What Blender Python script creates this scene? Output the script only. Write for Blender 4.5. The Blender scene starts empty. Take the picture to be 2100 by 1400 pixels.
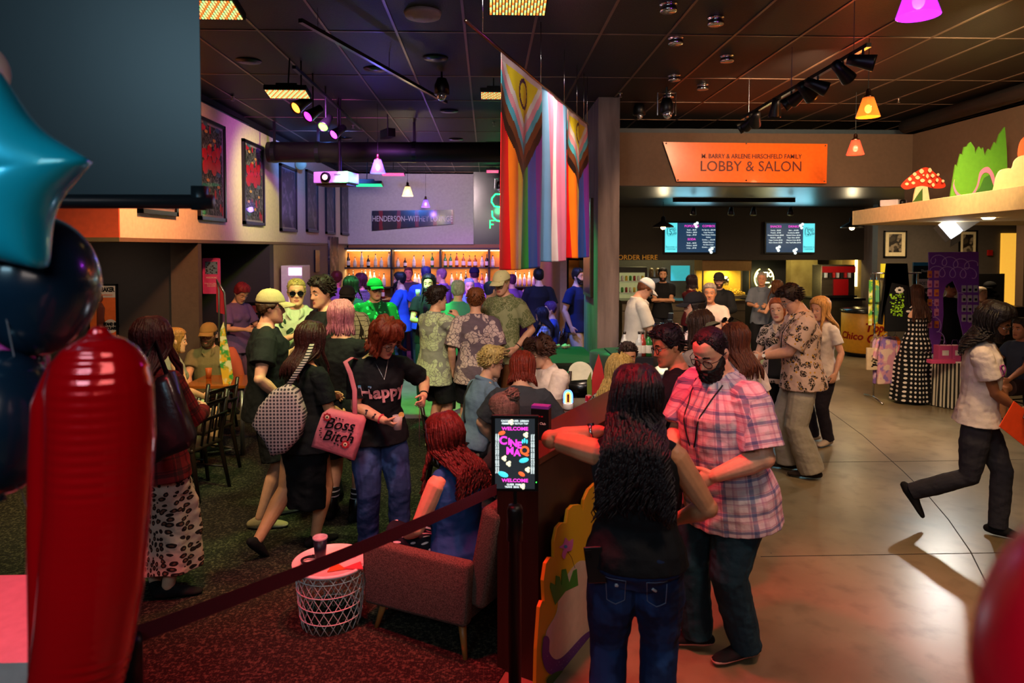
import bpy, bmesh, math, random
from mathutils import Vector as V, Matrix, Euler, noise
from mathutils.bvhtree import BVHTree
R = math.radians; PI = math.pi; C = bpy.context.scene.collection; SC = bpy.context.scene
rnd = random.Random(7)

# ------------------------------------------------------------ camera
F = 1400.0; YAW = math.atan(50 / F); PIT = R(2.0); CY = 557.0; H = 2.2
cd = bpy.data.cameras.new('camera'); cam = bpy.data.objects.new('camera', cd); C.objects.link(cam); SC.camera = cam
cd.sensor_width = 36; cd.lens = 24; cd.shift_y = -(700 - CY) / 2100; cd.clip_start = .05; cd.clip_end = 100
cam.location = (0, 0, H); cam.rotation_euler = (PI / 2 - PIT, 0, -YAW)
cd.dof.use_dof = True; cd.dof.focus_distance = 5.6; cd.dof.aperture_fstop = 2.8
SC.view_settings.view_transform = 'Standard'; SC.view_settings.look = 'None'; SC.view_settings.gamma = 1
SC.view_settings.use_curve_mapping = False; SC.view_settings.exposure = 0.0
SC.cycles.use_denoising = True; SC.cycles.max_bounces = 7; SC.cycles.diffuse_bounces = 3; SC.cycles.glossy_bounces = 3
SC.cycles.transmission_bounces = 6; SC.cycles.transparent_max_bounces = 8; SC.cycles.caustics_reflective = False; SC.cycles.caustics_refractive = False
SC.cycles.sample_clamp_indirect = 4
w_ = bpy.data.worlds.new('world'); SC.world = w_; w_.use_nodes = True
w_.node_tree.nodes['Background'].inputs[0].default_value = (.5, .42, .36, 1); w_.node_tree.nodes['Background'].inputs[1].default_value = .035
_r = V((math.cos(YAW), -math.sin(YAW), 0)); _f = V((math.sin(YAW) * math.cos(PIT), math.cos(YAW) * math.cos(PIT), -math.sin(PIT))); _u = _r.cross(_f)
def ray(px, py): return (_f + _r * ((px - 1050) / F) + _u * ((CY - py) / F))
def aY(px, py, Y): d = ray(px, py); t = Y / d.y; return V((d.x * t, Y, H + d.z * t))      # point of the sight line at depth Y
def aZ(px, py, z): d = ray(px, py); t = (z - H) / d.z; return V((d.x * t, d.y * t, z))   # ... at height z
def aX(px, py, X): d = ray(px, py); t = X / d.x; return V((X, d.y * t, H + d.z * t))
CEIL = 4.13

# ------------------------------------------------------------ lights
def lin(c): return tuple(((x / 12.92) if x <= .04045 else ((x + .055) / 1.055) ** 2.4) for x in c)
def hx(s): return lin(tuple(int(s[i:i + 2], 16) / 255 for i in (0, 2, 4)))
def light(kind, loc, col, watt, target=None, ang=60, blend=.6, size=.1, sx=None, sy=None):
    l = bpy.data.lights.new('lamp_light', kind); l.color = col; l.energy = watt
    if kind == 'SPOT': l.spot_size = R(ang); l.spot_blend = blend; l.shadow_soft_size = size
    elif kind == 'POINT': l.shadow_soft_size = size
    elif kind == 'AREA':
        l.shape = 'RECTANGLE'; l.size = sx or size; l.size_y = sy or size
    o = bpy.data.objects.new('lamp_light', l); C.objects.link(o); o.location = loc
    if target is not None: o.rotation_euler = (V(target) - V(loc)).to_track_quat('-Z', 'Y').to_euler()
    return o
WARM = (1, .62, .34); PEACH = (1, .72, .52)
LIGHTS = [
 # bar lounge: the coloured heads of the left track and the wash panels
 ('SPOT', (-2.2, 7.0, 3.7), (1, .36, .14), 420, (-3.5, 7.2, 3.0), 130, .9, .1),
 ('SPOT', (-1.9, 7.8, 3.8), (.75, .18, 1), 420, (-3.5, 13.5, 2.6), 80, .9, .1),
 ('SPOT', (-1.5, 9.4, 3.9), (.85, 1, .2), 300, (-3.5, 10.6, 3.0), 60, .9, .1),
 ('SPOT', (-1.7, 8.3, 3.7), (.10, 1, .2), 1500, (-1.3, 9.9, 0), 52, .6, .1),
 ('SPOT', (-1.5, 8.8, 3.7), (.7, .1, 1), 600, (-.9, 12.6, 0), 60, .7, .1),
 ('SPOT', (-1.2, 9.6, 3.9), (.14, .25, 1), 950, (-.7, 11.6, .4), 60, .8, .1),
 ('SPOT', (.2, 9.5, 3.9), (.12, .22, 1), 800, (1.1, 11.2, .7), 60, .8, .1),
 ('SPOT', (.6, 10.4, 3.9), (.05, .9, .22), 700, (1.1, 8.8, .7), 50, .8, .1),
 ('SPOT', (-2.4, 10.5, 3.9), (.08, .25, 1), 520, (-3.5, 14, 3.4), 80, .9, .1),
 ('SPOT', (.1, 13.5, 3.9), (.55, .1, 1), 800, (0, 15.2, 1.2), 90, .8, .1),
 ('SPOT', (-.8, 5.2, 4.0), (.66, 1, .30), 420, (-2.2, 6.4, 0), 75, .9, .2),
 ('SPOT', (-2.2, 4.0, 3.9), (1, .75, .35), 420, (-2.8, 6.8, .4), 80, .9, .2),
 ('SPOT', (-4.5, 7.4, 2.22), (1, .72, .5), 22, (-4.5, 8.5, 1.3), 120, 1, .08),  # added under the bulkhead to brighten the alcove poster
 # house down lights; the ones near the camera are added front fill
 ('SPOT', (-.6, 3.4, 4.05), PEACH, 330, (-.9, 6.2, .8), 95, 1, .25),
 ('SPOT', (1.6, 1.8, 4.05), PEACH, 250, (1.5, 4.4, .8), 95, 1, .25),
 ('SPOT', (3.4, 4.0, 4.05), (1, .64, .28), 330, (3.3, 6.5, 0), 95, 1, .25),
 ('SPOT', (3.2, 2.4, 4.05), (1, .68, .34), 150, (3.2, 4.2, 0), 80, 1, .25),
 ('SPOT', (.8, 6.0, 4.05), PEACH, 360, (.6, 7.8, .9), 90, 1, .25),
 ('SPOT', (4.6, 6.4, 4.05), WARM, 620, (5.4, 9.2, .8), 85, 1, .25),
 ('SPOT', (2.6, 8.0, 4.05), WARM, 420, (2.6, 10.0, .5), 95, 1, .25),
 ('SPOT', (3.2, 10.9, 3.05), WARM, 160, (3.6, 12.6, .8), 110, 1, .25),
 ('SPOT', (-.9, 12.4, 3.9), (1, .74, .74), 700, (-1.4, 17.4, 3.0), 70, 1, .25),
 ('SPOT', (3.2, 6.6, 4.0), (1, .62, .36), 480, (4.0, 10.0, 3.4), 100, 1, .25),
 ('SPOT', (3.9, 5.2, 3.9), (1, .78, .45), 620, (5.4, 8.0, 3.0), 90, 1, .25),
 ('SPOT', (-.2, 2.8, 3.9), (1, .86, .78), 420, (.6, 5.9, 2.7), 60, 1, .2),  # added to brighten the flags, not a house lamp
 # unseen fill lamps added behind the camera to light the foreground
 ('AREA', (.2, -1.6, 3.6), (1, .84, .76), 30, (.2, 4.0, 1.2), 0, 0, 1.6),
 ('AREA', (-2.2, -1.2, 3.7), (.45, .80, 1), 50, (-1.2, 1.8, 2.2), 0, 0, 1.2),
 # red wash straight above the entrance
 ('SPOT', (-.1, 3.45, 4.05), (1, .02, .04), 640, (.3, 3.5, .4), 68, .8, .12),
 ('SPOT', (-1.3, 2.75, 4.05), (1, .02, .05), 620, (-1.15, 3.0, 0), 56, .8, .12),
 ('SPOT', (2.0, 2.2, 4.0), (1, .04, .03), 200, (2.1, 3.6, 0), 42, .9, .12),
]
for k, loc, col, w, tgt, ang, bl, sz in LIGHTS: light(k, loc, col, w, tgt, ang, bl, sz)

# ------------------------------------------------------------ materials
MATS = {}
class NT:
    def __init__(s, m): s.t = m.node_tree
    def n(s, typ, **kw):
        nd = s.t.nodes.new('ShaderNode' + typ)
        for k, v in kw.items():
            if k.startswith('_'): setattr(nd, k[1:], v)
            else: s.put(nd.inputs[int(k[1:])] if k[0] == 'i' and k[1:].isdigit() else nd.inputs[k], v)
        return nd
    def put(s, sock, v):
        if isinstance(v, bpy.types.NodeSocket): s.t.links.new(v, sock)
        else:
            try: sock.default_value = v
            except Exception: sock.default_value = tuple(v) + (1,)
    def m(s, op, a, b=0.0, c=0.0): return s.n('Math', _operation=op, i0=a, i1=b, i2=c).outputs[0]
    def mix(s, f, a, b): nd = s.n('MixRGB'); s.put(nd.inputs[0], f); s.put(nd.inputs[1], a); s.put(nd.inputs[2], b); return nd.outputs[0]
    def obj(s): return s.n('TexCoord').outputs['Object']
    def attr(s, name='cu'): return s.n('Attribute', _attribute_name=name).outputs['Vector']
    def sc(s, vec, v):
        mp = s.n('Mapping'); s.put(mp.inputs[0], vec); mp.inputs['Scale'].default_value = v; return mp.outputs[0]
    def noise(s, vec, scale, det=3): return s.n('TexNoise', Vector=vec, Scale=scale, Detail=det).outputs[0]
    def vor(s, vec, scale, feat='F1', out=0, rand=1.0, dim='3D'):
        nd = s.n('TexVoronoi', _feature=feat, _voronoi_dimensions=dim, Vector=vec, Scale=scale, Randomness=rand); return nd.outputs[out]
    def ramp(s, f, lo, hi): nd = s.n('MapRange', _clamp=True); s.put(nd.inputs[0], f); nd.inputs[1].default_value = lo; nd.inputs[2].default_value = hi; return nd.outputs[0]
def c4(c): return (hx(c) if isinstance(c, str) else tuple(c))[:3] + (1,)
def mat(key, col='808080', rough=.6, metal=0, emit=0, ecol=None, alpha=1, trans=0, pat=None, bump=0, bscale=60, spec=.5, coat=0, ior=1.45):
    if key in MATS: return MATS[key]
    m = bpy.data.materials.new(key); m.use_nodes = True; MATS[key] = m; b = m.node_tree.nodes['Principled BSDF']; t = NT(m)
    b.inputs['Base Color'].default_value = c4(col); b.inputs['Roughness'].default_value = rough; b.inputs['Metallic'].default_value = metal
    b.inputs['Alpha'].default_value = alpha; b.inputs['Transmission Weight'].default_value = trans; b.inputs['IOR'].default_value = ior
    b.inputs['Specular IOR Level'].default_value = spec; b.inputs['Coat Weight'].default_value = coat
    if emit: b.inputs['Emission Color'].default_value = c4(ecol or col); b.inputs['Emission Strength'].default_value = emit
    v = None
    if pat:
        v = pat(t)
        if v is not None: t.t.links.new(v, b.inputs['Base Color'])
    else:
        nz = t.noise(t.obj(), bscale * .3, 3); f = t.m('MULTIPLY_ADD', nz, .35, .825)
        mx = t.n('MixRGB', _blend_type='MULTIPLY'); mx.inputs[0].default_value = 1; mx.inputs[1].default_value = c4(col); t.put(mx.inputs[2], f)
        t.t.links.new(mx.outputs[0], b.inputs['Base Color'])
    if bump:
        bn = t.n('Bump', Strength=bump, Distance=.01, Height=t.noise(t.obj(), bscale, 4)); t.t.links.new(bn.outputs[0], b.inputs['Normal'])
    return m
def cloth(key, col='808080', rough=.85, pat=None, bump=.35): return mat(key, col, rough, pat=pat, bump=bump, bscale=38, spec=.25)
def P_plaid(base, c1, c2, sc=9.0, c3=None):
    def f(t):
        s = t.n('SeparateXYZ'); t.put(s.inputs[0], t.attr()); out = c4(base)
        for ax in (0, 1):
            fr = t.m('FRACT', t.m('MULTIPLY', s.outputs[ax], sc)); 
            a = t.m('LESS_THAN', t.m('ABSOLUTE', t.m('SUBTRACT', fr, .5)), .085); b = t.m('LESS_THAN', t.m('ABSOLUTE', t.m('SUBTRACT', t.m('FRACT', t.m('ADD', t.m('MULTIPLY', fr, 2), .2)), .5)), .07)
            out = t.mix(t.m('MULTIPLY', a, .62), out, c4(c1)); out = t.mix(t.m('MULTIPLY', b, .5), out, c4(c2))
            if c3: out = t.mix(t.m('MULTIPLY', t.m('LESS_THAN', fr, .12), .4), out, c4(c3))
        return out
    return f
def P_grid(base, line, sc=28, w=.1):
    def f(t):
        s = t.n('SeparateXYZ'); t.put(s.inputs[0], t.attr()); out = c4(base)
        for ax in (0, 1):
            fr = t.m('FRACT', t.m('MULTIPLY', s.outputs[ax], sc)); out = t.mix(t.m('LESS_THAN', fr, w), out, c4(line))
        return out
    return f
def P_dots(base, dot, sc=30, r=.3, rand=0.0, src='attr'):
    def f(t): return t.mix(t.m('LESS_THAN', t.vor(t.attr() if src == 'attr' else t.obj(), sc, rand=rand, dim='2D' if src == 'attr' else '3D'), r), c4(base), c4(dot))
    return f
def P_leopard(base, spot, inner, sc=30):
    def f(t):
        v = t.attr(); w = t.n('VectorMath', _operation='ADD'); nn = t.n('TexNoise', Vector=v, Scale=25.0); t.put(w.inputs[0], v)
        ml = t.n('VectorMath', _operation='SCALE'); t.put(ml.inputs[0], nn.outputs[1]); ml.inputs[3].default_value = .018; t.put(w.inputs[1], ml.outputs[0])
        d = t.vor(w.outputs[0], sc, rand=.75); o = t.mix(t.m('LESS_THAN', d, .42), c4(base), c4(spot)); return t.mix(t.m('LESS_THAN', d, .2), o, c4(inner))
    return f
def P_leaf(base, leaf, sc=9, lo=.50, third=None):
    def f(t):
        v = t.obj(); n1 = t.n('TexNoise', Vector=v, Scale=sc * .8, Detail=1.0); w = t.n('VectorMath', _operation='ADD'); t.put(w.inputs[0], v)
        ml = t.n('VectorMath', _operation='SCALE'); t.put(ml.inputs[0], n1.outputs[1]); ml.inputs[3].default_value = .12; t.put(w.inputs[1], ml.outputs[0])
        d = t.vor(w.outputs[0], sc, 'F1'); e = t.vor(w.outputs[0], sc * 3.1, 'DISTANCE_TO_EDGE')
        k = t.m('MULTIPLY', t.m('LESS_THAN', d, lo), t.m('GREATER_THAN', e, .055)); o = t.mix(k, c4(base), c4(leaf))
        if third: o = t.mix(t.m('LESS_THAN', t.vor(v, sc * 1.7, 'F1'), .2), o, c4(third))
        return o
    return f
def P_stripe(cols, ax=0, sc=10.0, wob=0.0, src='obj'):
    def f(t):
        v = t.obj() if src == 'obj' else t.attr(); s = t.n('SeparateXYZ'); t.put(s.inputs[0], v); x = s.outputs[ax]
        if wob: x = t.m('ADD', x, t.m('MULTIPLY', t.noise(v, 6.0, 1), wob))
        fr = t.m('FRACT', t.m('MULTIPLY', x, sc)); out = c4(cols[0]); n = len(cols)
        for i in range(1, n): out = t.mix(t.m('GREATER_THAN', fr, i / n), out, c4(cols[i]))
        return out
    return f
def P_blotch(cols, sc=6.0):
    def f(t):
        out = c4(cols[0])
        for i, c in enumerate(cols[1:]):
            mp = t.n('Mapping'); t.put(mp.inputs[0], t.obj()); mp.inputs['Location'].default_value = (i * 3.1, i * 1.7, i); out = t.mix(t.ramp(t.noise(mp.outputs[0], sc, 3), .5, .56), out, c4(c))
        return out
    return f
def P_wood(a, b, ax=2, sc=1.0):
    def f(t):
        s = [28 * sc, 28 * sc, 28 * sc]; s[ax] = 2.0 * sc; return t.mix(t.noise(t.sc(t.obj(), s), 1.0, 5), c4(a), c4(b))
    return f

# ------------------------------------------------------------ mesh helpers
def newob(name, me, m=None, parent=None):
    o = bpy.data.objects.new(name, me); C.objects.link(o)
    if m is not None:
        for x in (m if isinstance(m, (list, tuple)) else [m]): me.materials.append(x)
    if parent is not None: o.parent = parent
    return o
def tag(o, label=None, cat=None, group=None, kind=None):
    if label: o['label'] = label
    if cat: o['category'] = cat
    if group: o['group'] = group
    if kind: o['kind'] = kind
    return o
def empty(name, loc, label, cat, rotz=0, group=None):
    o = bpy.data.objects.new(name, None); C.objects.link(o); o.location = loc; o.rotation_euler = (0, 0, rotz); o.empty_display_size = .1
    return tag(o, label, cat, group)
class MB:
    def __init__(s): s.b = bmesh.new(); s.mi = 0; s.sm = False
    def faces(s, fs):
        for f in fs: f.material_index = s.mi; f.smooth = s.sm
    def box(s, lo, hi, M=None):
        vs = [s.b.verts.new(V((x, y, z)) if M is None else M @ V((x, y, z))) for x in (lo[0], hi[0]) for y in (lo[1], hi[1]) for z in (lo[2], hi[2])]
        s.faces([s.b.faces.new([vs[i] for i in q]) for q in ((0, 1, 3, 2), (4, 6, 7, 5), (0, 4, 5, 1), (2, 3, 7, 6), (0, 2, 6, 4), (1, 5, 7, 3))]); return s
    def cb(s, c, d, M=None): return s.box([c[i] - d[i] / 2 for i in range(3)], [c[i] + d[i] / 2 for i in range(3)], M)
    def loft(s, rings, cap=True, closed=True):
        rv = [[s.b.verts.new(p) for p in r] for r in rings]; n = len(rv[0]); fs = []
        for a, b in zip(rv, rv[1:]):
            for i in range(n if closed else n - 1):
                try: fs.append(s.b.faces.new((a[i], a[(i + 1) % n], b[(i + 1) % n], b[i])))
                except ValueError: pass
        if cap and closed:
            for r in (rv[0][::-1], rv[-1]):
                try: fs.append(s.b.faces.new(r))
                except ValueError: pass
        s.faces(fs); return s
    def tube(s, pts, rad, n=8, side=None, cap=True, rnd_cap=False):
        pts = [V(p) for p in pts]; m = len(pts); rad = [rad] * m if not isinstance(rad, (list, tuple)) else list(rad)
        rad = [(r, r) if not isinstance(r, (list, tuple)) else r for r in rad]
        if rnd_cap:
            t0 = (pts[0] - pts[1]).normalized(); t1 = (pts[-1] - pts[-2]).normalized(); r0, r1 = rad[0], rad[-1]; k0 = min(r0); k1 = min(r1)
            pts = [pts[0] + t0 * k0, pts[0] + t0 * k0 * .7] + pts + [pts[-1] + t1 * k1 * .7, pts[-1] + t1 * k1]
            rad = [(r0[0] * .25, r0[1] * .25), (r0[0] * .72, r0[1] * .72)] + rad + [(r1[0] * .72, r1[1] * .72), (r1[0] * .25, r1[1] * .25)]
        m = len(pts); rings = []; up = V(side) if side else None
        for i in range(m):
            t = (pts[min(i + 1, m - 1)] - pts[max(i - 1, 0)]).normalized()
            if up is None: up = t.orthogonal()
            a = up - t * up.dot(t)
            if a.length < 1e-5: a = t.orthogonal()
            a.normalize(); up = a if side is None else V(side); b = t.cross(a)
            rings.append([pts[i] + a * (math.cos(q) * rad[i][0]) + b * (math.sin(q) * rad[i][1]) for q in (2 * PI * j / n for j in range(n))])
        return s.loft(rings, cap)
    def lathe(s, prof, c=(0, 0, 0), n=24, M=None, a0=0, a1=2 * PI):
        c = V(c); full = abs(a1 - a0 - 2 * PI) < 1e-4; k = n if full else n + 1
        rings = [[c + V((r * math.cos(a0 + (a1 - a0) * j / n), r * math.sin(a0 + (a1 - a0) * j / n), z)) for j in range(k)] for r, z in prof]
        if M is not None: rings = [[M @ p for p in r] for r in rings]
        return s.loft(rings, full, full)
    def ball(s, c, r, n=12, M=None):
        r = (r, r, r) if not isinstance(r, (tuple, list)) else r; c = V(c)
        rings = []
        for i in range(n + 1):
            a = -PI / 2 + PI * i / n; a = max(-PI / 2 + .03, min(PI / 2 - .03, a))
            rings.append([c + V((r[0] * math.cos(a) * math.cos(q), r[1] * math.cos(a) * math.sin(q), r[2] * math.sin(a))) if M is None else M @ (c + V((r[0] * math.cos(a) * math.cos(q), r[1] * math.cos(a) * math.sin(q), r[2] * math.sin(a)))) for q in (2 * PI * j / (n + 4) for j in range(n + 4))])
        return s.loft(rings)
    def prism(s, pts, d, M=None):       # pts 2d outline (x,z), extruded along y 0..d
        a = [V((x, 0, z)) for x, z in pts]; b = [V((x, d, z)) for x, z in pts]
        if M is not None: a = [M @ p for p in a]; b = [M @ p for p in b]
        return s.loft([a, b])
    def quad(s, pts): s.faces([s.b.faces.new([s.b.verts.new(V(p)) for p in pts])]); return s
    def mesh(s, smooth=None):
        bmesh.ops.recalc_face_normals(s.b, faces=s.b.faces)
        me = bpy.data.meshes.new('m'); s.b.to_mesh(me); s.b.free()
        if smooth: me.shade_smooth()
        return me
    def obj(s, name, m=None, parent=None, smooth=False, bev=0):
        me = s.mesh(smooth); o = newob(name, me, m, parent)
        if bev: md = o.modifiers.new('b', 'BEVEL'); md.width = bev; md.segments = 2; md.limit_method = 'ANGLE'
        return o
def thing(mb, name, m, label, cat, loc=(0, 0, 0), rotz=0, group=None, smooth=False, bev=0):
    o = mb.obj(name, m, None, smooth, bev); o.location = loc; o.rotation_euler = (0, 0, rotz); return tag(o, label, cat, group)
def struct(mb, name, m, smooth=False, bev=0): o = mb.obj(name, m, None, smooth, bev); return tag(o, kind='structure')
def copy_tree(o, loc=None, rotz=None, label=None):
    r = o.copy(); C.objects.link(r)
    for ch in o.children:
        c = ch.copy(); C.objects.link(c); c.parent = r; c.matrix_parent_inverse = ch.matrix_parent_inverse.copy()
        for g in ch.children: d = g.copy(); C.objects.link(d); d.parent = c; d.matrix_parent_inverse = g.matrix_parent_inverse.copy()
    if loc is not None: r.location = loc
    if rotz is not None: r.rotation_euler = (0, 0, rotz)
    if label: r['label'] = label
    return r
def baked(ob):
    dg = bpy.context.evaluated_depsgraph_get(); me = bpy.data.meshes.new_from_object(ob.evaluated_get(dg)); return me
def text_mesh(s, size, ext=.001, align='CENTER', shear=0, space=1.0, bold=0):
    cu = bpy.data.curves.new('t', 'FONT'); cu.body = s; cu.size = size; cu.extrude = ext; cu.align_x = align; cu.align_y = 'CENTER'; cu.shear = shear; cu.space_character = space; cu.offset = bold; cu.resolution_u = 3
    o = bpy.data.objects.new('t', cu); C.objects.link(o); me = baked(o); bpy.data.objects.remove(o); bpy.data.curves.remove(cu); return me
def text(s, size, m, parent, loc, rot=(PI / 2, 0, 0), sx=1, **k):     # lettering that faces -Y by default
    me = text_mesh(s, size, **k); o = newob('lettering', me, m, parent); o.location = loc; o.rotation_euler = rot; o.scale = (sx, 1, 1); return o
def vox(mb, v, sm=3, name='v'):
    me = mb.mesh(); o = bpy.data.objects.new('tmp', me); C.objects.link(o)
    a = o.modifiers.new('r', 'REMESH'); a.mode = 'VOXEL'; a.voxel_size = v; a.adaptivity = 0; a.use_smooth_shade = True
    if sm: b = o.modifiers.new('s', 'SMOOTH'); b.factor = .5; b.iterations = sm
    r = baked(o); bpy.data.objects.remove(o); bpy.data.meshes.remove(me); r.materials.clear(); return r
# ------------------------------------------------------------ people
import numpy as np
SKIN = {'light': 'd9a081', 'pale': 'e2b096', 'tan': 'b97d58', 'olive': 'c48e68', 'brown': '8a5638', 'warm': 'cc8c66'}
def skin(k): return mat('skin_' + k, SKIN[k], .5, bump=.08, bscale=90, spec=.4)
def lips(k): return mat('lips_' + k, {'light': 'b06058', 'pale': 'b5655e', 'tan': '8e4c42', 'olive': '98544a', 'brown': '6a3a32', 'warm': 'a05a4e'}[k], .4)
EYE = lambda: [mat('eye_white', 'e8e2dc', .2), mat('eye_iris', '2a1a12', .15)]
def hairmat(c):
    def f(t):
        n = t.noise(t.sc(t.obj(), (60, 60, 8)), 1.5, 4); cc = hx(c); return t.mix(t.ramp(n, .3, .7), [x * .55 for x in cc], [min(1, x * 1.45) for x in cc])
    return mat('hair_' + c, c, .5, pat=f, bump=.6, bscale=70, spec=.32)
HT = [(-.121, .016, .066, .034), (-.114, .034, .083, .006), (-.100, .047, .087, -.015), (-.080, .057, .084, -.035), (-.055, .063, .083, -.055), (-.030, .068, .082, -.074),
      (0, .071, .079, -.088), (.025, .073, .085, -.095), (.055, .0745, .084, -.098), (.085, .067, .071, -.090), (.105, .050, .049, -.070), (.117, .027, .022, -.045), (.122, .006, -.006, -.02)]
def _ht(z):
    z = max(HT[0][0], min(HT[-1][0], z))
    for a, b in zip(HT, HT[1:]):
        if z <= b[0]:
            t = (z - a[0]) / (b[0] - a[0]); return [a[i] + (b[i] - a[i]) * t for i in (1, 2, 3)]
def G(d, s): return math.exp(-(d / s) ** 2)
def headpt(z, th, off=0, feat=True):
    a, yf, yb = _ht(z); a += off; yf += off; yb -= off; s, c = math.sin(th), math.cos(th)
    x = a * math.copysign(abs(s) ** .92, s); y = (yf + yb) / 2 + (yf - yb) / 2 * math.copysign(abs(c) ** .9, c)
    zz = z + (off * .9 if z > .08 else 0) * min(1, (z - .08) / .04 if z > .08 else 0)
    if feat and c > .1:
        ax = abs(x)
        if -.046 < z < .03:
            t = (.03 - z) / .066; n = (.004 + .022 * t) if z > -.036 else .026 * (1 - (-.036 - z) / .010); y += n * G(x, .008 + .009 * t)
        y -= .010 * G(ax - .031, .015) * G(z - .0, .013); y += .005 * G(z - .024, .008) * G(ax - .028, .026); y += .005 * G(ax - .043, .016) * G(z + .024, .016)
        y += .006 * G(x, .021) * (G(z + .063, .0055) + 1.1 * G(z + .074, .006)) - .004 * G(z + .0685, .003) * G(x, .02); y += .005 * G(x, .016) * G(z + .103, .011) - .003 * G(z + .088, .006) * G(x, .02)
    return V((x, y, zz))
def headgrid(mb, Mh, off=lambda th, z: 0, n=32, feat=True, zs=None):
    zs = zs or [-.121 + .243 * i / 34 for i in range(35)]
    mb.loft([[Mh @ headpt(z, 2 * PI * j / n, off(2 * PI * j / n, z), feat) for j in range(n)] for z in zs])
def ss(x): x = max(0, min(1, x)); return x * x * (3 - 2 * x)
def interp(x, tb):
    if x <= tb[0][0]: return tb[0][1]
    for a, b in zip(tb, tb[1:]):
        if x <= b[0]: return a[1] + (b[1] - a[1]) * (x - a[0]) / (b[0] - a[0])
    return tb[-1][1]
def hairline(th, kind='short'):
    p = math.degrees(min(th % (2 * PI), 2 * PI - th % (2 * PI)))
    if kind == 'long': return interp(p, [(0, .080), (35, .072), (60, .03), (75, -.05), (95, -.12), (180, -.13)])
    if kind == 'bob': return interp(p, [(0, .062), (35, .045), (55, .0), (70, -.05), (95, -.10), (180, -.12)])
    if kind == 'recede': return interp(p, [(0, .088), (25, .10), (45, .085), (70, .03), (84, .0), (105, -.02), (180, -.06)])
    return interp(p, [(0, .074), (45, .066), (65, .03), (80, -.012), (88, .0), (105, -.02), (180, -.065)])
def ik(S, W, l1, l2, pole):
    d = W - S; L = min(d.length, (l1 + l2) * .995)
    d.normalize(); W = S + d * L; a = (l1 * l1 - l2 * l2 + L * L) / (2 * L); h = math.sqrt(max(0, l1 * l1 - a * a))
    p = pole - d * pole.dot(d); p.normalize(); return S + d * a + p * h, W
def hand(mb, W, d, n, side, curl, k, spread=1.0, n_seg=8):
    d = d.normalized(); n = (n - d * n.dot(d)); n = n.normalized() if n.length > 1e-4 else d.orthogonal().normalized()
    s = d.cross(n) * side                                  # towards the thumb
    mb.tube([W - d * .02 * k, W + d * .02 * k, W + d * .055 * k, W + d * .088 * k], [(.026 * k, .020 * k), (.034 * k, .018 * k), (.041 * k, .016 * k), (.040 * k, .013 * k)], 12, s, rnd_cap=True)
    for i, (o, L) in enumerate(((.030, .068), (.0105, .078), (-.010, .073), (-.029, .058))):
        p = W + (d * .086 + s * o) * k; dd = d; pts = [p - d * .02 * k, p]; c = curl * (1 + .18 * i); sp = s * (o * 1.2 * spread)
        dd = (dd + sp).normalized(); ax = s
        for q, fr in enumerate((.45, .31, .24)):
            M = Matrix.Rotation(c * (.75 if q == 0 else 1), 3, dd.cross(n).normalized()); dd = M @ dd; pts.append(pts[-1] + dd * L * fr * k)
        mb.tube(pts, [x * k for x in (.0092, .0092, .0085, .0078, .0064)], n_seg, rnd_cap=True)
    p = W + (d * .022 + s * .026) * k; dd = (d * .72 + s * .72 + n * .25).normalized(); pts = [p, p + dd * .032 * k]
    dd = (d * .88 + s * .38 + n * (.2 + curl * .6)).normalized(); pts.append(pts[-1] + dd * .034 * k); dd = (d * .9 + s * .05 + n * (.3 + curl * .8)).normalized(); pts.append(pts[-1] + dd * .026 * k)
    mb.tube(pts, [x * k for x in (.015, .0125, .0102, .008)], n_seg, rnd_cap=True)
ARM = {'down': ((.25, .05, .90), (.4, -1, 0), .35), 'hold': ((.12, .33, 1.14), (.7, -.5, -1), .8), 'mouth': ((.05, .20, 1.38), (.8, .2, -1), .9), 'cross': ((-.09, .19, 1.16), (1, -.1, -.5), .6),
       'pocket': ((.19, .10, .97), (1, -1, 0), .5), 'table': ((.16, .36, 1.02), (1, -.4, -.6), .5), 'phone': ((.06, .30, 1.22), (.8, -.3, -1), .8), 'cam': ((.07, .27, 1.52), (.9, .1, -1), .8),
       'lap': ((.10, .30, .98), (1, -.5, -.3), .4), 'chest': ((.02, .22, 1.25), (1, -.2, -.8), .6), 'back': ((.22, -.03, .93), (1, -1, 0), .5)}
def torso(fem, w):
    t = [(.86, -.01, .12, .085), (.90, -.01, .16, .112), (.98, -.008, .165, .118), (1.08, 0, .148, .108), (1.18, .002, .154, .113), (1.30, 0, .168, .120), (1.375, -.002, .160, .106), (1.43, -.008, .118, .080), (1.475, -.012, .085, .064), (1.51, -.01, .06, .058)]
    if fem: t = [(.86, -.01, .13, .09), (.90, -.01, .172, .118), (.98, -.01, .172, .118), (1.08, 0, .135, .098), (1.18, .002, .138, .102), (1.30, .006, .152, .114), (1.38, 0, .15, .098), (1.435, -.008, .12, .075), (1.475, -.012, .075, .058), (1.51, -.01, .052, .052)]
    o = []
    for z, y, a, b in t:
        f = 1 + (w - 1) * (1.0 if z < 1.42 else .35); g = 1 + (w - 1) * (1.55 if z < 1.35 else .6); bel = max(0, w - 1.05) * .12 * G(z - 1.10, .14)
        o.append((z, y + bel, a * f, b * g))
    return o
NPEOPLE = [0]
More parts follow.
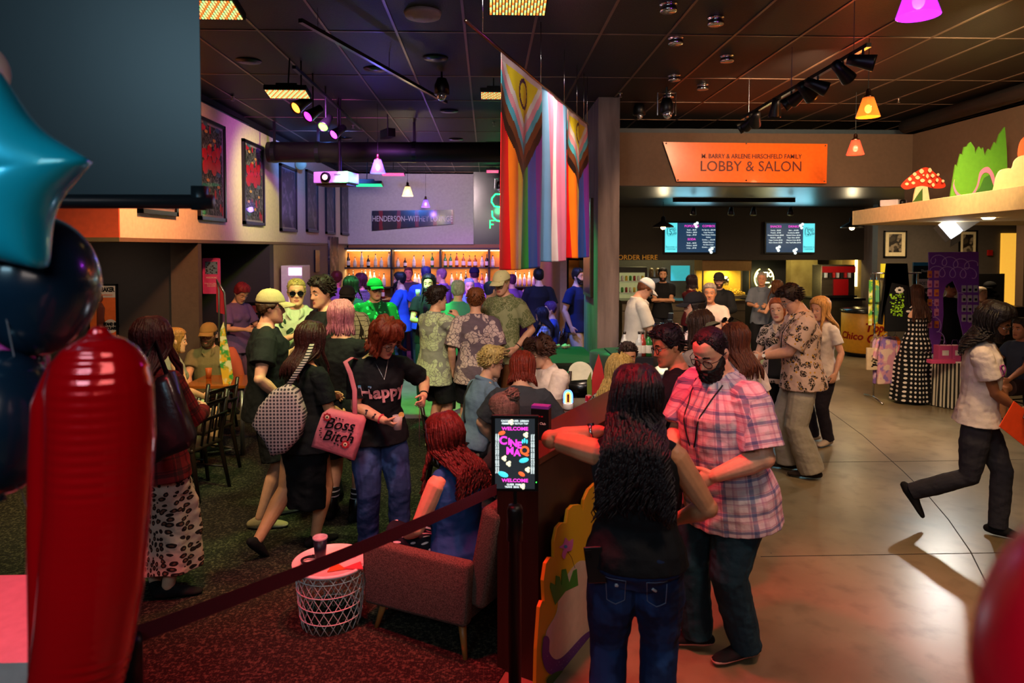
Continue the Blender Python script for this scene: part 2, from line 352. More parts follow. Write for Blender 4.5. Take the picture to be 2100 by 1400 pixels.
def person(px, D, top, face, label, fem=False, w=1.0, sk='light', h=None, seat=False, lean=0, side=0, head=(0, 0, 0), L=('down',), Rr=('down',), legL=None, legR=None, hair=('short', '2a1a12'), beard=None,
           hat=None, glasses=None, shirt=('tee', '202024'), bottom=('trousers', '20242c'), shoes='1a1a1a', sole=None, X=None, z0=0, vx=None, group=None, hs=1.0, stance=.11, ears=True, bare=False, name='person', grip=None):
    NPEOPLE[0] += 1; rg = random.Random(NPEOPLE[0] * 13 + 5)
    X = aY(px, 600, D).x if X is None else X; ztop = aY(px, top, D).z - z0
    if h is None: h = ztop / (math.cos(R(lean)) * .47 + .53) * (.985 if hat else .99)
    k = h / 1.75; zp = .93 * k if not seat else ztop - .82 * k * (.55 + .45 * math.cos(R(lean))) - .01
    root = empty(name, (X, D, z0), label, 'person', -R(face), group); root.empty_display_size = .3
    fx = 1 if not fem else .93; ws = (1 if not fem else .88) * (1 + (w - 1) * .55); v = vx or max(.0042, min(.011, D * .00105))
    U = Matrix.Translation((0, 0, zp)) @ Matrix.Rotation(-R(lean), 4, 'X') @ Matrix.Rotation(R(side), 4, 'Y') @ Matrix.Translation((0, 0, -.93 * k))
    u = lambda x, y, z: U @ V((x * k, y * k, z * k))
    kh = (.99 + .07 * k) * hs * (1 if not fem else .97)
    Mh = U @ Matrix.Translation((0, 0, 1.52 * k)) @ Matrix.Rotation(-R(head[0]), 4, 'Z') @ Matrix.Rotation(-R(head[1]), 4, 'X') @ Matrix.Rotation(R(head[2]), 4, 'Y') @ Matrix.Translation((0, .022, .113)) @ Matrix.Scale(kh, 4)
    T = torso(fem, w); n = 20
    def rings(tb, inf=0.0, U_=U): return [[U_ @ V(((a + inf) * k * math.cos(q), (y + (b + inf) * math.sin(q)) * k, z * k)) for q in (2 * PI * j / n for j in range(n))] for z, y, a, b in tb]
    # joints
    J = {}
    for s, nm, A in ((1, 'R', Rr), (-1, 'L', L)):
        A = (A,) if isinstance(A, str) else A
        tgt, pole, curl = ARM[A[0]] if isinstance(A[0], str) else (A[0], A[1], A[2] if len(A) > 2 else .5)
        rest = A[1:] if isinstance(A[0], str) else A[3:]
        S = u(s * .168 * ws, -.008, 1.395); W = u(s * tgt[0], tgt[1], tgt[2]); pl = U.to_3x3() @ V((s * pole[0], pole[1], pole[2]))
        E, W = ik(S, W, .285 * k, .25 * k, pl); dn = (W - E).normalized(); pn = None; hd = dn
        if rest: pn = U.to_3x3() @ V((s * rest[0][0], rest[0][1], rest[0][2]))
        if len(rest) > 1: hd = (U.to_3x3() @ V((s * rest[1][0], rest[1][1], rest[1][2]))).normalized()
        if pn is None: pn = V((-s, 0, 0)) if abs(dn.z) > .6 else V((-s * .8, 0, -.25))
        J[nm] = (S, E, W, hd, pn, curl, s)
    K = {}
    for s, nm, lg in ((1, 'R', legR), (-1, 'L', legL)):
        hip = V((s * .088 * k * (1 + (w - 1) * .5), -.0, zp - .04 * k)); lg = lg or {}
        if seat: an = lg.get('a', (.12, .40, .08)); pole = lg.get('p', (.15, 1, .6))
        else: an = lg.get('a', (stance, 0.0, .085)); pole = lg.get('p', (.1, 1, 0))
        A_ = V((s * an[0] * k, an[1] * k, max(.078, an[2] * k)))
        kn, A_ = ik(hip, A_, .43 * k, .405 * k, V((s * pole[0], pole[1], pole[2]))); K[nm] = (hip, kn, A_, lg.get('t', s * 12), lg.get('f', 0), s)
    # body
    mb = MB(); mb.loft(rings(T)); mb.tube([u(0, -.014, 1.44), u(0, -.008, 1.5), Mh @ V((0, -.018, -.07))], [.062 * k * fx * (1 + (w - 1) * .5), .056 * k * fx * (1 + (w - 1) * .6), .052 * fx * (1 + (w - 1) * .5)], 14)
    headgrid(mb, Mh, n=40)
    if ears:
        for s in (1, -1): mb.tube([Mh @ V((s * .071, -.012, -.028)), Mh @ V((s * .080, -.018, -.004)), Mh @ V((s * .078, -.020, .018))], [(.007, .011), (.008, .017), (.006, .013)], 8, Mh.to_3x3() @ V((1, 0, 0)), rnd_cap=True)
    wf = 1 + (w - 1) * .9
    for nm, (S, E, W, hd, pn, curl, s) in J.items():
        mb.tube([u(s * .045, -.012, 1.462), u(s * .11 * ws, -.01, 1.418), S], [.042 * k * fx, .048 * k * fx, .054 * k * fx * wf], 12, rnd_cap=True)
        a = fx * k * wf; mb.tube([S, S.lerp(E, .35), S.lerp(E, .8), E, E.lerp(W, .3), E.lerp(W, .75), W], [.055 * a, .051 * a, .042 * a, .040 * a, .042 * a, .031 * a, .026 * a * .98], 14, rnd_cap=True)
        mb.ball(E, .0405 * a, 9); hand(mb, W, hd, pn, s, curl, k * fx)
    for nm, (hp, kn, an, toe, fp, s) in K.items():
        a = k * wf; mb.tube([hp, hp.lerp(kn, .4), hp.lerp(kn, .85), kn, kn.lerp(an, .3), kn.lerp(an, .75), an], [.088 * a, .080 * a, .060 * a, .056 * a, .058 * a, .040 * a, .034 * a], 14, rnd_cap=True)
        Mf = Matrix.Translation(an) @ Matrix.Rotation(-R(toe), 4, 'Z') @ Matrix.Rotation(R(fp), 4, 'X')
        mb.tube([Mf @ (V(p) * k) for p in ((0, -.045, -.045), (0, 0, -.035), (0, .07, -.045), (0, .125, -.058), (0, .16, -.062))], [(.026 * k, .026 * k), (.032 * k, .035 * k), (.036 * k, .026 * k), (.038 * k, .016 * k), (.03 * k, .012 * k)], 10, Mf.to_3x3() @ V((1, 0, 0)), rnd_cap=True)
    me = vox(mb, v, 2)
    N = len(me.polygons); ce = np.empty(N * 3); me.polygons.foreach_get('center', ce); ce = ce.reshape(-1, 3); Mi = np.array(Mh.inverted()); q = ce @ Mi[:3, :3].T + Mi[:3, 3]
    mi = np.zeros(N, 'i4'); x, y, z = q[:, 0], q[:, 1], q[:, 2]; fr = y > .05
    mi[fr & (np.abs(z + .0685) < .0125 * (1 - (x / .026) ** 2).clip(0) ** .6) & (np.abs(x) < .025)] = 1
    mi[fr & (np.abs(x) > .013) & (np.abs(x) < .046) & (np.abs(z - (.024 + .004 * (1 - ((np.abs(x) - .028) / .018) ** 2))) < (.0048 if not fem else .003))] = 2
    me.polygons.foreach_set('material_index', mi); me.polygons.foreach_set('use_smooth', [True] * N)
    for m_ in (skin(sk), lips(sk), hairmat(beard[0] if beard else (hair[1] if hair else '3a2a1a')), *EYE()): me.materials.append(m_)
    bm = bmesh.new(); bm.from_mesh(me); e = MB(); e.b.free(); e.b = bm; e.sm = True
    for s in (1, -1):
        e.mi = 3; e.ball((s * .031, .0655, -.001), (.0145, .0115, .0088), 8, Mh); e.mi = 4; e.ball((s * .031, .0745, -.001), (.0058, .0035, .0058), 6, Mh)
        e.mi = 0; e.tube([Mh @ V((s * .0175, .072, .003)), Mh @ V((s * .031, .0785, .0085)), Mh @ V((s * .046, .069, .003))], .0034 * kh, 6, rnd_cap=True)
    bm.to_mesh(me); bm.free(); body = newob('body', me, None, root)
    bones = [(u(0, 0, .2), u(0, 0, 1.6), .16)] + [(J[q_][0], J[q_][1], .055) for q_ in 'RL']
    def dress(mbx, nm, m, vv=None, wr=.0, cu=False, sm=3, fq=1.0):
        me = vox(mbx, vv or v * 1.15, sm); nv = len(me.vertices)
        if wr:
            co = np.empty(nv * 3); me.vertices.foreach_get('co', co); co = co.reshape(-1, 3); no = np.empty(nv * 3); me.vertices.foreach_get('normal', no); no = no.reshape(-1, 3)
            a = rg.random() * 9; d = np.fromiter((noise.noise((p[0] * 9 * fq + a, p[1] * 9 * fq, p[2] * 14 * fq + p[0] * 8)) + .5 * noise.noise((p[0] * 24 * fq, p[1] * 24 * fq + a, p[2] * 30 * fq)) for p in co), float, nv)
            co += no * (d * wr)[:, None]; me.vertices.foreach_set('co', co.ravel())
        me.polygons.foreach_set('use_smooth', [True] * len(me.polygons))
        if cu:
            co = np.empty(nv * 3); me.vertices.foreach_get('co', co); co = co.reshape(-1, 3); best = np.full(nv, 1e9); uv = np.zeros((nv, 3))
            for bi, (a_, b_, r_) in enumerate(bones):
                a_ = np.array(a_); d_ = np.array(b_) - a_; Ln = np.linalg.norm(d_); d_ /= Ln; rel = co - a_; t_ = rel @ d_; perp = rel - np.outer(t_, d_); ds = np.linalg.norm(perp, axis=1) / r_ + np.abs(t_ - np.clip(t_, .02 if bi else 0, Ln)) * 30
                e1 = np.cross(d_, (0, 1, 0)); e1 /= np.linalg.norm(e1); e2 = np.cross(d_, e1); ang = np.arctan2(perp @ e1, perp @ e2); ok = ds < best; best[ok] = ds[ok]; uv[ok, 0] = (ang * r_)[ok] + .01; uv[ok, 1] = t_[ok]
            at = me.attributes.new('cu', 'FLOAT_VECTOR', 'POINT'); at.data.foreach_set('vector', uv.ravel())
        return newob(nm, me, m, root)
    near = D < 7.6; wr0 = .007 if near else 0
    info = {'root': root, 'k': k, 'U': U, 'Mh': Mh, 'J': J, 'K': K, 'X': X, 'D': D, 'body': body, 'v': v}
    Mw = Matrix.Translation((X, D, z0)) @ Matrix.Rotation(-R(face), 4, 'Z'); info['Mw'] = Mw
    for nm in 'RL': S, E, W, hd, pn, curl, s = J[nm]; info['h' + nm] = Mw @ (W + (hd.normalized() * .075 + pn.normalized() * .028) * k); info['w' + nm] = Mw @ W; info['e' + nm] = Mw @ E
    def M_(c, pre): return c if isinstance(c, bpy.types.Material) else cloth(pre + '_' + c, c)
    # bottoms
    if bottom:
        kind, bm_ = bottom[0], M_(bottom[1], 'cloth'); b = MB(); I = .016
        if kind in ('trousers', 'jeans', 'shorts', 'wide'):
            Tp = [t_ for t_ in T if t_[0] < 1.10]; Up = Matrix.Translation((0, 0, zp - .93 * k)) if seat or lean else U
            b.loft(rings([(.82, -.01, .10 * w, .08 * w)] + [(z, y, a, c_) for z, y, a, c_ in Tp if z < 1.0] + [(1.01, 0, T[3][2] * 1.02, T[3][3] * 1.02)], .009, Up))
            for nm, (hp, kn, an, toe, fp, s) in K.items():
                a = k * wf; e0 = I * k
                if kind == 'shorts': b.tube([hp, hp.lerp(kn, .5), hp.lerp(kn, bottom[2] if len(bottom) > 2 else .82)], [.091 * a + e0 * .4, .092 * a + e0 * 1.1, .088 * a + e0 * 1.6], 16)
                else:
                    f = {'trousers': (.070, .060, .052), 'jeans': (.066, .056, .047), 'wide': (.082, .080, .082)}[kind]
                    b.tube([hp, hp.lerp(kn, .4), kn, kn.lerp(an, .5), an + (an - kn).normalized() * .02], [.090 * a + e0 * .3, .086 * a + e0, f[0] * a + e0 * .6, f[1] * a + e0, f[2] * a + e0 * 1.2], 16)
            o = dress(b, 'shorts' if kind == 'shorts' else 'trousers', bm_, wr=wr0 * .8, cu=len(bottom) > 3)
        elif kind == 'skirt':
            hem = bottom[2]; wd = bottom[3] if len(bottom) > 3 else .24; am = (K['R'][2] + K['L'][2]) / 2; km = (K['R'][1] + K['L'][1]) / 2; rs = []
            for i in range(12):
                t = i / 11; z = 1.04 + (hem - 1.04) * t; c = V((0, 0, 0)) if z > .9 else V((km.x, km.y, 0)) * ss((.9 - z) / .4) * .8
                a = interp(z, [(hem, wd), (.62, wd * .5 + .1), (.9, .18 * w), (1.04, T[3][2] * 1.08)]) + .014; bb = a * (.68 if z > .8 else .78); lob = .05 if z < .7 else 0
                rs.append([V((c.x + a * k * math.cos(q) * (1 + lob * math.sin(q * 7)), c.y + bb * k * math.sin(q) * (1 + lob * math.sin(q * 7)), z * k)) for q in (2 * PI * j / 42 for j in range(42))])
            b.loft(rs); o = dress(b, 'skirt', bm_, wr=wr0 * 1.1, cu=True)
        info['bottom'] = o
    # shirt
    if shirt:
        kind, sm_ = shirt[0], M_(shirt[1], 'cloth'); op = shirt[2] if len(shirt) > 2 else {}; b = MB(); I = op.get('fit', .02 if not fem else .014); hem = op.get('hem', .80 if not seat else .90)
        Tt = [(z, y, a, c_) for z, y, a, c_ in T if .93 < z < op.get('neck', 1.49)]; base = T[1]
        low = [(hem, -.004, base[2] * 1.07 + .022, base[3] * 1.08 + .026), (.90, -.006, base[2] * 1.05 + .014, base[3] * 1.05 + .018)] if hem < .89 else [(hem, -.006, base[2] * 1.02, base[3] * 1.03)]
        b.loft(rings(low + Tt, I))
        if fem and kind != 'none':
            for s in (1, -1): b.ball(u(s * .072 * ws, .085 + (w - 1) * .08, 1.27), .062 * k * (1 + (w - 1) * .8), 10)
        for nm, (S, E, W, hd, pn, curl, s) in J.items():
            a = fx * k * wf; e0 = (I - .002) * k
            if kind == 'sleeveless': b.tube([u(s * .07, -.012, 1.435), u(s * .135 * ws, -.01, 1.425)], [.05 * k + e0 * .5, .056 * k * fx], 14, rnd_cap=True); continue
            b.tube([u(s * .05, -.014, 1.448), u(s * .11 * ws, -.012, 1.412), S], [.042 * k * fx + e0 * .6, .049 * k * fx + e0 * .8, .056 * a + e0 * .9], 14, rnd_cap=True)
            if kind in ('tee', 'polo', 'shirt'):
                fs = op.get('slv', .62); b.tube([S, S.lerp(E, fs * .5), S.lerp(E, fs)], [.058 * a + e0, .058 * a + e0 * 1.15, .056 * a + e0 * 1.45], 16)
            else: b.tube([S, S.lerp(E, .5), E, E.lerp(W, .5), E.lerp(W, op.get('slv', .95))], [.058 * a + e0, .052 * a + e0, .048 * a + e0, .044 * a + e0 * .9, .034 * a + e0 * .7], 16)
        if kind in ('polo', 'shirt') or op.get('collar'):
            cr = [U @ V((math.cos(q) * .078 * k * fx, (math.sin(q) * .07 - .014) * k, (1.487 - .035 * max(0, math.sin(q)) ** 2) * k)) for q in (2 * PI * j / 24 for j in range(25))]
            b.tube(cr, [(.017 * k, .020 * k)] * 25, 8)
            for s in (1, -1): b.tube([u(s * .055, .062, 1.475), u(s * .060, .105, 1.435), u(s * .035, .128, 1.40)], [(.020 * k, .010 * k), (.022 * k, .010 * k), (.008 * k, .008 * k)], 8, rnd_cap=True)
        o = dress(b, op.get('name', 'shirt'), sm_, wr=wr0, cu=True, sm=op.get('sm', 3)); info['shirt'] = o
    if op.get('over') if shirt else False: pass
    # shoes
    if shoes:
        for nm, (hp, kn, an, toe, fp, s) in K.items():
            b = MB(); Mf = Matrix.Translation(an) @ Matrix.Rotation(-R(toe), 4, 'Z') @ Matrix.Rotation(R(fp), 4, 'X')
            b.tube([Mf @ (V(p) * k) for p in ((0, -.065, -.042), (0, -.03, -.035), (0, .03, -.034), (0, .09, -.046), (0, .15, -.054), (0, .185, -.058))], [(.030 * k, .032 * k), (.038 * k, .045 * k), (.041 * k, .044 * k), (.045 * k, .030 * k), (.043 * k, .022 * k), (.030 * k, .016 * k)], 14, Mf.to_3x3() @ V((1, 0, 0)), rnd_cap=True)
            if op.get('boot') if shirt else False: b.tube([an + V((0, -.005, -.02)), an.lerp(kn, .35)], .052 * k, 14)
            me = vox(b, max(.005, v), 2)
            sc_ = M_(shoes, 'shoe'); ml = [sc_]
            if sole:
                ml.append(mat('sole_' + sole, sole, .6)); Mi = Mf.inverted()
                for p_ in me.polygons:
                    if (Mi @ p_.center).z < -.052 * k: p_.material_index = 1
            me.shade_smooth(); newob('shoe', me, ml, root)
    # hair
    if hair and hair[0] != 'bald':
        st, hc = hair[0], hair[1]; ho = hair[2] if len(hair) > 2 else {}; b = MB(); b.sm = True; hm = hairmat(hc); th_ = ho.get('t', {'short': .012, 'buzz': .004, 'recede': .006}.get(st, .016))
        hk = 'recede' if st in ('recede',) else 'bob' if st == 'bob' else 'long' if st in ('long', 'curly', 'wavy', 'bun', 'pony') else 'short'
        nz = ho.get('n', .3 if st in ('short', 'recede', 'buzz') else .12)
        def of(th, z):
            f = ss((z - hairline(th, hk)) / .022 + .5); top_ = 1 + .5 * ss((z - .06) / .05); wv = 1 + nz * noise.noise((math.sin(th) * 5, math.cos(th) * 5, z * 16 + hs * 7)) * 2
            if hat and z > .03: return .004 * f - .006 * (1 - f)
            return th_ * f * top_ * wv - .006 * (1 - f)
        headgrid(b, Mh, of, n=48, feat=False, zs=[-.121 + .243 * i / 40 for i in range(41)])
        if st in ('long', 'curly', 'wavy', 'bob', 'pony') or ho.get('cut'):
            Ln = ho.get('len', {'bob': .16, 'pony': .34}.get(st, .36)); cnt = ho.get('cnt', int(max(26, min(150, 600 / D)))); am = ho.get('amp', {'curly': .016, 'wavy': .008}.get(st, .003)); frq = {'curly': 3.6, 'wavy': 3.4}.get(st, 1.5); rs = ho.get('r', .011); Ui = U.inverted(); span = ho.get('span', 118)
            for i in range(cnt):
                if st == 'pony': a = PI + rg.uniform(-.25, .25)
                else: a = PI + R(rg.uniform(-span, span))
                zt = rg.uniform(.088, .1195); pts = []; o_ = th_ * rg.uniform(.8, 1.3); ph = rg.random() * 7
                for z in (zt, zt * .6 + .0, zt * .15, -.04): pts.append(Ui @ (Mh @ headpt(z, a, o_, False)))
                p = pts[-1]; L_ = Ln * rg.uniform(.72, 1.06); back = math.cos(a) < .25; ybk = (-.135 - (w - 1) * .12) * k if back else .135 * k; m_ = 17 if st == 'curly' else 7; xs = ho.get('flare', .35)
                if st == 'bob': ybk = p.y - .012
                for j in range(1, m_ + 1):
                    t = j / m_; pts.append(V((p.x * (1 + xs * t) if st != 'pony' else p.x * .4, p.y + (ybk - p.y) * ss(t * L_ / .16) if p.z - L_ * t < 1.62 * k else p.y, p.z - L_ * t)))
                for j in range(2, len(pts)):
                    q_ = j * 1.0 * frq * .33 + ph; pts[j] = pts[j] + V((math.cos(q_), math.sin(q_ * 1.1), .3 * math.sin(q_))) * am * min(1, j / 4)
                rr = [rs * rg.uniform(.8, 1.2) * (1 - .75 * (j / (len(pts) - 1)) ** 2) for j in range(len(pts))]
                b.tube([U @ p_ for p_ in pts], rr, 6)
        if st == 'bun':
            c = ho.get('c', (0, -.115, .075)); r_ = ho.get('rb', .045)
            for i in range(60):
                dv = V((rg.gauss(0, 1), rg.gauss(0, 1), rg.gauss(0, 1))).normalized(); dv2 = dv.cross(V((rg.gauss(0, 1), rg.gauss(0, 1), rg.gauss(0, 1)))).normalized(); cc = V(c)
                b.tube([Mh @ (cc + (dv * math.cos(q_) + dv2 * math.sin(q_)) * r_ * rg.uniform(.8, 1.15)) for q_ in (0, .6, 1.2, 1.8, 2.4)], [.004, .008, .008, .007, .003], 5)
        if not hat and (ho.get('tuft') or (st == 'short' and near)):
            for i in range(ho.get('tuft', 110) * 2):
                a = rg.uniform(0, 2 * PI); z = rg.uniform(hairline(a, hk) + .012, .116) if st != 'recede' else rg.uniform(max(hairline(a, hk), 0) + .01, .116)
                p0 = headpt(z, a, th_ * .5, False); nd = headpt(z, a, th_ * 1.7, False); dr = V((rg.uniform(-.012, .012), rg.uniform(.0, .022) if z > .08 else -.012, -.008 if z < .08 else .004)) * ho.get('tl', 1)
                b.tube([Mh @ p0, Mh @ (nd + dr * .5), Mh @ (nd + dr * 1.4)], [.0055, .0045, .001], 5)
        b.obj('hair', hm, root, True)
    if beard:
        b = MB(); b.sm = True; tb = beard[1]
        def ob(th, z):
            p = math.degrees(min(th % (2 * PI), 2 * PI - th % (2 * PI))); lim = interp(p, [(0, -.083), (14, -.08), (17, -.048), (30, -.050), (50, -.04), (70, -.01), (84, .005), (95, -.13)])
            f = ss((lim - z) / .010 + .5) * (1 if p < 96 else 0); mous = ss((.030 - abs(headpt(z, th).x)) / .006) * (G(z + .0555, .007) if p < 60 else 0); f = max(f, mous)
            return tb * f * (1 + .8 * noise.noise((math.sin(th) * 14, z * 90, math.cos(th) * 14))) * (1 + .5 * ss((-.09 - z) / .03)) - .005 * (1 - f)
        headgrid(b, Mh, ob, n=72, zs=[-.121 + .17 * i / 44 for i in range(45)]); b.obj('beard', hairmat(beard[0]), root, True)
    if hat:
        st, hc = hat[0], hat[1]; b = MB(); b.sm = True; turn = Matrix.Rotation(PI, 4, 'Z') if st == 'capback' else Matrix(); hcm = M_(hc, 'cap'); t_ = .015
        headgrid(b, Mh, lambda th, z: t_ * ss((z - .036) / .006 + .5) * (1 + .25 * ss((z - .09) / .03)) - .006 * (1 - ss((z - .036) / .006 + .5)), n=40, feat=False)
        if st in ('cap', 'capback'):
            g = []
            for i in range(9):
                q_ = -1 + 2 * i / 8; r0 = V((.078 * math.sin(q_ * 1.35), .030 + .068 * math.cos(q_ * 1.35), .042)); r1 = V((.076 * q_, .09 + .088 * (1 - q_ * q_) ** .5, .036 - .020 * q_ * q_)); g.append((r0, r1))
            for dz in (0,):
                top_ = [[Mh @ turn @ (a.lerp(c_, t) + V((0, -.012 if st == 'capback' else 0, .003 - .012 * t * t))) for a, c_ in g] for t in (0, .35, .7, 1)]; bot = [[Mh @ turn @ (a.lerp(c_, t) + V((0, -.012 if st == 'capback' else 0, -.003 - .012 * t * t))) for a, c_ in g] for t in (1, .7, .35, 0)]
                b.loft(top_ + bot + [top_[0]], False, False)
            b.ball((0, -.012, .139), (.008, .008, .005), 5, Mh)
        b.obj('cap', hcm, root, True)
    if glasses:
        dark = glasses[0] == 'sun'; b = MB(); b.sm = True; fm = mat('frame_' + glasses[1], glasses[1], .3, .3); y0, zz = .094, -.004; up = .115 if len(glasses) > 2 else 0
        Mg = Mh @ Matrix.Translation((0, -.035 if up else 0, up)) @ Matrix.Rotation(R(38) if up else 0, 4, 'X')
        rw, rh = (.026, .020)
        for s in (1, -1): b.tube([Mg @ V((s * .034 + rw * math.cos(q_) * (1 if abs(math.cos(q_)) < .9 else .97), y0 - .006 * abs(math.cos(q_)), zz + rh * math.copysign(abs(math.sin(q_)) ** .8, math.sin(q_)))) for q_ in (2 * PI * j / 18 for j in range(19))], .0022 * kh * (1.3 if dark else 1), 6)
        b.tube([Mg @ V((-.009, y0, zz + .006)), Mg @ V((0, y0 + .003, zz + .008)), Mg @ V((.009, y0, zz + .006))], .002, 6)
        for s in (1, -1): b.tube([Mg @ V((s * .060, y0 - .008, zz + .010)), Mg @ V((s * .080, y0 - .03, zz + .012)), Mg @ V((s * .083, -.01, zz + .014)), Mg @ V((s * .078, -.032, zz - .004))], .0022, 6)
        go = b.obj('glasses', fm, root, True); b = MB()
        for s in (1, -1): b.tube([Mg @ V((s * .034, y0 - .004, zz)), Mg @ V((s * .034, y0 - .0025, zz))], (rw * kh * .97, rh * kh * .95), 18, Mg.to_3x3() @ V((1, 0, 0)))
        b.obj('lens', mat('lens_dark', '0a0a10', .08) if dark else mat('lens_clear', '101014', .02, alpha=.08), go)
    return info
ROOTS = {}
def proj_tree(o):
    me = o.data; return BVHTree.FromPolygons([v.co for v in me.vertices], [p.vertices[:] for p in me.polygons])
def print_on(inf, s, size, z, col, x=0, side=1, sx=1, slot='shirt', **kw):     # lettering laid on the chest (side 1) or the back (-1)
    o = inf[slot]; t = proj_tree(o); me = text_mesh(s, size, **kw); k = inf['k']; U = inf['U']; dy = (U.to_3x3() @ V((0, 1, 0))) * side
    for v in me.vertices:
        p = U @ V((-(v.co.x * sx) * side + x, 0, z * k + v.co.y)); hit = t.ray_cast(p + dy * .6, -dy, 1.2)
        v.co = (hit[0] + dy * (.003 + (v.co.z + .001))) if hit[0] else p + dy * .12
    n = newob('lettering', me, col, o); return n
def line_on(inf, pts, rad, m, name, side=1, slot='shirt', par=None, off=.004):
    o = inf[slot]; t = proj_tree(o); k = inf['k']; U = inf['U']; dy = (U.to_3x3() @ V((0, 1, 0))) * side; P = []
    for a, b in zip(pts, pts[1:]):
        for i in range(6):
            q = V(a).lerp(V(b), i / 6); p = U @ V((q.x * k, 0, q.y * k)); h = t.ray_cast(p + dy * .6, -dy, 1.2)
            if h[0]: P.append(h[0] + dy * off)
    if len(P) > 2: b = MB(); b.sm = True; b.tube(P, rad, 6); return b.obj(name, m, par or o, True)
# ------------------------------------------------------------ the room
LW = -3.53
def P_conc(t):
    v = t.obj(); a = t.mix(t.ramp(t.noise(v, .9, 5), .35, .65), c4('8f7f64'), c4('6a5c44')); a = t.mix(t.m('MULTIPLY', t.ramp(t.noise(v, 6.0, 6), .5, .72), .5), a, c4('50442f'))
    d = t.vor(v, 1.3, 'F1'); return t.mix(t.m('LESS_THAN', d, .02), a, c4('2a241c'))
mconc = mat('polished_concrete', rough=.3, pat=P_conc, spec=.5, bump=.05, bscale=6)
def P_carpet(t):
    v = t.obj(); a = t.vor(t.sc(v, (1, 1, 1)), 75.0, 'F1', rand=.35); f = t.ramp(a, .2, .5); o = t.mix(f, c4('544e3e'), c4('211e1a')); return t.mix(t.m('MULTIPLY', t.ramp(t.noise(v, 60, 2), .5, .7), .5), o, c4('6e6550'))
mcarp = mat('carpet', rough=.95, pat=P_carpet, bump=.6, bscale=120, spec=.1)
b = MB(); b.box((-9, -2.5, -.12), (13, 19.2, 0)); struct(b, 'floor', mconc)
b = MB(); pl = [(-9, -2.5), (-.45, -2.5), (.02, 3.3), (.30, 4.0), (1.9, 6.75), (1.95, 8.75), (-9, 8.75)]; b.loft([[V((x, y, .001)) for x, y in pl], [V((x, y, .009)) for x, y in pl]]); struct(b, 'floor_carpet', mcarp)
mjoint = mat('floor_joint', '1e1813', .8)
def strip(pts, w, z0, z1, mb):
    for (x0, y0), (x1, y1) in zip(pts, pts[1:]):
        d = V((x1 - x0, y1 - y0, 0)); L = d.length; d.normalize(); n = V((-d.y, d.x, 0)) * w / 2; a = V((x0, y0, z0)); c = V((x1, y1, z0)); up = V((0, 0, z1 - z0))
        mb.loft([[a - n, a + n, a + n + up, a - n + up], [c - n, c + n, c + n + up, c - n + up]])
def gp(x, y): p = aZ(x, y, 0); return (p.x, p.y)
b = MB()
for ln in ([gp(1560, 1141), gp(2000, 1134), gp(2100, 1132)], [gp(1600, 948), gp(1850, 946), gp(2100, 942)], [gp(1640, 790), gp(1700, 842), gp(1770, 893), gp(1850, 964), gp(1905, 1018), gp(1945, 1065), gp(1990, 1130), gp(2030, 1210), gp(2060, 1300)]): strip(ln, .008, .0002, .0012, b)
struct(b, 'trim_1', mjoint)
mceil = mat('ceiling_tile', '120e0d', .55, bump=.25, bscale=90, spec=.4); mgrid = mat('ceiling_grid', '6e5746', .35, .3)
b = MB(); b.box((-9, -2.5, CEIL), (13, 19.2, CEIL + .15)); struct(b, 'ceiling', mceil)
b = MB(); rows = [-1.2, 0, 1.3, 2.5, 3.75, 5.0, 6.2, 7.76, 9.04, 10.27, 11.45, 12.7, 13.9, 15.1, 16.3, 17.5]
for i in range(-12, 21): b.box((-.20 + .61 * i - .011, -2.4, CEIL - .008), (-.20 + .61 * i + .011, 18.5, CEIL))
for y in rows: b.box((-8, y - .009, CEIL - .006), (12.5, y + .009, CEIL))
struct(b, 'ceiling_grid', mgrid)
mwht = mat('wall_cream', 'd6c0a6', .75, bump=.08, bscale=70); mdk = mat('wall_umber', '3a2e27', .8, bump=.1, bscale=60); mdk2 = mat('wall_dark', '2a2320', .8, bump=.1, bscale=60); mor = mat('wall_orange', 'e0502c', .7)
mblk = mat('gap_shade', '0c0b0b', .7); mbeige = mat('wall_beige', '8c7352', .75, bump=.1, bscale=60)
b = MB(); b.box((-9, 6.7, 2.3), (LW, 17.5, 4.0)); struct(b, 'wall_left', mwht)
b = MB(); b.box((-9, 6.68, 2.3), (LW, 6.70, 4.0)); struct(b, 'wall_left_end', mor)
b = MB(); b.box((-9, 6.7, 4.0), (LW - .05, 17.5, CEIL)); struct(b, 'wall_left_gap', mblk)  # shade of the open gap painted as a solid black block
b = MB(); b.box((-9, 6.66, 2.26), (LW + .012, 17.5, 2.3)); struct(b, 'trim_2', mat('trim_tan', '6b5238', .6))
b = MB(); b.box((-9, 8.5, 0), (-3.86, 8.56, 2.26)); struct(b, 'wall_alcove', mdk2)
b = MB(); b.box((-3.86, 8.46, 0), (LW, 8.56, 2.26)); struct(b, 'column_1', mat('wall_taupe', '4c3e33', .8, bump=.1, bscale=60))
b = MB(); b.box((-5.3, 8.56, 0), (-5.1, 11.2, 2.26)); b.box((-5.3, 11.2, 0), (LW, 11.4, 2.26)); struct(b, 'wall_recess', mdk2)
b = MB(); b.box((-3.75, 11.4, 0), (LW, 17.3, 2.26)); struct(b, 'wall_left_bar', mbeige)
b = MB(); b.box((-9.2, -2.5, 0), (-9, 19, CEIL)); struct(b, 'wall_far_left', mdk2)
b = MB(); b.box((13, -2.5, 0), (13.2, 19, CEIL)); struct(b, 'wall_far_right', mdk2)
b = MB(); b.box((-9, 19, 0), (13, 19.2, CEIL)); struct(b, 'wall_back', mat('wall_brown', '4a3826', .8))
b = MB(); b.box((-9, -2.7, 0), (13, -2.5, CEIL)); struct(b, 'wall_front', mdk)
xb = aY(971, 400, 17.4).x
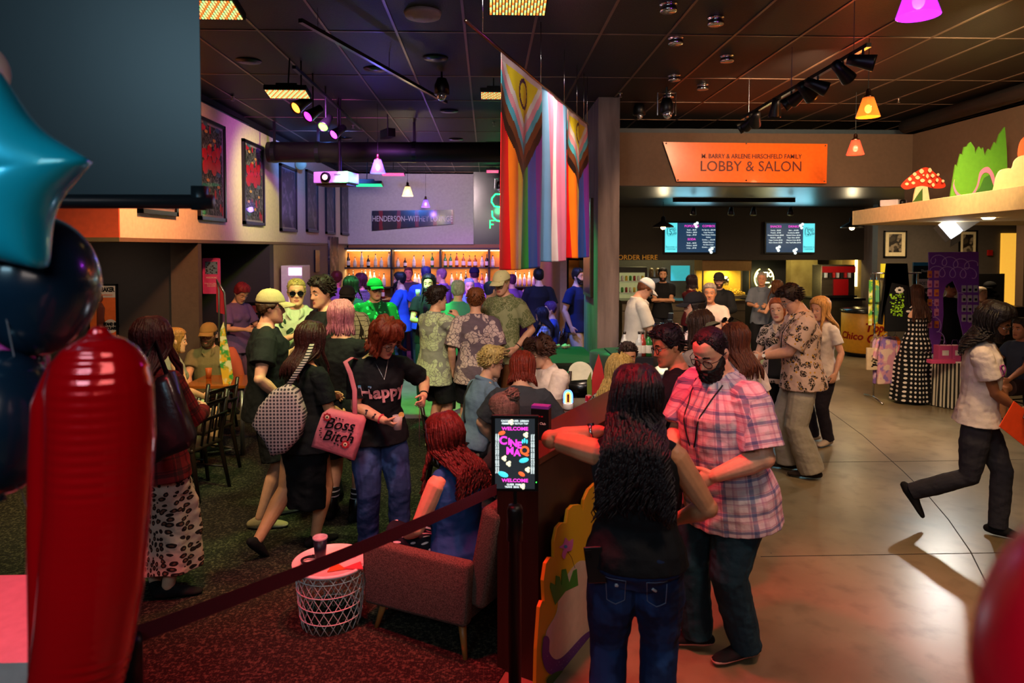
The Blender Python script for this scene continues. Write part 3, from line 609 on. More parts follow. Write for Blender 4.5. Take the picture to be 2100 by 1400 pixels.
b = MB(); b.box((LW, 17.4, 2.29), (xb, 17.6, 4.07)); struct(b, 'wall_bar', mat('wall_lilac', 'a39aa0', .75, bump=.05))
b = MB(); b.box((xb, 17.45, 2.29), (1.6, 17.6, CEIL)); struct(b, 'wall_glossy', mat('wall_gloss', '1c2226', .22, spec=.8, bump=.15, bscale=3))
b = MB(); b.box((LW, 17.45, 0), (2.4, 17.6, 2.29)); struct(b, 'wall_bar_lower', mat('wall_bar_wood', '6b3f1c', .5, pat=P_wood('8a5424', '5c3413', 0, .6)))
# concrete pier
mpier = mat('board_concrete', rough=.85, pat=lambda t: t.mix(t.ramp(t.noise(t.sc(t.obj(), (9, 9, 1.2)), 1.0, 6), .3, .7), c4('82706a'), c4('5e504b')), bump=.3, bscale=14)
b = MB(); b.box((1.42, 8.77, 0), (1.70, 10.0, CEIL)); struct(b, 'column_2', mpier, bev=.004)
b = MB(); b.box((1.30, 12.2, 0), (1.42, 17.4, CEIL - .9)); struct(b, 'wall_passage', mat('wall_tan', '7a5c40', .7))
b = MB(); b.box((2.35, 12.9, 0), (2.5, 19, 3.12)); struct(b, 'wall_kitchen_left', mdk)
# concession header, soffit and menu wall
mhead = mat('header_paint', '5a4636', .8, bump=.12, bscale=60)
b = MB(); b.box((1.70, 10.07, 3.12), (6.37, 10.25, 3.9)); struct(b, 'wall_header', mhead)
b = MB(); b.box((1.70, 10.25, 3.12), (12.9, 15.5, 3.2)); struct(b, 'ceiling_soffit', mat('soffit', '2c231b', .35, spec=.6, bump=.1, bscale=4))
xm = aY(1772, 500, 15.5).x
b = MB(); b.box((1.7, 15.5, 1.92), (xm, 15.65, 3.12)); struct(b, 'wall_menu', mat('menu_wall', '2f261f', .8, bump=.1))
b = MB(); b.box((xm, 15.0, 0), (xm + .55, 15.6, 3.12)); struct(b, 'column_3', mpier)
b = MB(); b.box((6.37, 3.0, 2.75), (8.9, 10.25, 3.9)); struct(b, 'wall_right', mhead)
b = MB(); pl = [(5.46, 10.02), (4.76, 6.06), (4.22, 3.0), (8.9, 3.0), (8.9, 10.06), (5.46, 10.06)]; b.loft([[V((x, y, 2.54)) for x, y in pl], [V((x, y, 2.75)) for x, y in pl]]); struct(b, 'trim_3', mat('ledge_cream', 'ecd094', .7), bev=.004)
b = MB(); b.box((aY(1800, 500, 14.2).x, 14.2, 0), (12.9, 14.4, 3.12)); struct(b, 'wall_gallery', mat('wall_gallery', '4c443e', .75, bump=.1))
x0, x1 = aY(2053, 500, 14.18).x, aY(2085, 500, 14.18).x
b = MB(); b.box((x0, 14.15, .0), (x1, 14.2, aY(2060, 478, 14.18).z)); struct(b, 'door_1', mat('doorway_light', 'f0b040', .6, emit=.9, ecol='f2b23c'))
b = MB(); b.box((aY(2092, 500, 12.9).x, 12.8, 0), (12.9, 13.0, 3.12)); struct(b, 'column_4', mat('column_brown', '5a4330', .8))
# kitchen behind the counter
b = MB(); b.box((2.5, 18.2, 0), (12.9, 18.4, 3.12)); struct(b, 'wall_kitchen', mat('kitchen_wall', '3a3a3c', .7))
mcol = mat('kitchen_column', rough=.8, pat=lambda t: t.mix(t.ramp(t.noise(t.obj(), 3, 5), .3, .7), c4('b09a62'), c4('8a7444')))
for i, (a, c) in enumerate(((1618, 1672), (1722, 1766))):
    b = MB(); b.box((aY(a, 600, 17.6).x, 17.5, 0), (aY(c, 600, 17.6).x, 18.2, 3.12)); struct(b, 'column_%d' % (5 + i), mcol)
b = MB(); b.box((aY(1753, 600, 17.4).x, 17.38, 1.2), (aY(1757, 600, 17.4).x, 17.42, 2.05)); thing(b, 'wall_light', mat('strip_glow', 'ffe9b0', emit=7, ecol='ffdc8c'), 'slim glowing strip light on the column behind the soda fountain', 'light')
light('AREA', (4.4, 17.0, 2.9), (1, .82, .35), 60, (4.4, 17.2, 0), size=1.2); light('AREA', (7.4, 16.8, 2.9), (1, .86, .35), 60, (7.6, 17.6, 0), size=1.2); light('AREA', (8.8, 12.5, 2.9), (1, .72, .40), 60, (8.8, 12.6, 0), size=1.0)
# half wall between lounge and lobby
ang = math.atan2((aZ(1400, 769, 1.15) - aZ(1104, 939, 1.15)).x, (aZ(1400, 769, 1.15) - aZ(1104, 939, 1.15)).y)
A0 = aZ(1104, 939, 1.15); d = V((math.sin(ang), math.cos(ang), 0)); nL = V((-d.y, d.x, 0)); LEN = 3.6
mwal = mat('walnut_panel', rough=.38, pat=P_wood('3a2218', '22130d', 2, 1.2), spec=.5)
def pr(pts, z0, z1, mb): mb.loft([[V((p.x, p.y, z0)) for p in pts], [V((p.x, p.y, z1)) for p in pts]])
wth = .24
b = MB(); pr([A0, A0 + d * LEN, A0 + d * LEN + nL * wth, A0 + nL * wth], 0, 1.12, b); struct(b, 'wall_half', mwal)
b = MB(); pr([A0 - nL * .012 - d * .012, A0 + d * LEN - nL * .012, A0 + d * LEN + nL * (wth + .08), A0 + nL * (wth + .03) - d * .012], 1.12, 1.155, b); struct(b, 'trim_4', mat('walnut_cap', rough=.22, pat=P_wood('5c2a1a', '3a170e', 1, 1.2), spec=.6), bev=.003)
HW = (A0, d, nL)
B0 = A0 + d * LEN
b = MB(); pts = [B0 + V((math.sin(ang + .16 * i), math.cos(ang + .16 * i), 0)) * 0 for i in range(1)]; p = B0.copy(); out = [p.copy()]
for i in range(8): p = p + V((math.sin(ang - .05 * i), math.cos(ang - .05 * i), 0)) * .16; out.append(p.copy())
# ------------------------------------------------------------ the people
wt = mat('print_white', 'f2ece6', .6)
# --- near the camera
man = person(1497, 3.62, 672, -112, 'bearded person in glasses and pink-blue plaid shirt talking beside the half wall', w=1.36, sk='light', h=1.80, lean=7, side=0, head=(-14, 22, -4), L=((.17, .22, 1.05), (.9, -.7, -.6), .6), Rr=((.05, .36, 1.13), (.8, -.6, -.8), .8),
    hair=('recede', '1c1114', {'t': .004, 'n': .2, 'tuft': 90, 'tl': .2}), beard=('1c1411', .013), glasses=('clear', '141214'), shirt=('shirt', cloth('plaid_pink', 'd8ccd4', pat=P_plaid('cdbfc4', '24467e', '9a5f80', 11.5, 'b98a94')), {'slv': .86, 'hem': .72, 'fit': .026}),
    bottom=('jeans', cloth('denim_teal', '16303a', pat=P_blotch(['14303c', '1d3f4c'], 7))), shoes='141316', sole='d8a49c', legL={'a': (.10, -.04, .085), 't': 5}, legR={'a': (.09, .12, .085), 't': 30}, vx=.0042)
line_on(man, [(-.10, 1.46), (-.075, 1.36), (-.03, 1.12)], .004, mat('lanyard_black', '121214', .6), 'lanyard'); line_on(man, [(.10, 1.46), (.06, 1.36), (-.02, 1.12)], .004, mat('lanyard_black'), 'lanyard')
wom = person(1308, 2.88, 786, 12, 'person with long dark curly hair and black sleeveless top, elbow raised', fem=True, w=1.26, sk='tan', h=1.64, lean=3, head=(-20, 12, 5), L=((.175, .10, 1.475), (1, .30, -.12), .5, (0, -.2, -1), (-.8, .1, .10)), Rr=((.20, .22, 1.04), (1, -.5, -.4), .5),
    hair=('curly', '160d10', {'cnt': 330, 'len': .41, 'amp': .020, 'r': .0078, 'span': 105, 'flare': .55, 't': .026}), shirt=('sleeveless', '0d0d11', {'hem': .905, 'fit': .014}), bottom=('jeans', cloth('denim_blue', '16264a', pat=P_blotch(['12244a', '1c3868', '0e1c3a'], 5))), shoes='141416', legL={'a': (.13, -.03, .085)}, legR={'a': (.10, .03, .085)}, vx=.0042)
b = MB(); t_ = wom
def bracelet(inf, side, col, name, r=.031, m=None, disc=False):
    S, E, W, hd, pn, cu_, s = inf['J'][side]; d_ = (W - E).normalized(); c = W - d_ * .035; b = MB(); b.sm = True; n = d_.orthogonal().normalized(); q = d_.cross(n)
    b.tube([c + (n * math.cos(a) + q * math.sin(a)) * r for a in (2 * PI * j / 18 for j in range(19))], (.006 if not disc else .008), 8); mm = m or mat('band_' + col, col, .3, .5 if disc else 0)
    o = b.obj(name, mm, inf['root'], True)
    if disc: b = MB(); e = (-pn - d_ * (-pn).dot(d_)).normalized(); b.tube([c + e * (r - .004), c + e * (r + .009)], .017, 16); b.obj('watch_face', mat('dial_' + disc, disc, .25), o)
bracelet(wom, 'L', 'b8b4b0', 'watch', .030, mat('steel_watch', 'b8b4b0', .25, 1), '202428')
# jeans pockets and rips
for s_, rp in ((-1, ((-.088, .845), (-.082, .835), (-.094, .833))), (1, ((.07, .84), (.078, .832), (.088, .822)))):
    k_ = wom['k']; pk = [(s_ * .135, .875), (s_ * .045, .885), (s_ * .05, .76), (s_ * .09, .74), (s_ * .13, .76), (s_ * .135, .875)]
    line_on(wom, pk, .0022, mat('stitch', '5a6480', .7), 'pocket_seam', -1, 'bottom', off=.002); line_on(wom, [rp[0], rp[1], rp[2]], .006, mat('fray', 'b9bfc8', .8), 'ripped_patch', -1, 'bottom', off=.001)
line_on(wom, [(-.13, .93), (0, .915), (.13, .93)], .002, mat('stitch'), 'waist_seam', -1, 'bottom', off=.002)
msk = person(1418, 4.35, 678, -62, 'person with round glasses and black tee holding up a foil-wrapped snack', w=1.15, sk='tan', h=1.68, lean=10, head=(-35, 5, 0), L=((.10, .31, 1.30), (.9, .2, -1), .9, (0, 0, 1)), Rr=((.08, .30, 1.33), (.9, .2, -1), .9, (0, 0, 1)), hair=('short', '161012', {'t': .014, 'tuft': 60}), glasses=('clear', '121214'), shirt=('tee', '121218', {'slv': .85}), bottom=('trousers', '16161a'), vx=.005)
print_on(msk, 'ny', .09, 1.22, wt, x=-.04, shear=.2)
oc = person(1445, 5.3, 645, -30, 'person in an olive cap seen from behind the plaid shirt', w=1.0, sk='warm', h=1.68, head=(-10, 10, 0), L='hold', Rr='hold', hair=('bob', '3a2418'), hat=('capback', '6a6850'), shirt=('tee', 'a89890'), bottom=('jeans', '20283a'))
sg = person(1518, 5.0, 668, -20, 'person in a white tee with sunglasses pushed up on auburn hair', fem=True, w=1.15, sk='light', h=1.60, head=(-8, 12, 0), L='hold', Rr='down', hair=('wavy', '5a2c1c', {'len': .22}), glasses=('sun', '141012', 1), shirt=('tee', 'd8c4c0'), bottom=('jeans', '1c2438'))
ph = person(1440, 6.7, 597, -68, 'photographer in a black cap raising a camera, dark ponytail', fem=True, sk='light', h=1.74, lean=4, head=(-16, 3, 0), L=((.05, .24, 1.36), (.8, .2, -1), .9), Rr=((.05, .22, 1.40), (.9, .2, -1), .9), hair=('pony', '1e1410', {'len': .36, 'cnt': 46}), hat=('cap', '1c1b1f'), shirt=('tee', 'dcc8c4'), bottom=('jeans', '202430'))
pat_ = person(1648, 6.48, 578, -78, 'tall person in a cream botanical shirt and grey jeans holding a cup', w=1.18, sk='light', h=1.86, lean=3, head=(-6, 28, 0), L=((.07, .36, 1.10), (.8, -.6, -.9), .8), Rr=((.04, .34, 1.09), (.8, -.6, -.9), .8), hair=('short', '24130e', {'t': .017}), glasses=('clear', '8a8078'),
    shirt=('shirt', cloth('botanical', 'd6b8a8', pat=P_leaf('cfae9c', '2c241c', 13, .44, 'c08a28')), {'slv': .82, 'hem': .80, 'fit': .026}), bottom=('wide', 'a39a8a'), shoes='2a2019', legL={'a': (.12, -.06, .085), 't': 10}, legR={'a': (.12, .08, .085), 't': 14})
bracelet(pat_, 'L', '1a1614', 'watch', .033, None, 'f2eee6'); line_on(pat_, [(-.09, 1.46), (-.07, 1.3), (-.02, 1.12)], .004, mat('lanyard_black'), 'lanyard')
ap = person(1600, 7.25, 613, -150, 'smiling person in black apron overalls over a floral shirt', fem=True, sk='pale', h=1.64, head=(10, 4, 6), L='down', Rr='down', hair=('bun', 'a0522c', {'c': (0, -.12, .03), 'rb': .03, 't': .009}), shirt=('shirt', cloth('floral_bw', 'cbb4a8', pat=P_leaf('c8b0a4', '2a2622', 10, .56))), bottom=('trousers', '16161a'))
line_on(ap, [(-.06, 1.42), (-.08, 1.2), (-.09, 1.0)], .012, mat('apron', '141416', .8), 'apron_strap')
b = MB(); k_ = ap['k']; tr = proj_tree(ap['shirt']); g = []
for i in range(9):
    g.append([]); 
    for j in range(9):
        x_ = -.10 + .025 * i; z_ = (1.22 - .045 * j) * k_; h_ = tr.ray_cast(V((x_, .6, z_)), V((0, -1, 0)), 1.0); g[-1].append((h_[0] if h_[0] else V((x_, .13, z_))) + V((0, .008, 0)))
b.loft([r_ + [p + V((0, -.006, 0)) for p in r_[::-1]] for r_ in g]); b.obj('apron', mat('apron'), ap['shirt'], True)
person(1688, 7.5, 626, -110, 'blonde person in a white shirt standing behind the botanical shirt', fem=True, sk='light', h=1.62, head=(0, 10, 0), hair=('long', 'c08a4a', {'len': .22}), shirt=('tee', 'd8ccc4'), bottom=('jeans', '241f28'), shoes='b0a090')
wk = person(2012, 5.05, 628, 128, 'person walking in a white tee with long dark curls, carrying a laptop', w=1.0, sk='brown', h=1.76, lean=3, head=(10, 16, 0), L=((.16, .22, .98), (1, -.8, -.2), .6), Rr=((-.02, .24, 1.00), (1, -.7, -.5), .8), hair=('curly', '120c0d', {'cnt': 200, 'len': .20, 'amp': .02, 'flare': .9, 't': .03, 'span': 98, 'r': .008}), glasses=('clear', '2a2018'), beard=('1a1210', .003),
    shirt=('tee', 'cbbcb4', {'hem': .86}), bottom=('jeans', '2c2a30'), shoes='141214', legL={'a': (.06, .14, .085), 't': 8}, legR={'a': (.07, -.40, .27), 'f': -55, 't': 5})
print_on(wk, 'Denver', .062, 1.315, mat('print_black', '1c1a1c', .6), x=.035, align='LEFT', bold=.001); print_on(wk, 'Film', .062, 1.26, mat('print_black'), x=.035, align='LEFT', bold=.001)
line_on(wk, [(.115, 1.33), (.115, 1.25), (.055, 1.25), (.055, 1.33), (.115, 1.33), (.055, 1.25)], .004, mat('print_magenta', 'a03a8a', .5), 'logo_print'); line_on(wk, [(-.06, 1.46), (0, 1.37), (.06, 1.46)], .0018, mat('gold_chain', 'd8a850', .3, 1), 'necklace')
polk = person(1880, 9.35, 590, 10, 'person in an off-shoulder black polka-dot maxi dress at the merchandise table', fem=True, w=1.0, sk='light', h=1.65, head=(20, 8, 0), L='hold', Rr=((.12, .36, 1.05), (.8, -.6, -.8), .5), hair=('long', '3a2014', {'len': .34, 'cnt': 60}), shirt=('shirt', cloth('polka', '0e0c10', pat=P_dots('0e0c10', 'd8ccc4', 16, .26)), {'neck': 1.36}), bottom=('skirt', cloth('polka'), .04, .29))
# --- left group
leo = person(305, 4.25, 672, 15, 'person with long dark red hair and a leopard print skirt behind the red balloon', fem=True, w=1.15, sk='light', h=1.74, L='hold', Rr='hold', hair=('wavy', '3a0f12', {'len': .52, 'cnt': 170, 'amp': .012, 'flare': .5, 't': .022}), shirt=('long', cloth('red_black_plaid', '5a1414', pat=P_plaid('6e1416', '120a0c', '0e0808', 7))), bottom=('skirt', cloth('leopard', 'b08a74', pat=P_leopard('b89684', '241410', '6a4030', 27)), .19, .22), shoes='120f10', legR={'a': (.06, .05, .085), 't': 60}, legL={'a': (.08, .1, .085), 't': -40})
cm = person(545, 5.48, 589, 72, 'person in a khaki cap, black tee and dark shorts standing in profile', w=1.03, sk='light', h=1.86, lean=1, head=(0, 2, 0), L=((.12, .30, 1.33), (.8, .1, -1), .7), Rr='pocket', hair=('short', '3a2416', {'t': .018, 'n': .5, 'tuft': 60}), hat=('cap', 'a89870'), glasses=('clear', '3a3028'), shirt=('tee', '16181a', {'fit': .026}), bottom=('shorts', '17181b', .90), shoes='9a8a68', sole='c8bc9c', legL={'a': (.10, .06, .085)}, legR={'a': (.12, -.06, .085)})
c1 = person(622, 5.0, 676, 38, 'person with straight dark auburn hair, black tee and black midi skirt', fem=True, w=1.18, sk='warm', h=1.62, lean=2, head=(0, 10, 0), L='hold', Rr=((.14, .26, 1.04), (.8, -.9, -.6), .5), hair=('long', '33100f', {'len': .22, 'cnt': 130, 't': .02, 'flare': .2}), shirt=('tee', '121216', {'slv': .8}), bottom=('skirt', '0f0f12', .34, .17), shoes='151212', legR={'a': (.04, .06, .085), 't': 10}, legL={'a': (.10, -.36, .16), 'f': -45, 't': -10})
c2 = person(700, 5.5, 622, 14, 'person with a pink bob, black tee and black boots seen from behind', fem=True, w=1.12, sk='light', h=1.76, head=(-38, 5, 0), L='hold', Rr='hold', hair=('bob', 'b0687a', {'len': .10, 'cnt': 110, 't': .018}), shirt=('tee', '131317'), bottom=('shorts', '17181a', .9), shoes='0e0e10')
for nm in 'RL':
    hp, kn, an, *_ = c2['K'][nm]; b = MB(); b.tube([an + V((0, 0, .0)), an.lerp(kn, .42)], [.056, .06], 16); b.obj('sock', mat('sock_stripe', rough=.9, pat=P_stripe(['121214', '121214', '121214', 'd8d4d0'], 2, 26)), c2['root'], True)
    b = MB(); b.tube([an + V((0, -.005, -.03)), an.lerp(kn, .2)], [.058, .062], 16, rnd_cap=True); b.obj('boot_shaft', mat('boot_leather', '101010', .25), c2['root'], True)
c3 = person(772, 4.95, 655, 155, 'person with an auburn bob and glasses holding a cup, pink tote on the shoulder', fem=True, w=1.16, sk='light', h=1.70, lean=5, head=(-28, 30, 6), Rr=((.02, .26, 1.06), (.9, -.7, -.6), .9, (-.7, .2, .3)), L=((.30, .16, 1.17), (1, -.8, -.4), 1.0), hair=('bob', '6a2614', {'len': .05, 'cnt': 70, 't': .026, 'n': .6, 'flare': .5}), glasses=('clear', '6a5048'), shirt=('tee', '111116', {'slv': .8, 'hem': .84}),
    bottom=('jeans', cloth('denim_mid', '2c3e6c', pat=P_blotch(['2a3c6a', '40568a', '22335c'], 5)), 0), shoes='18181c', legR={'a': (.09, .04, .085)}, legL={'a': (.13, .10, .085)}, vx=.0048)
print_on(c3, 'Happy', .128, 1.235, mat('print_happy', rough=.6, pat=lambda t: t.mix(t.ramp(t.n('SeparateXYZ', Vector=t.obj()).outputs[2], 1.20, 1.24), c4('e8a0a8'), c4('4aa0d0'))), shear=-.15, bold=.004)
line_on(c3, [(-.055, 1.46), (0, 1.33), (.055, 1.46)], .0018, mat('silver_chain', 'c0c0c4', .3, 1), 'necklace')
for a_, zz, rr, sd in ((.35, 0, .012, 'R'), (.62, 0, .011, 'R')):
    S, E, W, hd, pn, cu_, s_ = c3['J'][sd]; b = MB(); tr = proj_tree(c3['body']); c_ = E.lerp(W, a_); dd = V((.25, 1, .2)).normalized()
    hh = tr.ray_cast(c_ + dd * .2, -dd, .3)
    if hh[0]:
        for i in range(9): b.ball(hh[0] + V((rnd.uniform(-.014, .014), .0, rnd.uniform(-.014, .014))), (.008, .004, .006), 5)
        b.obj('tattoo', mat('tattoo_ink', '3c2c34', .6), c3['body'], True)
bracelet(c3, 'R', 'c83a50', 'wristband', .030); bracelet(c3, 'L', '101012', 'wristband', .030)
bt = person(668, 6.0, 560, -128, 'tall dark-haired person in a black slogan tee looking down left', w=1.10, sk='light', h=1.96, lean=0, head=(-4, 8, 0), L=((.02, .30, 1.16), (.8, -.5, -.8), .7), Rr=((.10, .30, 1.14), (.8, -.5, -.8), .7), hair=('short', '1e100e', {'t': .017, 'tl': .5}), shirt=('tee', '141318', {'slv': .8, 'fit': .028}), bottom=('trousers', '18181c'))
print_on(bt, "I'm a s", .06, 1.27, wt, x=-.03, bold=.001); print_on(bt, 'my little', .06, 1.205, wt, bold=.001)
sm = person(608, 6.75, 570, 172, 'person in sunglasses and a pale floral camp shirt with short blond hair', w=1.02, sk='light', h=1.9, head=(-8, 0, 0), L='hold', Rr='chest', hair=('short', 'a08a50', {'t': .007, 'tuft': 50, 'tl': .2}), glasses=('sun', '141414'), shirt=('shirt', cloth('mint_floral', 'b8c0a4', pat=P_leaf('b0b89c', '22382a', 6, .25)), {'slv': .85}), bottom=('trousers', '202428'))
person(487, 9.3, 578, 125, 'person with red hair and a purple baseball tee looking at their hands', fem=True, sk='light', h=1.74, head=(0, 35, 0), L='hold', Rr='hold', hair=('short', '7a2028', {'t': .016}), shirt=('tee', cloth('purple_tee', '6a5080'), {'slv': .8}), bottom=('trousers', '6a4a6a'))
gp_ = person(712, 8.0, 588, -5, 'person in a backwards black cap and a pale grid-check shirt from behind', w=1.05, sk='light', h=1.73, L='hold', Rr='down', hair=('short', '2a1c14'), hat=('capback', '241c1e'), shirt=('shirt', cloth('grid_check', 'a89880', pat=P_grid('a09078', '221a18', 19, .11)), {'slv': .85, 'hem': .74}), bottom=('trousers', '1c1c20'))
person(768, 8.6, 567, 165, 'person in a green cap and dark green dragon-print shirt with glasses', w=1.22, sk='light', h=1.80, head=(-15, 0, 0), L='hold', Rr='down', hair=('short', '2a1c14'), hat=('cap', '0e6a34'), glasses=('clear', '181818'), shirt=('shirt', cloth('green_print', '0c5a2c', pat=P_leaf('0a5028', '3cc878', 13, .26)), {'slv': .85}), bottom=('trousers', '16181a'))
gs = person(890, 7.44, 597, 48, 'person in a grey tropical shirt and black shorts, hand at chin', w=1.06, sk='light', h=1.76, lean=2, head=(14, 0, 0), L='cross', Rr=((.07, .25, 1.44), (.9, .3, -1), .9), hair=('short', '24140e', {'t': .018}), shirt=('shirt', cloth('tropical_grey', '98968a', pat=P_leaf('86827a', 'b8bc98', 8, .62)), {'slv': .85, 'hem': .72, 'fit': .028}), bottom=('shorts', '111114', .85), shoes='d0c090', sole='e0d8c0', legL={'a': (.08, .02, .085)}, legR={'a': (.10, -.02, .085)})
bracelet(gs, 'R', '141416', 'watch', .032)
al = person(975, 7.3, 595, 2, 'person in a mauve hibiscus shirt with short ginger hair seen from behind', w=1.10, sk='light', h=1.75, head=(0, 4, 0), L='down', Rr='down', hair=('short', '6e3c1c', {'t': .012}), shirt=('shirt', cloth('hibiscus', '6c5a64', pat=P_leaf('66545e', 'c4a8a0', 7.5, .60)), {'slv': .9, 'hem': .76, 'fit': .028}), bottom=('shorts', '141418'))
yc = person(1034, 7.8, 551, -150, 'very tall person in a pale patterned cap and olive leaf shirt', w=.98, sk='light', h=1.95, head=(6, 14, 0), L='pocket', Rr='pocket', hair=('short', '8a6a3c', {'t': .008}), hat=('cap', cloth('spot_cap', 'd8cc98', pat=P_dots('d4c890', '3a3426', 26, .16, 1.0, 'obj'))), glasses=('clear', 'b0a890'), shirt=('shirt', cloth('olive_leaf', '9a9a70', pat=P_leaf('96966c', '6a7048', 9, .6)), {'slv': .82, 'hem': .80}), bottom=('trousers', '6a3c1c'))
bracelet(yc, 'L', '141416', 'watch', .032)
# --- bar crowd; some shirt and hair colours carry the blue and purple light
BAR = [
 (690, 11.5, 556, 10, 'person with short red-brown hair and lilac shirt at the far end of the bar', dict(hair=('short', '5a2a20'), shirt=('shirt', '8a80b0'))),
 (719, 9.6, 566, 20, 'person with very long straight dark hair near the bar shelves', dict(fem=True, hair=('long', '1c1216', {'len': .34}), shirt=('tee', '2a3050'))),
 (741, 11.2, 560, -40, 'person with a dark bob and white-dotted dark blouse at the bar', dict(fem=True, hair=('bob', '3a1a20', {'len': .05}), shirt=('shirt', cloth('dotted_blouse', '2a2030', pat=P_dots('2a2030', 'c8b8c8', 42, .26))))),
 (822, 11.4, 553, -82, 'bearded person in a blue tee and skate shoes reading beside the bar', dict(w=1.08, beard=('16120f', .014), hair=('short', '15100f'), shirt=('tee', '2c58b8'), bottom=('trousers', '16203a'), shoes='2a2620', sole='c8b8a0', L='hold', Rr='hold', h=1.78)),
 (838, 13.2, 546, 178, 'smiling person in a grey tee leaning among the bar patrons', dict(shirt=('tee', '4a4a58'), hair=('buzz', '5a3040'))),
 (874, 11.3, 543, -12, 'person in a bright blue tee with close-cropped hair facing the bottles', dict(w=1.1, hair=('buzz', '2a2a50'), shirt=('tee', '2a50c0'))),
 (880, 9.9, 562, 175, 'person with long dark hair and full beard holding a drink at the bar', dict(hair=('long', '120c10', {'len': .2}), beard=('120c10', .015), shirt=('tee', '101016'), L='hold', Rr='hold', head=(10, 0, 0))),
 (907, 12.2, 549, -60, 'bald person in a violet shirt leaning on the bar', dict(hair=('buzz', '8a5a70'), shirt=('shirt', '8a5a98'))),
 (939, 9.0, 576, 5, 'person with white hair and a teal shirt seen from behind', dict(w=1.12, hair=('short', 'a8b090'), shirt=('shirt', '4a9a80'))),
 (962, 11.0, 571, 170, 'grey-haired person in a pale shirt facing the room from the bar', dict(hair=('buzz', '8088a8'), shirt=('shirt', '6080b0'))),
 (973, 12.3, 546, -8, 'person in a dark fedora and violet hibiscus shirt at the bar', dict(w=1.15, hair=('buzz', '3a2030'), hat=('plain', '1c1838'), shirt=('shirt', cloth('violet_floral', '7a4a9a', pat=P_leaf('6a3c90', 'b890c8', 7, .4))))),
 (1004, 9.4, 590, 40, 'person in a royal blue tee half hidden behind the pale cap', dict(hair=('buzz', '2a3060'), shirt=('tee', '2a5ab0'), h=1.72)),
 (1050, 12.4, 562, -30, 'person in a magenta-lit shirt waiting at the bar counter', dict(hair=('buzz', '5a2a4a'), shirt=('shirt', '7a4a80'))),
 (1105, 11.9, 551, -10, 'dark-haired person in a black tee at the right end of the bar', dict(w=1.12, hair=('short', '140f10'), shirt=('tee', '121216', {'slv': .85}), L='hold')),
 (1184, 10.9, 548, 130, 'bearded person in a navy tee and cream trousers beside the concrete pier', dict(w=1.05, beard=('1a120f', .014), hair=('short', '1a1210'), shirt=('tee', '16204a'), bottom=('trousers', 'b0a090'))),
]
for px, D, top, fc, lb, kw in BAR:
    kw = dict(dict(sk='light', h=None, bottom=('trousers', '1c1c26'), L='hold', Rr='down'), **kw); person(px, D, top, fc, lb, **kw)
person(1118, 10.6, 632, -75, 'person in a black-white plaid flannel seated at the green-lit table with a plate', fem=True, seat=True, h=1.65, sk='light', head=(0, 15, 0), L='table', Rr=((.1, .3, 1.2), (.8, -.3, -1), .7), hair=('long', '161022', {'len': .3}), shirt=('long', cloth('flannel', '303048', pat=P_plaid('9aa0c0', '14142a', '0c0c1c', 9))), bottom=('trousers', '1a1a24'), z0=.1)
person(1131, 11.4, 620, -90, 'seated person with purple-tinted hair behind the plaid flannel', seat=True, h=1.72, sk='light', L='table', Rr='table', hair=('short', '4a2a5a'), shirt=('tee', '4050a0'), bottom=('trousers', '1a1a24'), z0=.1)
# --- seated in the lounge
dn = person(965, 5.75, 714, 62, 'person with short blond hair, glasses and denim shirt leaning in at the table', fem=True, w=1.12, seat=True, h=1.72, sk='light', lean=16, head=(10, -4, 0), L=((.12, .34, 1.14), (.8, -.5, -.8), .7), Rr=((.14, .30, 1.12), (.8, -.6, -.8), .8), hair=('short', 'b09458', {'t': .018}), glasses=('clear', '141416'), shirt=('shirt', cloth('chambray', '6a7c94'), {'slv': .9, 'name': 'shirt'}) , bottom=('trousers', '1a1a20'))
line_on(dn, [(-.10, 1.44), (-.07, 1.3), (.05, 1.05)], .010, mat('strap_black', '141416', .7), 'bag_strap', -1)
rg_ = person(1064, 5.35, 729, 8, 'person with a copper bob and charcoal tee with their back to the camera', fem=True, w=1.4, seat=True, h=1.70, sk='light', lean=20, head=(10, 10, 0), L=((.25, .30, 1.04), (1, -.2, -.3), .5), Rr=((.25, .30, 1.04), (1, -.2, -.3), .5), hair=('bob', '701f0c', {'len': .09, 'cnt': 140, 't': .02}), shirt=('tee', '3c3e44', {'slv': .8}), bottom=('trousers', '1c1c22'))
cw = person(1132, 6.75, 694, -128, 'person with curly brown hair and an open white shirt at the table', w=1.22, seat=True, h=1.72, sk='light', lean=8, head=(20, 12, 0), L='table', Rr='table', hair=('short', '3e2216', {'t': .028, 'n': .9, 'tuft': 220, 'tl': 1.4}), glasses=('clear', '8a6a50'), shirt=('long', 'c8b4a8', {'slv': .8, 'collar': 1, 'fit': .028}), bottom=('trousers', '1c1c22'))
person(1052, 4.6, 812, -55, 'person with grey curly hair in a topknot behind the screen stand', fem=True, seat=True, h=1.62, sk='light', head=(-5, 20, 0), L='table', Rr='table', hair=('bun', '5a5248', {'c': (0, -.09, .10), 'rb': .048, 't': .016}), shirt=('tee', '2a2c30'), bottom=('trousers', '1c1c22'))
person(1262, 5.62, 738, 25, 'person with tousled blonde waves and a black-white floral top', fem=True, seat=True, h=1.66, sk='light', lean=8, head=(0, 10, 0), L=((.18, .22, 1.30), (1, 0, -1), .7), Rr='table', hair=('wavy', 'a88848', {'len': .30, 'cnt': 140, 'amp': .016, 't': .024, 'flare': .5, 'n': .6}), shirt=('long', cloth('floral_dark', 'c0b4a0', pat=P_leaf('c4b8a4', '1c1818', 12, .6))), bottom=('trousers', '1c1c22'))
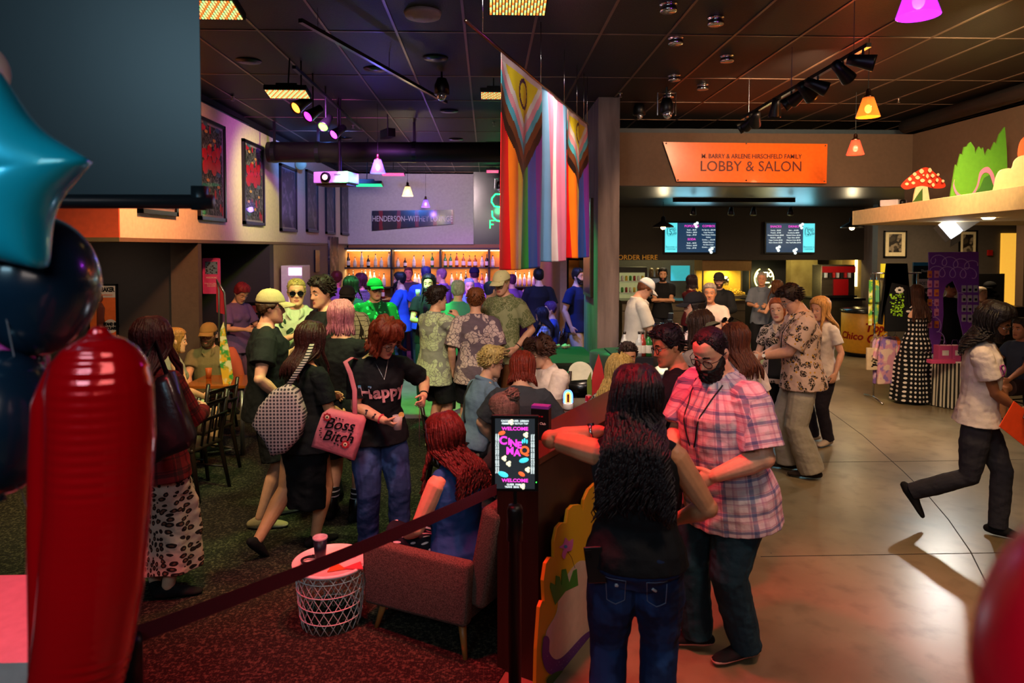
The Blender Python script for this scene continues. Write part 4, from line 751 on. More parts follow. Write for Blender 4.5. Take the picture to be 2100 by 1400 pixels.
person(1286, 6.7, 702, 178, 'round-faced person in a black shirt seated against the dark bar front', w=1.15, seat=True, h=1.74, sk='warm', head=(0, 10, 0), L='table', Rr='table', hair=('short', '2a1a14', {'t': .010}), shirt=('polo', '141418'), bottom=('trousers', '1c1c22'))
rh = person(946, 3.98, 862, -52, 'person with copper curls, head scarf and blue top seated in the armchair', fem=True, w=1.22, seat=True, h=1.66, sk='light', lean=8, head=(-5, 8, 0), L=((.16, .32, 1.05), (.9, -.6, -.6), .5), Rr=((.10, .30, 1.0), (.9, -.6, -.6), .5), hair=('curly', '4c1610', {'cnt': 240, 'len': .30, 'amp': .024, 't': .024, 'r': .0075, 'flare': .5}), glasses=('clear', 'a02030'), shirt=('sleeveless', '1c4e8c', {'hem': .90}), bottom=('trousers', cloth('dot_trousers', '141428', pat=P_dots('12121f', 'd0c8d0', 34, .2)), 0, 1), vx=.0045)
b = MB(); b.sm = True; Mh = rh['Mh']; b.tube([Mh @ (headpt(z_, a_, .028, False)) for z_, a_ in [(-.02, PI * .42), (.04, PI * .38), (.09, PI * .33), (.105, 0.0), (.09, -PI * .33), (.04, -PI * .38), (-.02, -PI * .42)]], [(.006, .020)] * 7, 8); b.obj('headband', mat('scarf_navy', '161a30', .7), rh['root'], True)
person(428, 8.1, 664, 168, 'bearded person in a tan cap, glasses and olive polo behind the wood table', seat=True, w=1.08, h=1.74, sk='light', head=(10, 4, 0), L='table', Rr='table', hair=('short', '3a2a1c'), beard=('4a3424', .010), hat=('cap', '8a6a3c'), glasses=('clear', '1c1a18'), shirt=('polo', '6e6648'), bottom=('trousers', '5a5438'), legL={'a': (.14, .5, .08)}, legR={'a': (.2, .45, .08)}, shoes='3a8a6a')
person(340, 7.05, 676, 48, 'person with a blonde ponytail, grey vest top and mint shorts on a chair', fem=True, w=1.12, seat=True, h=1.68, sk='light', lean=6, head=(10, 0, 0), L='table', Rr=((.14, .30, 1.06), (.8, -.5, -.8), .5), hair=('pony', '8a6030', {'len': .12, 'cnt': 24, 't': .010}), shirt=('sleeveless', '8a8a7c', {'fit': .016}), bottom=('shorts', 'a8b890', .75), shoes='161a1c', sole='c8d4c0', legR={'a': (.12, .42, .08)}, z0=.04)
# --- concession side
CON = [
 (1300, 8.6, 564, 82, 'server in a white trucker cap and white shirt working beside the pier', dict(sk='light', h=1.84, lean=6, head=(0, 30, 0), hat=('cap', 'd8dcdc'), hair=('short', '6a3a1c', {'t': .016}), shirt=('shirt', 'd0ccc0', {'slv': .85}), bottom=('trousers', '3a4048'), L=((.06, .34, 1.10), (.8, -.6, -.9), .7), Rr=((.08, .32, 1.10), (.8, -.6, -.9), .7))),
 (1359, 13.4, 549, -168, 'person in a black tee with crossed arms behind the concession counter', dict(w=1.05, sk='olive', beard=('1a120f', .006), hair=('short', '140f0e'), shirt=('tee', '121214'), L='cross', Rr='cross')),
 (1418, 12.4, 565, 55, 'person with a dark bob and maroon patterned blouse at the counter', dict(fem=True, sk='light', hair=('bob', '1c1014', {'len': .08}), shirt=('shirt', cloth('maroon_print', '5a1820', pat=P_leaf('4a1018', 'd08040', 10, .25))), L='mouth')),
 (1456, 9.2, 582, -158, 'grey-haired person in a white tee behind the photographer', dict(w=1.1, sk='warm', hair=('short', '8a8078', {'t': .010}), shirt=('tee', 'cfbcb4'), bottom=('jeans', '2a3040'))),
 (1474, 11.6, 558, -165, 'person in a black cap and black denim jacket with a moustache', dict(w=1.08, sk='light', beard=('3a2418', .004), hair=('short', '3a2418'), hat=('cap', '171719'), shirt=('long', '16181c', {'collar': 1}), L='hold')),
 (1562, 12.9, 558, -155, 'older person in a grey short-sleeved shirt and black trousers by the lit sign', dict(sk='warm', hair=('buzz', '9a8a78'), shirt=('shirt', '6a707c', {'slv': .9, 'hem': .76}), bottom=('trousers', '121216'), L='hold', Rr='hold')),
 (1594, 12.3, 577, -28, 'person with long brown hair and a sleeveless dark dress seen from behind', dict(fem=True, sk='light', hair=('long', '5a3418', {'len': .34}), shirt=('sleeveless', '1c2630'), bottom=('skirt', '1c2630', .45, .2), L='hold')),
 (1948, 10.6, 572, 178, 'person in a black top and cap standing behind the purple display panel', dict(sk='tan', hair=('short', '141012'), hat=('cap', '141416'), shirt=('tee', '17171b'))),
 (2010, 11.8, 592, 160, 'bald person in a light shirt behind the display panel', dict(sk='pale', hair=('buzz', 'b09a80'), shirt=('shirt', 'c8b090'))),
 (1600, 0, 0, 0, None, None)]
for px, D, top, fc, lb, kw in CON:
    if kw: kw = dict(dict(bottom=('trousers', '1c1c22'), L='hold', Rr='down'), **kw); i_ = person(px, D, top, fc, lb, **kw)
person(2098, 8.4, 655, -100, 'seated person in a denim top at the right edge behind the walking person', seat=True, sk='tan', h=1.7, L='table', Rr='table', hair=('short', '1c1412'), shirt=('tee', '3c4a60'), bottom=('shorts', '3a2a2a'))
# ------------------------------------------------------------ things
ORD = 'first second third fourth fifth sixth seventh eighth ninth tenth eleventh twelfth thirteenth fourteenth fifteenth sixteenth seventeenth eighteenth nineteenth twentieth twenty-first twenty-second twenty-third twenty-fourth twenty-fifth twenty-sixth twenty-seventh twenty-eighth twenty-ninth thirtieth'.split()
mblack = mat('black_metal', '0e0e0f', .4, .3); mchrome = mat('chrome', 'c8c8cc', .18, 1); msteel = mat('brushed_steel', rough=.32, metal=1, pat=P_wood('a89c88', '7c7264', 0, 1)); mgold = mat('brass', 'a8763c', .3, 1)
mdw = mat('dark_wood', rough=.35, pat=P_wood('2a1812', '140b09', 2)); mlab = mat('label_paper', 'd8d0c0', .7)
def px2(pts, Y): return [aY(x, y, Y) for x, y in pts]
def plate(pts, Y, th, mb):          # outline given at depth Y, thickness th going back
    a = px2(pts, Y); mb.loft([a, [p + V((0, th, 0)) for p in a]])
def rel(mb, c):                     # shift all verts so that the thing's origin is c
    for v in mb.b.verts: v.co -= V(c)
def put(mb, name, m, label, cat, c, group=None, smooth=False, bev=0):
    rel(mb, c); return thing(mb, name, m, label, cat, c, 0, group, smooth, bev)
def part(mb, name, m, par, smooth=False, bev=0):
    rel(mb, par.location); return mb.obj(name, m, par, smooth, bev)

# projection screen
Ys = 2.35; e = aY(415, 400, Ys); t_ = aY(436, 415, Ys)
s0 = empty('projection_screen', (e.x - .6, Ys, e.z), 'large dark blue-grey projection screen hanging at the top left', 'projection screen')
b = MB(); b.box((e.x - 1.7, Ys - .002, e.z), (e.x, Ys + .002, CEIL)); part(b, 'screen_fabric', mat('screen_fabric', '20292f', .38, bump=.05, bscale=3), s0)
b = MB(); b.tube([(e.x - 1.75, Ys, e.z - .022), (t_.x, Ys, e.z - .022)], .024, 14); b.box((e.x - .03, Ys - .02, e.z - .05), (e.x + .012, Ys + .02, e.z + .03)); part(b, 'bottom_bar', mat('screen_bar', '20282e', .35, .4), s0, True)
# balloons
def string(o, p, par=None):
    b = MB(); e_ = (aY(150, 1330, 1.52) if p.x < 0 else V((p.x, p.y, p.z * .5))); e2 = V((e_.x, e_.y, .002)); b.tube([(0, 0, 0), e_ - p, e2 - p], .0012, 5); return b.obj('string', mat('ribbon', '8a8a90', .5), o)
def foil(key, col, r=.16): return mat(key, col, r, .3, bump=.10, bscale=9, coat=.7)
c = aY(-45, 365, 1.35); b = MB(); b.sm = True; tips = [9, 80, 152, 224, 305]
def starR(a):
    a = math.degrees(a) % 360; best = 1e9; ts = tips + [tips[0] + 360]; 
    for i in range(5):
        lo, hi = ts[i], ts[i + 1]; aa = a if a >= tips[0] else a + 360
        if lo <= aa <= hi: t = (aa - lo) / (hi - lo); q = abs(t - .5) * 2; return .215 * (.70 + .30 * q ** 2.2)
    return .15
rings = []
for i in range(-14, 15):
    q = i / 14; r_ = math.cos(q * PI / 2) ** .62 if abs(q) < 1 else .001; y_ = math.sin(q * PI / 2) * .075
    rings.append([c + V((starR(2 * PI * j / 120) * r_ * math.cos(2 * PI * j / 120), y_ * (1 - .25 * r_ * (starR(2 * PI * j / 120) / .215 - .7) * 3), starR(2 * PI * j / 120) * r_ * math.sin(2 * PI * j / 120))) for j in range(120)])
b.loft(rings); o = put(b, 'foil_balloon', foil('foil_cyan', '12b8d8', .25), 'big shiny cyan star foil balloon at the left edge', 'balloon', c, 'foil balloons', True); string(o, c)
def latex(px, py, rx, rz, D, m, label, grp='latex balloons'):
    c = aY(px, py, D); s = 1400 / D; b = MB(); b.sm = True; n = 28; rg = []
    for i in range(n + 1):
        a = -PI / 2 + PI * i / n; z = math.sin(a); r_ = max(.002, math.cos(a)) * (1 - .10 * max(0, -z)); rg.append([c + V((rx / s * r_ * math.cos(q), rx / s * r_ * math.sin(q), rz / s * z)) for q in (2 * PI * j / 32 for j in range(32))])
    b.loft(rg); b.tube([c + V((0, 0, -rz / s - .012)), c + V((0, 0, -rz / s + .004))], [.011, .005], 8)
    o = put(b, 'round_balloon', m, label, 'balloon', c, grp, True); string(o, c); return o
mnavy = mat('latex_navy', '10283c', .22, coat=.3, spec=.7)
latex(78, 586, 112, 142, 1.5, mnavy, 'dark navy round balloon under the cyan star balloon'); latex(-2, 866, 114, 146, 1.42, mnavy, 'dark navy round balloon at the left edge beside the red foil balloon')
latex(12, 742, 75, 90, 1.75, mat('latex_magenta', 'c8309a', .25), 'magenta balloon peeking out between the two navy balloons'); latex(-40, 150, 50, 62, 1.5, mat('latex_white', 'd8d4c8', .3), 'white balloon above the cyan star balloon')
latex(2318, 1440, 292, 450, .42, mat('latex_red', 'f00a22', .3), 'blurred bright red balloon at the bottom right corner')
b = MB(); D1 = 1.28; P = [(203, 688, 26), (204, 698, 52), (205, 716, 74), (205, 745, 91), (205, 790, 101), (206, 900, 104), (200, 1050, 103), (188, 1200, 101), (170, 1320, 96), (150, 1430, 88), (140, 1520, 60)]; s = 1400 / D1
b.tube([aY(x, y, D1) for x, y, r in P], [(r / s, r / s * .72) for x, y, r in P], 28, (1, 0, 0), rnd_cap=True)
P = [(150, 760, 45), (118, 830, 46), (106, 950, 42), (100, 1100, 38), (96, 1250, 36), (100, 1400, 36), (120, 1500, 34)]
b.tube([aY(x, y, D1 + .02) for x, y, r in P], [(r / s, r / s) for x, y, r in P], 20, (1, 0, 0), rnd_cap=True)
me = vox(b, .004, 4); c = aY(180, 1000, D1)
for v_ in me.vertices:
    co = v_.co; q = (co.x - aY(205, 900, D1).x) * s / 100; zz = co.z * s
    rid = math.sin(zz * .30) * .0012 * G(q - .05, .55) * (1 if (co.z > aY(0, 1010, D1).z or co.z < aY(0, 1330, D1).z) else .15) + .003 * noise.noise((co.x * 14, co.y * 14, co.z * 5))
    v_.co = co + v_.normal * rid
for v_ in me.vertices: v_.co -= c
me.shade_smooth(); o = newob('foil_balloon', me, foil('foil_red', 'd80410', .17)); o.location = c; tag(o, 'tall shiny red foil number balloon at the left', 'balloon', 'foil balloons'); string(o, c)
# red-lit table with box at the far left
c = V((-2.1, 2.75, 0)); t0 = empty('side_table', c, 'dark table with a white cloth at the bottom left corner behind the balloons', 'table')
b = MB(); b.cb((c.x, c.y, .72), (1.1, .6, .04)); part(b, 'tabletop', mdw, t0)
for i, (x, y) in enumerate(((-.5, -.25), (.5, -.25), (-.5, .25), (.5, .25))): b = MB(); b.cb((c.x + x, c.y + y, .35), (.05, .05, .7)); part(b, 'leg', mdw, t0)
b = MB(); b.cb((c.x, c.y - .02, .745), (1.14, .66, .008)); b.cb((c.x, c.y - .345, .70), (1.14, .008, .10)); put(b, 'tablecloth', mat('white_cloth', 'c8c0bc', .8), 'white cloth over the dark table at the left edge', 'tablecloth', V((c.x, c.y, .74)))
b = MB(); b.cb((-1.62, 2.02, .15), (.42, .34, .30)); b.cb((-1.62, 1.93, .302), (.42, .16, .006)); put(b, 'cardboard_box', mat('cardboard', '9a6438', .8), 'brown cardboard box on the floor at the bottom left corner', 'box', V((-1.62, 2.02, 0)))

# stanchions, belt and sign
def stanch(c, h, label):
    r = empty('stanchion', c, label, 'stanchion', 0, 'black belt stanchions'); b = MB(); b.sm = True; b.lathe([(.17, 0), (.17, .012), (.05, .03), (.03, .04)], n=28); b.obj('base', mblack, r, True)
    b = MB(); b.lathe([(.029, .03), (.029, h - .16), (.036, h - .155), (.036, h - .02), (.030, h), (.012, h + .004)], n=20); b.obj('pole', mblack, r, True); return r
cS = aY(1056, 1000, 3.0); cS.z = 0; c2s = aY(262, 1300, 1.87); c2s.z = 0
stanch(cS, 1.055, 'black belt stanchion under the lit welcome screen'); stanch(c2s, 1.14, 'black belt stanchion hidden behind the red foil balloon')
b = MB(); a0 = aY(1018, 1003, 3.0); a1 = aY(268, 1306, 1.87); rg = []
for i in range(25):
    t = i / 24; p = a0.lerp(a1, t); p.z -= .035 * 4 * t * (1 - t) * .4; rg.append([p + V((-.001, -.001, -.025)), p + V((.001, .001, -.025)), p + V((.001, .001, .025)), p + V((-.001, -.001, .025))])
b.loft(rg); put(b, 'barrier_belt', mat('belt_maroon', '5e0818', .6, bump=.2, bscale=200), 'dark red retractable belt running down to the lower left', 'belt barrier', a0.copy())
def blob(pts): return pts
mscr = mat('screen_dark', '202529', .3, emit=1.0, ecol='262b30'); mpk = mat('glow_magenta', 'e040c8', .4, emit=1.5, ecol='e83ccb'); mww = mat('glow_white', 'e8f4f4', .4, emit=1.25, ecol='d8ecec'); mcy = mat('glow_cyan', '40d0e0', .4, emit=1.3, ecol='48d4e4'); mog = mat('glow_orange', 'f06030', .4, emit=1.4, ecol='f26432')
cc = aY(1056, 930, 3.0); r = empty('digital_sign', cc, 'small lit portrait welcome screen reading Cinema Q on the stanchion', 'digital sign', R(-4)); w2, h2 = .105, .172
b = MB(); b.cb((0, .008, 0), (w2 * 2, .016, h2 * 2)); b.obj('casing', mblack, r, bev=.004)
b = MB(); b.cb((0, -.001, 0), (w2 * 2 - .034, .002, h2 * 2 - .030)); sc_ = b.obj('screen', mscr, r)
b = MB(); b.tube([(0, .012, -h2 - .075), (0, .012, -h2 + .01)], .010, 12); b.obj('bracket', mblack, r)
def lt(s, size, m, x, z, rz=0, **k): o = text(s, size, m, sc_, (x, -.0025, z), (PI / 2, rz, 0), ext=.0004, **k); return o
lt('WELCOME', .021, mpk, 0, .112, bold=.0006, sx=1.15); lt('WELCOME', .021, mpk, 0, -.120, bold=.0006, sx=1.15)
for s_, x, z, sz, m_ in (('C', -.052, .058, .050, mpk), ('i', -.026, .055, .044, mpk), ('N', -.006, .046, .044, mpk), ('E', .020, .038, .040, mpk), ('M', -.022, .012, .044, mpk), ('A', .010, .004, .042, mpk), ('Q', .043, .014, .052, mog)): lt(s_, sz, m_, x, z, bold=.0018)
lt('OUEER', .0, mww, 0, 0) if False else None
for i, s_ in enumerate(('CACCHE QUEER  LESBIAN', 'FEMME GAY BUTCH TOP')): lt(s_, .0105, mww, 0, .147 - i * .012, bold=.0004)
for i, s_ in enumerate(('QUEER  FAMILY', 'TRANS  BEAR  GAY')): lt(s_, .0105, mww, 0, -.138 - i * .011, bold=.0004)
for sx_ in (-1, 1):
    for i in (0, 1): lt('TRANS QUEER GAY PRIDE BUTCH LESBIAN', .0092, mww, sx_ * (.083 - i * .0095), 0, PI / 2 * sx_, bold=.0003)
def bl(pts, m, nm='sticker_art'):
    for x, z, rx, rz, a in pts: b = MB(); b.sm = True; M = Matrix.Translation((x, -.0028, z)) @ Matrix.Rotation(a, 4, 'Y'); b.lathe([(.001, 0), (1, 0), (1, .001)], n=14, M=M @ Matrix.Diagonal((rx, 1, rz, 1)) @ Matrix.Rotation(PI / 2, 4, 'X')); b.obj(nm, m, sc_)
pc = lambda x, z: [(x, z, .008, .008, 0), (x + .008, z + .006, .007, .007, 0), (x + .007, z - .006, .007, .008, 0)]
bl(pc(-.022, .142) + pc(.044, .086) + pc(-.052, -.020) + pc(-.032, -.044) + pc(.052, -.070) + pc(.030, -.145), mat('glow_popcorn', 'f0ecc8', .4, emit=1.2, ecol='ece8c4')); bl([(-.058, .093, .016, .009, -.3), (.030, -.090, .016, .009, .5)], mog, 'lips_art'); bl([(.040, -.028, .022, .011, -.25), (-.052, -.092, .024, .012, .35)], mcy, 'lips_art')
bl([(.034, .056, .004, .010, 0), (.043, .060, .004, .012, 0), (.053, .056, .004, .010, 0)], mcy, 'crown_art'); b = MB(); b.ball((w2 - .010, -.001, -h2 + .045), .0022, 6); b.obj('status_light', mat('glow_green', '30ff40', .4, emit=8, ecol='30ff40'), r)
light('AREA', cc + V((0, -.03, 0)), (.8, .9, 1), .5, cc + V((0, -1, 0)), size=.15)

# armchair
ac = V((-.22, 4.0, 0)); r = empty('armchair', ac, 'grey-brown fabric armchair with slim tapered wooden legs under the red belt', 'armchair', R(58))
mfab = mat('tweed_brown', rough=.95, pat=lambda t: t.mix(t.ramp(t.noise(t.sc(t.obj(), (160, 160, 160)), 1.0, 3), .35, .65), c4('6e5e54'), c4('443a34')), bump=.5, bscale=200, spec=.1)
def cush(mb, lo, hi, nm, par, m=mfab, bev=.03, M=None): mb.box(lo, hi, M); o = mb.obj(nm, m, par, True); md = o.modifiers.new('b', 'BEVEL'); md.width = bev; md.segments = 4; md.limit_method = 'ANGLE'; return o
for s_ in (-1, 1):     # local +y is the way the chair faces
    b = MB(); x0_, x1_ = (s_ * .36, s_ * .28); lo = min(x0_, x1_); hi = max(x0_, x1_)
    b.loft([[V((lo, .36, .155)), V((hi, .36, .155)), V((hi, .38, .52)), V((lo, .38, .52))], [V((lo, -.34, .20)), V((hi, -.34, .20)), V((hi, -.36, .55)), V((lo, -.36, .55))]]); o = b.obj('arm', mfab, r, True); md = o.modifiers.new('b', 'BEVEL'); md.width = .028; md.segments = 4; md.limit_method = 'ANGLE'
cush(MB(), (-.275, -.30, .18), (.275, .37, .30), 'seat_base', r, bev=.02); cush(MB(), (-.27, -.22, .305), (.27, .375, .42), 'seat_cushion', r)
cush(MB(), (-.30, -.08, .30), (.30, .05, .86), 'backrest', r, bev=.04, M=Matrix.Translation((0, -.27, 0)) @ Matrix.Rotation(R(12), 4, 'X'))
for x, y in ((-1, 1), (1, 1), (-1, -1), (1, -1)):
    b = MB(); b.sm = True; b.tube([(x * .27, y * .26, .20), (x * .31, y * .31, .002)], [.024, .013], 14); b.obj('leg', mat('oak_leg', rough=.4, pat=P_wood('b87a3c', '8a5626', 2)), r, True)

# side table with wire base and the things on it
tc = aY(679, 1200, 3.98); tc.z = 0; r = empty('wire_side_table', tc, 'round white side table on a white wire basket base beside the armchair', 'side table'); mwh = mat('white_enamel', 'dcd4d0', .35)
b = MB(); b.lathe([(.001, .350), (.205, .350), (.218, .354), (.220, .372), (.212, .376), (.209, .368), (.001, .368)], n=48); b.obj('tabletop', mwh, r, True)
b = MB(); b.sm = True; N_ = 22; rr = lambda z: .165 + .04 * (z / .35) ** .7
for z in (.006, .075, .155, .235, .315): b.tube([(rr(z) * math.cos(a), rr(z) * math.sin(a), z) for a in (2 * PI * j / 48 for j in range(49))], .0032, 6)
for i in range(N_):
    for sg_ in (1, -1): b.tube([(rr(.349 * t) * math.cos(2 * PI * i / N_ + sg_ * 1.1 * t), rr(.349 * t) * math.sin(2 * PI * i / N_ + sg_ * 1.1 * t), .349 * t + .004) for t in (0, .2, .4, .6, .8, 1)], .0024, 5)
    a = 2 * PI * i / N_; b.tube([(.045 * math.cos(a), .045 * math.sin(a), .006), (.165 * math.cos(a), .165 * math.sin(a), .006)], .0024, 5)
b.tube([(.045 * math.cos(a), .045 * math.sin(a), .006) for a in (2 * PI * j / 24 for j in range(25))], .0028, 5); b.obj('wire_base', mwh, r, True)
def tumbler(c, h, rr_, m, label, lid=True, name='tumbler', grp=None):
    r = empty(name, c, label, 'cup', 0, grp); b = MB(); b.lathe([(.001, 0), (rr_ * .72, 0), (rr_, h * .92), (rr_ * .94, h * .92), (rr_ * .68, .006), (.001, .006)], n=24); b.obj('cup_body', m, r, True)
    if lid: b = MB(); b.lathe([(rr_ * .95, h * .90), (rr_ * 1.08, h * .93), (rr_ * 1.08, h), (rr_ * .9, h * 1.02), (rr_ * .85, h * .97), (.001, h * .97)], n=24); b.obj('lid', mat('clear_plastic', 'e8f0f4', .1, alpha=.35, spec=.8), r, True)
    return r
p = aZ(657, 1150, .377); tumbler(p, .145, .040, mat('tumbler_navy', '141a26', .35), 'dark navy insulated tumbler with a clear lid on the white side table')
b = MB(); b.sm = True; q = aZ(636, 1150, .38); b.tube([q + V((math.cos(a) * (.045 + .004 * (a % 3)), math.sin(a) * (.05 - .003 * (a % 2)), .003 * (a / 6))) for a in (.3 * j for j in range(90))], .0045, 6); put(b, 'coiled_cord', mat('cord_black', '141216', .5), 'coiled black cord lying on the white side table', 'cord', q)
for i, (x, y, rz_) in enumerate(((690, 1168, .3), (742, 1158, 1.9))):
    q = aZ(x, y, .377); b = MB(); b.prism([(-.05, 0), (.05, 0), (.0, .11)], .006, Matrix.Rotation(rz_, 4, 'Z') @ Matrix.Rotation(-PI / 2, 4, 'X')); thing(b, 'napkin' if i else 'paper_slip', mat('slip_%d' % i, ('d05a28', 'b8404a')[i], .6), ('orange paper slip on the white side table by the belt', 'red paper slip on the white side table next to the armchair')[i], 'paper', q)

# painted plywood cutout leaning on the half wall
A_, d_, n_ = HW; P0 = A_ - n_ * .055
def ow(px, py, off=0.0):
    dr = ray(px, py); o_ = V((0, 0, H)); q = P0 - n_ * off; t = (q - o_).dot(n_) / dr.dot(n_); p = o_ + dr * t; return p
def cut(pts, off, th, mb):
    a = [ow(x, y, off) for x, y in pts]; mb.loft([[p for p in a], [p + n_ * th for p in a]])
def arc(pts, n=6):       # smooth closed outline (Catmull-Rom)
    out = []; m = len(pts)
    for i in range(m):
        p0, p1, p2, p3 = [V(pts[(i + k) % m] + (0,)) for k in (-1, 0, 1, 2)]
        for j in range(n): t = j / n; q = .5 * ((2 * p1) + (p2 - p0) * t + (2 * p0 - 5 * p1 + 4 * p2 - p3) * t * t + (3 * p1 - p0 - 3 * p2 + p3) * t ** 3); out.append((q.x, q.y))
    return out
c = ow(1150, 1400); c.z = 0; r = empty('plywood_cutout', c, 'yellow painted plywood garden cutout leaning on the half wall behind the curly-haired person', 'painted cutout')
yo = [(1108, 1560), (1098, 1450), (1101, 1330), (1107, 1245), (1112, 1232), (1117, 1232), (1115, 1190), (1120, 1155), (1128, 1143), (1137, 1143), (1137, 1110), (1143, 1082), (1152, 1072), (1162, 1072), (1166, 1045), (1175, 1036), (1190, 1034), (1196, 1048), (1198, 1025), (1208, 1003), (1222, 990), (1300, 1000), (1330, 1040), (1345, 1150), (1350, 1300), (1345, 1480)]
def cpart(pts, off, m, nm, th=.002, sm=True):
    b = MB(); cut(arc(pts) if sm else pts, off, th, b); return part(b, nm, m, r)
cpart(yo, 0, mat('paint_yellow', 'c8a01c', .6, bump=.1, bscale=5), 'backing_board', .018, False)
cpart([(1142, 1256), (1150, 1205), (1190, 1150), (1230, 1180), (1240, 1300), (1190, 1350), (1130, 1350), (1120, 1300)], .004, mat('paint_cream', 'c0b0a0', .6), 'cream_shape')
cpart([(1115, 1310), (1122, 1304), (1127, 1312), (1128, 1340), (1150, 1350), (1200, 1300), (1230, 1290), (1225, 1345), (1190, 1375), (1150, 1382), (1125, 1380), (1113, 1350)], .008, mat('paint_violet', rough=.6, pat=P_dots('5a2a7a', 'c8b0d8', 60, .12, 1, 'obj')), 'violet_band')
cpart([(1139, 1240), (1129, 1205), (1130, 1194), (1140, 1200), (1141, 1180), (1148, 1182), (1152, 1200), (1153, 1168), (1161, 1166), (1168, 1195), (1176, 1170), (1183, 1166), (1186, 1200), (1160, 1212), (1145, 1232)], .006, mat('paint_green', '2a7a28', .6), 'leaf', .002, False)
cpart([(1122, 1400), (1130, 1385), (1150, 1375), (1180, 1378), (1178, 1400), (1150, 1420)], .010, mat('paint_green_dark', '3a5a20', .6), 'leaf')
cpart([(1156, 1115), (1160, 1102), (1167, 1110), (1175, 1105), (1175, 1118), (1172, 1128), (1163, 1132), (1158, 1146), (1153, 1138), (1156, 1126), (1148, 1122)], .006, mat('paint_pink', 'c060a8', .6), 'flower'); cpart([(1157, 1120), (1161, 1117), (1164, 1121), (1160, 1124)], .009, mat('paint_blue', '3a80c0', .6), 'flower_centre')
b = MB(); b.tube([ow(x, y, .009) for x, y in ((1164, 1131), (1172, 1142), (1179, 1164))], .0015, 5); part(b, 'stem', mblack, r)
b = MB(); D2 = 3.95; plate([(1368, 1322), (1372, 1250), (1396, 1090), (1412, 1150), (1432, 1348), (1425, 1352)], D2, .018, b); q = aY(1400, 1340, D2); q.z = 0; b.b.verts.ensure_lookup_table()
for v_ in b.b.verts:
    if v_.co.z < .25: v_.co.z = 0
put(b, 'plywood_cutout', mat('paint_purple', '6a2a8a', .6), 'purple painted plywood panel standing between the two people in front', 'painted cutout', q)
c = ow(1300, 800); Yg = 5.2
b = MB()
for x, y, w_, h_ in ((1392, 876, 16, 30), (1408, 880, 14, 26), (1422, 874, 15, 34)): plate([(x - w_ * .5, 930), (x - w_ * .5, y), (x - w_ * .3, y - h_ * .3), (x, y - h_ * .45), (x + w_ * .3, y - h_ * .3), (x + w_ * .5, y), (x + w_ * .5, 930)], 3.95, .012, b)
put(b, 'plywood_cutout', mat('paint_leafgreen', '3a8a34', .6), 'green leaf-shaped plywood tips between the couple in front', 'painted cutout', aY(1405, 930, 3.95))
# phone in the back pocket, drink cups, laptop, bags
J = wom; Mw = J['Mw']; kk = J['k']
def at_local(inf, x, y, z): return inf['Mw'] @ (inf['U'] @ V((x * inf['k'], y * inf['k'], z * inf['k'])))
tr = proj_tree(wom['bottom']); h_ = tr.ray_cast(V((-.17, -.8, .93 * kk)), V((0, 1, 0)), 2)
p = Mw @ ((h_[0] if h_[0] else V((-.17, -.2, .93 * kk))) + V((0, -.012, 0))); b = MB(); b.cb((0, 0, 0), (.078, .010, .155)); o = thing(b, 'phone', mat('phone_case', '120c10', .2, coat=.4), 'black phone sticking out of the jeans pocket of the curly-haired person', 'phone', p, -R(12), bev=.004); o.rotation_euler = (0, R(-8), -R(12)); b = MB(); b.cb((-.02, -.0065, .05), (.024, .004, .03)); b.obj('camera_bump', mblack, o)
def glass_cup(p, label, h=.095, r_=.036, liq='b87838', name='plastic_cup', garnish=False):
    r = empty(name, p, label, 'cup', 0, 'drinks held in hand'); b = MB(); b.lathe([(.001, 0), (r_ * .78, 0), (r_, h), (r_ * .96, h), (r_ * .74, .004), (.001, .004)], n=22); b.obj('cup_body', mat('clear_cup', 'f0f4f8', .08, alpha=.32, spec=.8), r, True)
    b = MB(); b.lathe([(.001, .005), (r_ * .72, .005), (r_ * .86, h * .62), (.001, h * .62)], n=18); b.obj('drink', mat('drink_' + liq, liq, .15, alpha=.8), r, True)
    if garnish: b = MB(); b.tube([(.026, 0, h + .004), (.026, .006, h + .004)], .020, 14); b.obj('lemon_slice', mat('lemon', 'd8b060', .4), r)
    return r
glass_cup(c3['hR'] + V((0, 0, -.04)), 'clear cup with a lemon slice held by the tote-carrying person', garnish=True)
glass_cup(pat_['hR'] + V((-.02, -.02, -.03)), 'clear plastic cup held in both hands by the botanical shirt', liq='a89080')
glass_cup(aY(857, 600, 9.6) + V((0, 0, -.05)), 'short glass held by the long-haired bearded person at the bar', liq='a04040'); glass_cup(wom['hR'] + V((0, .05, -.02)), 'small clear cup held by the curly-haired person in black', liq='c88040')
b = MB(); b.sm = True; q = c3['hL']; b.tube([q + V((0, 0, .06)), q + V((-.002, -.01, -.10)), q + V((-.004, -.01, -.30))], [.003, .0035, .003], 6); put(b, 'stirring_stick', mat('stick', '6a4a48', .5), 'thin long stick dangling from the raised hand of the tote-carrying person', 'stick', q)
# laptop
q = wk['hR'] + V((.07, -.07, .02)); b = MB(); b.cb((0, 0, 0), (.33, .012, .235)); o = thing(b, 'laptop', mat('laptop_grey', '6c6058', .35, .7), 'closed grey laptop carried by the walking person in white', 'laptop', q, bev=.004); o.rotation_euler = (R(-10), R(33), R(12)); b = MB(); b.cb((0, 0, -.004), (.326, .002, .001)); b.obj('seam', mblack, o)
q = aY(2092, 870, 4.85); b = MB(); b.cb((0, 0, 0), (.30, .006, .22)); o = thing(b, 'folder', mat('folder_orange', 'e8481c', .5), 'bright orange folder at the right edge behind the laptop', 'folder', q); o.rotation_euler = (0, R(35), R(10))
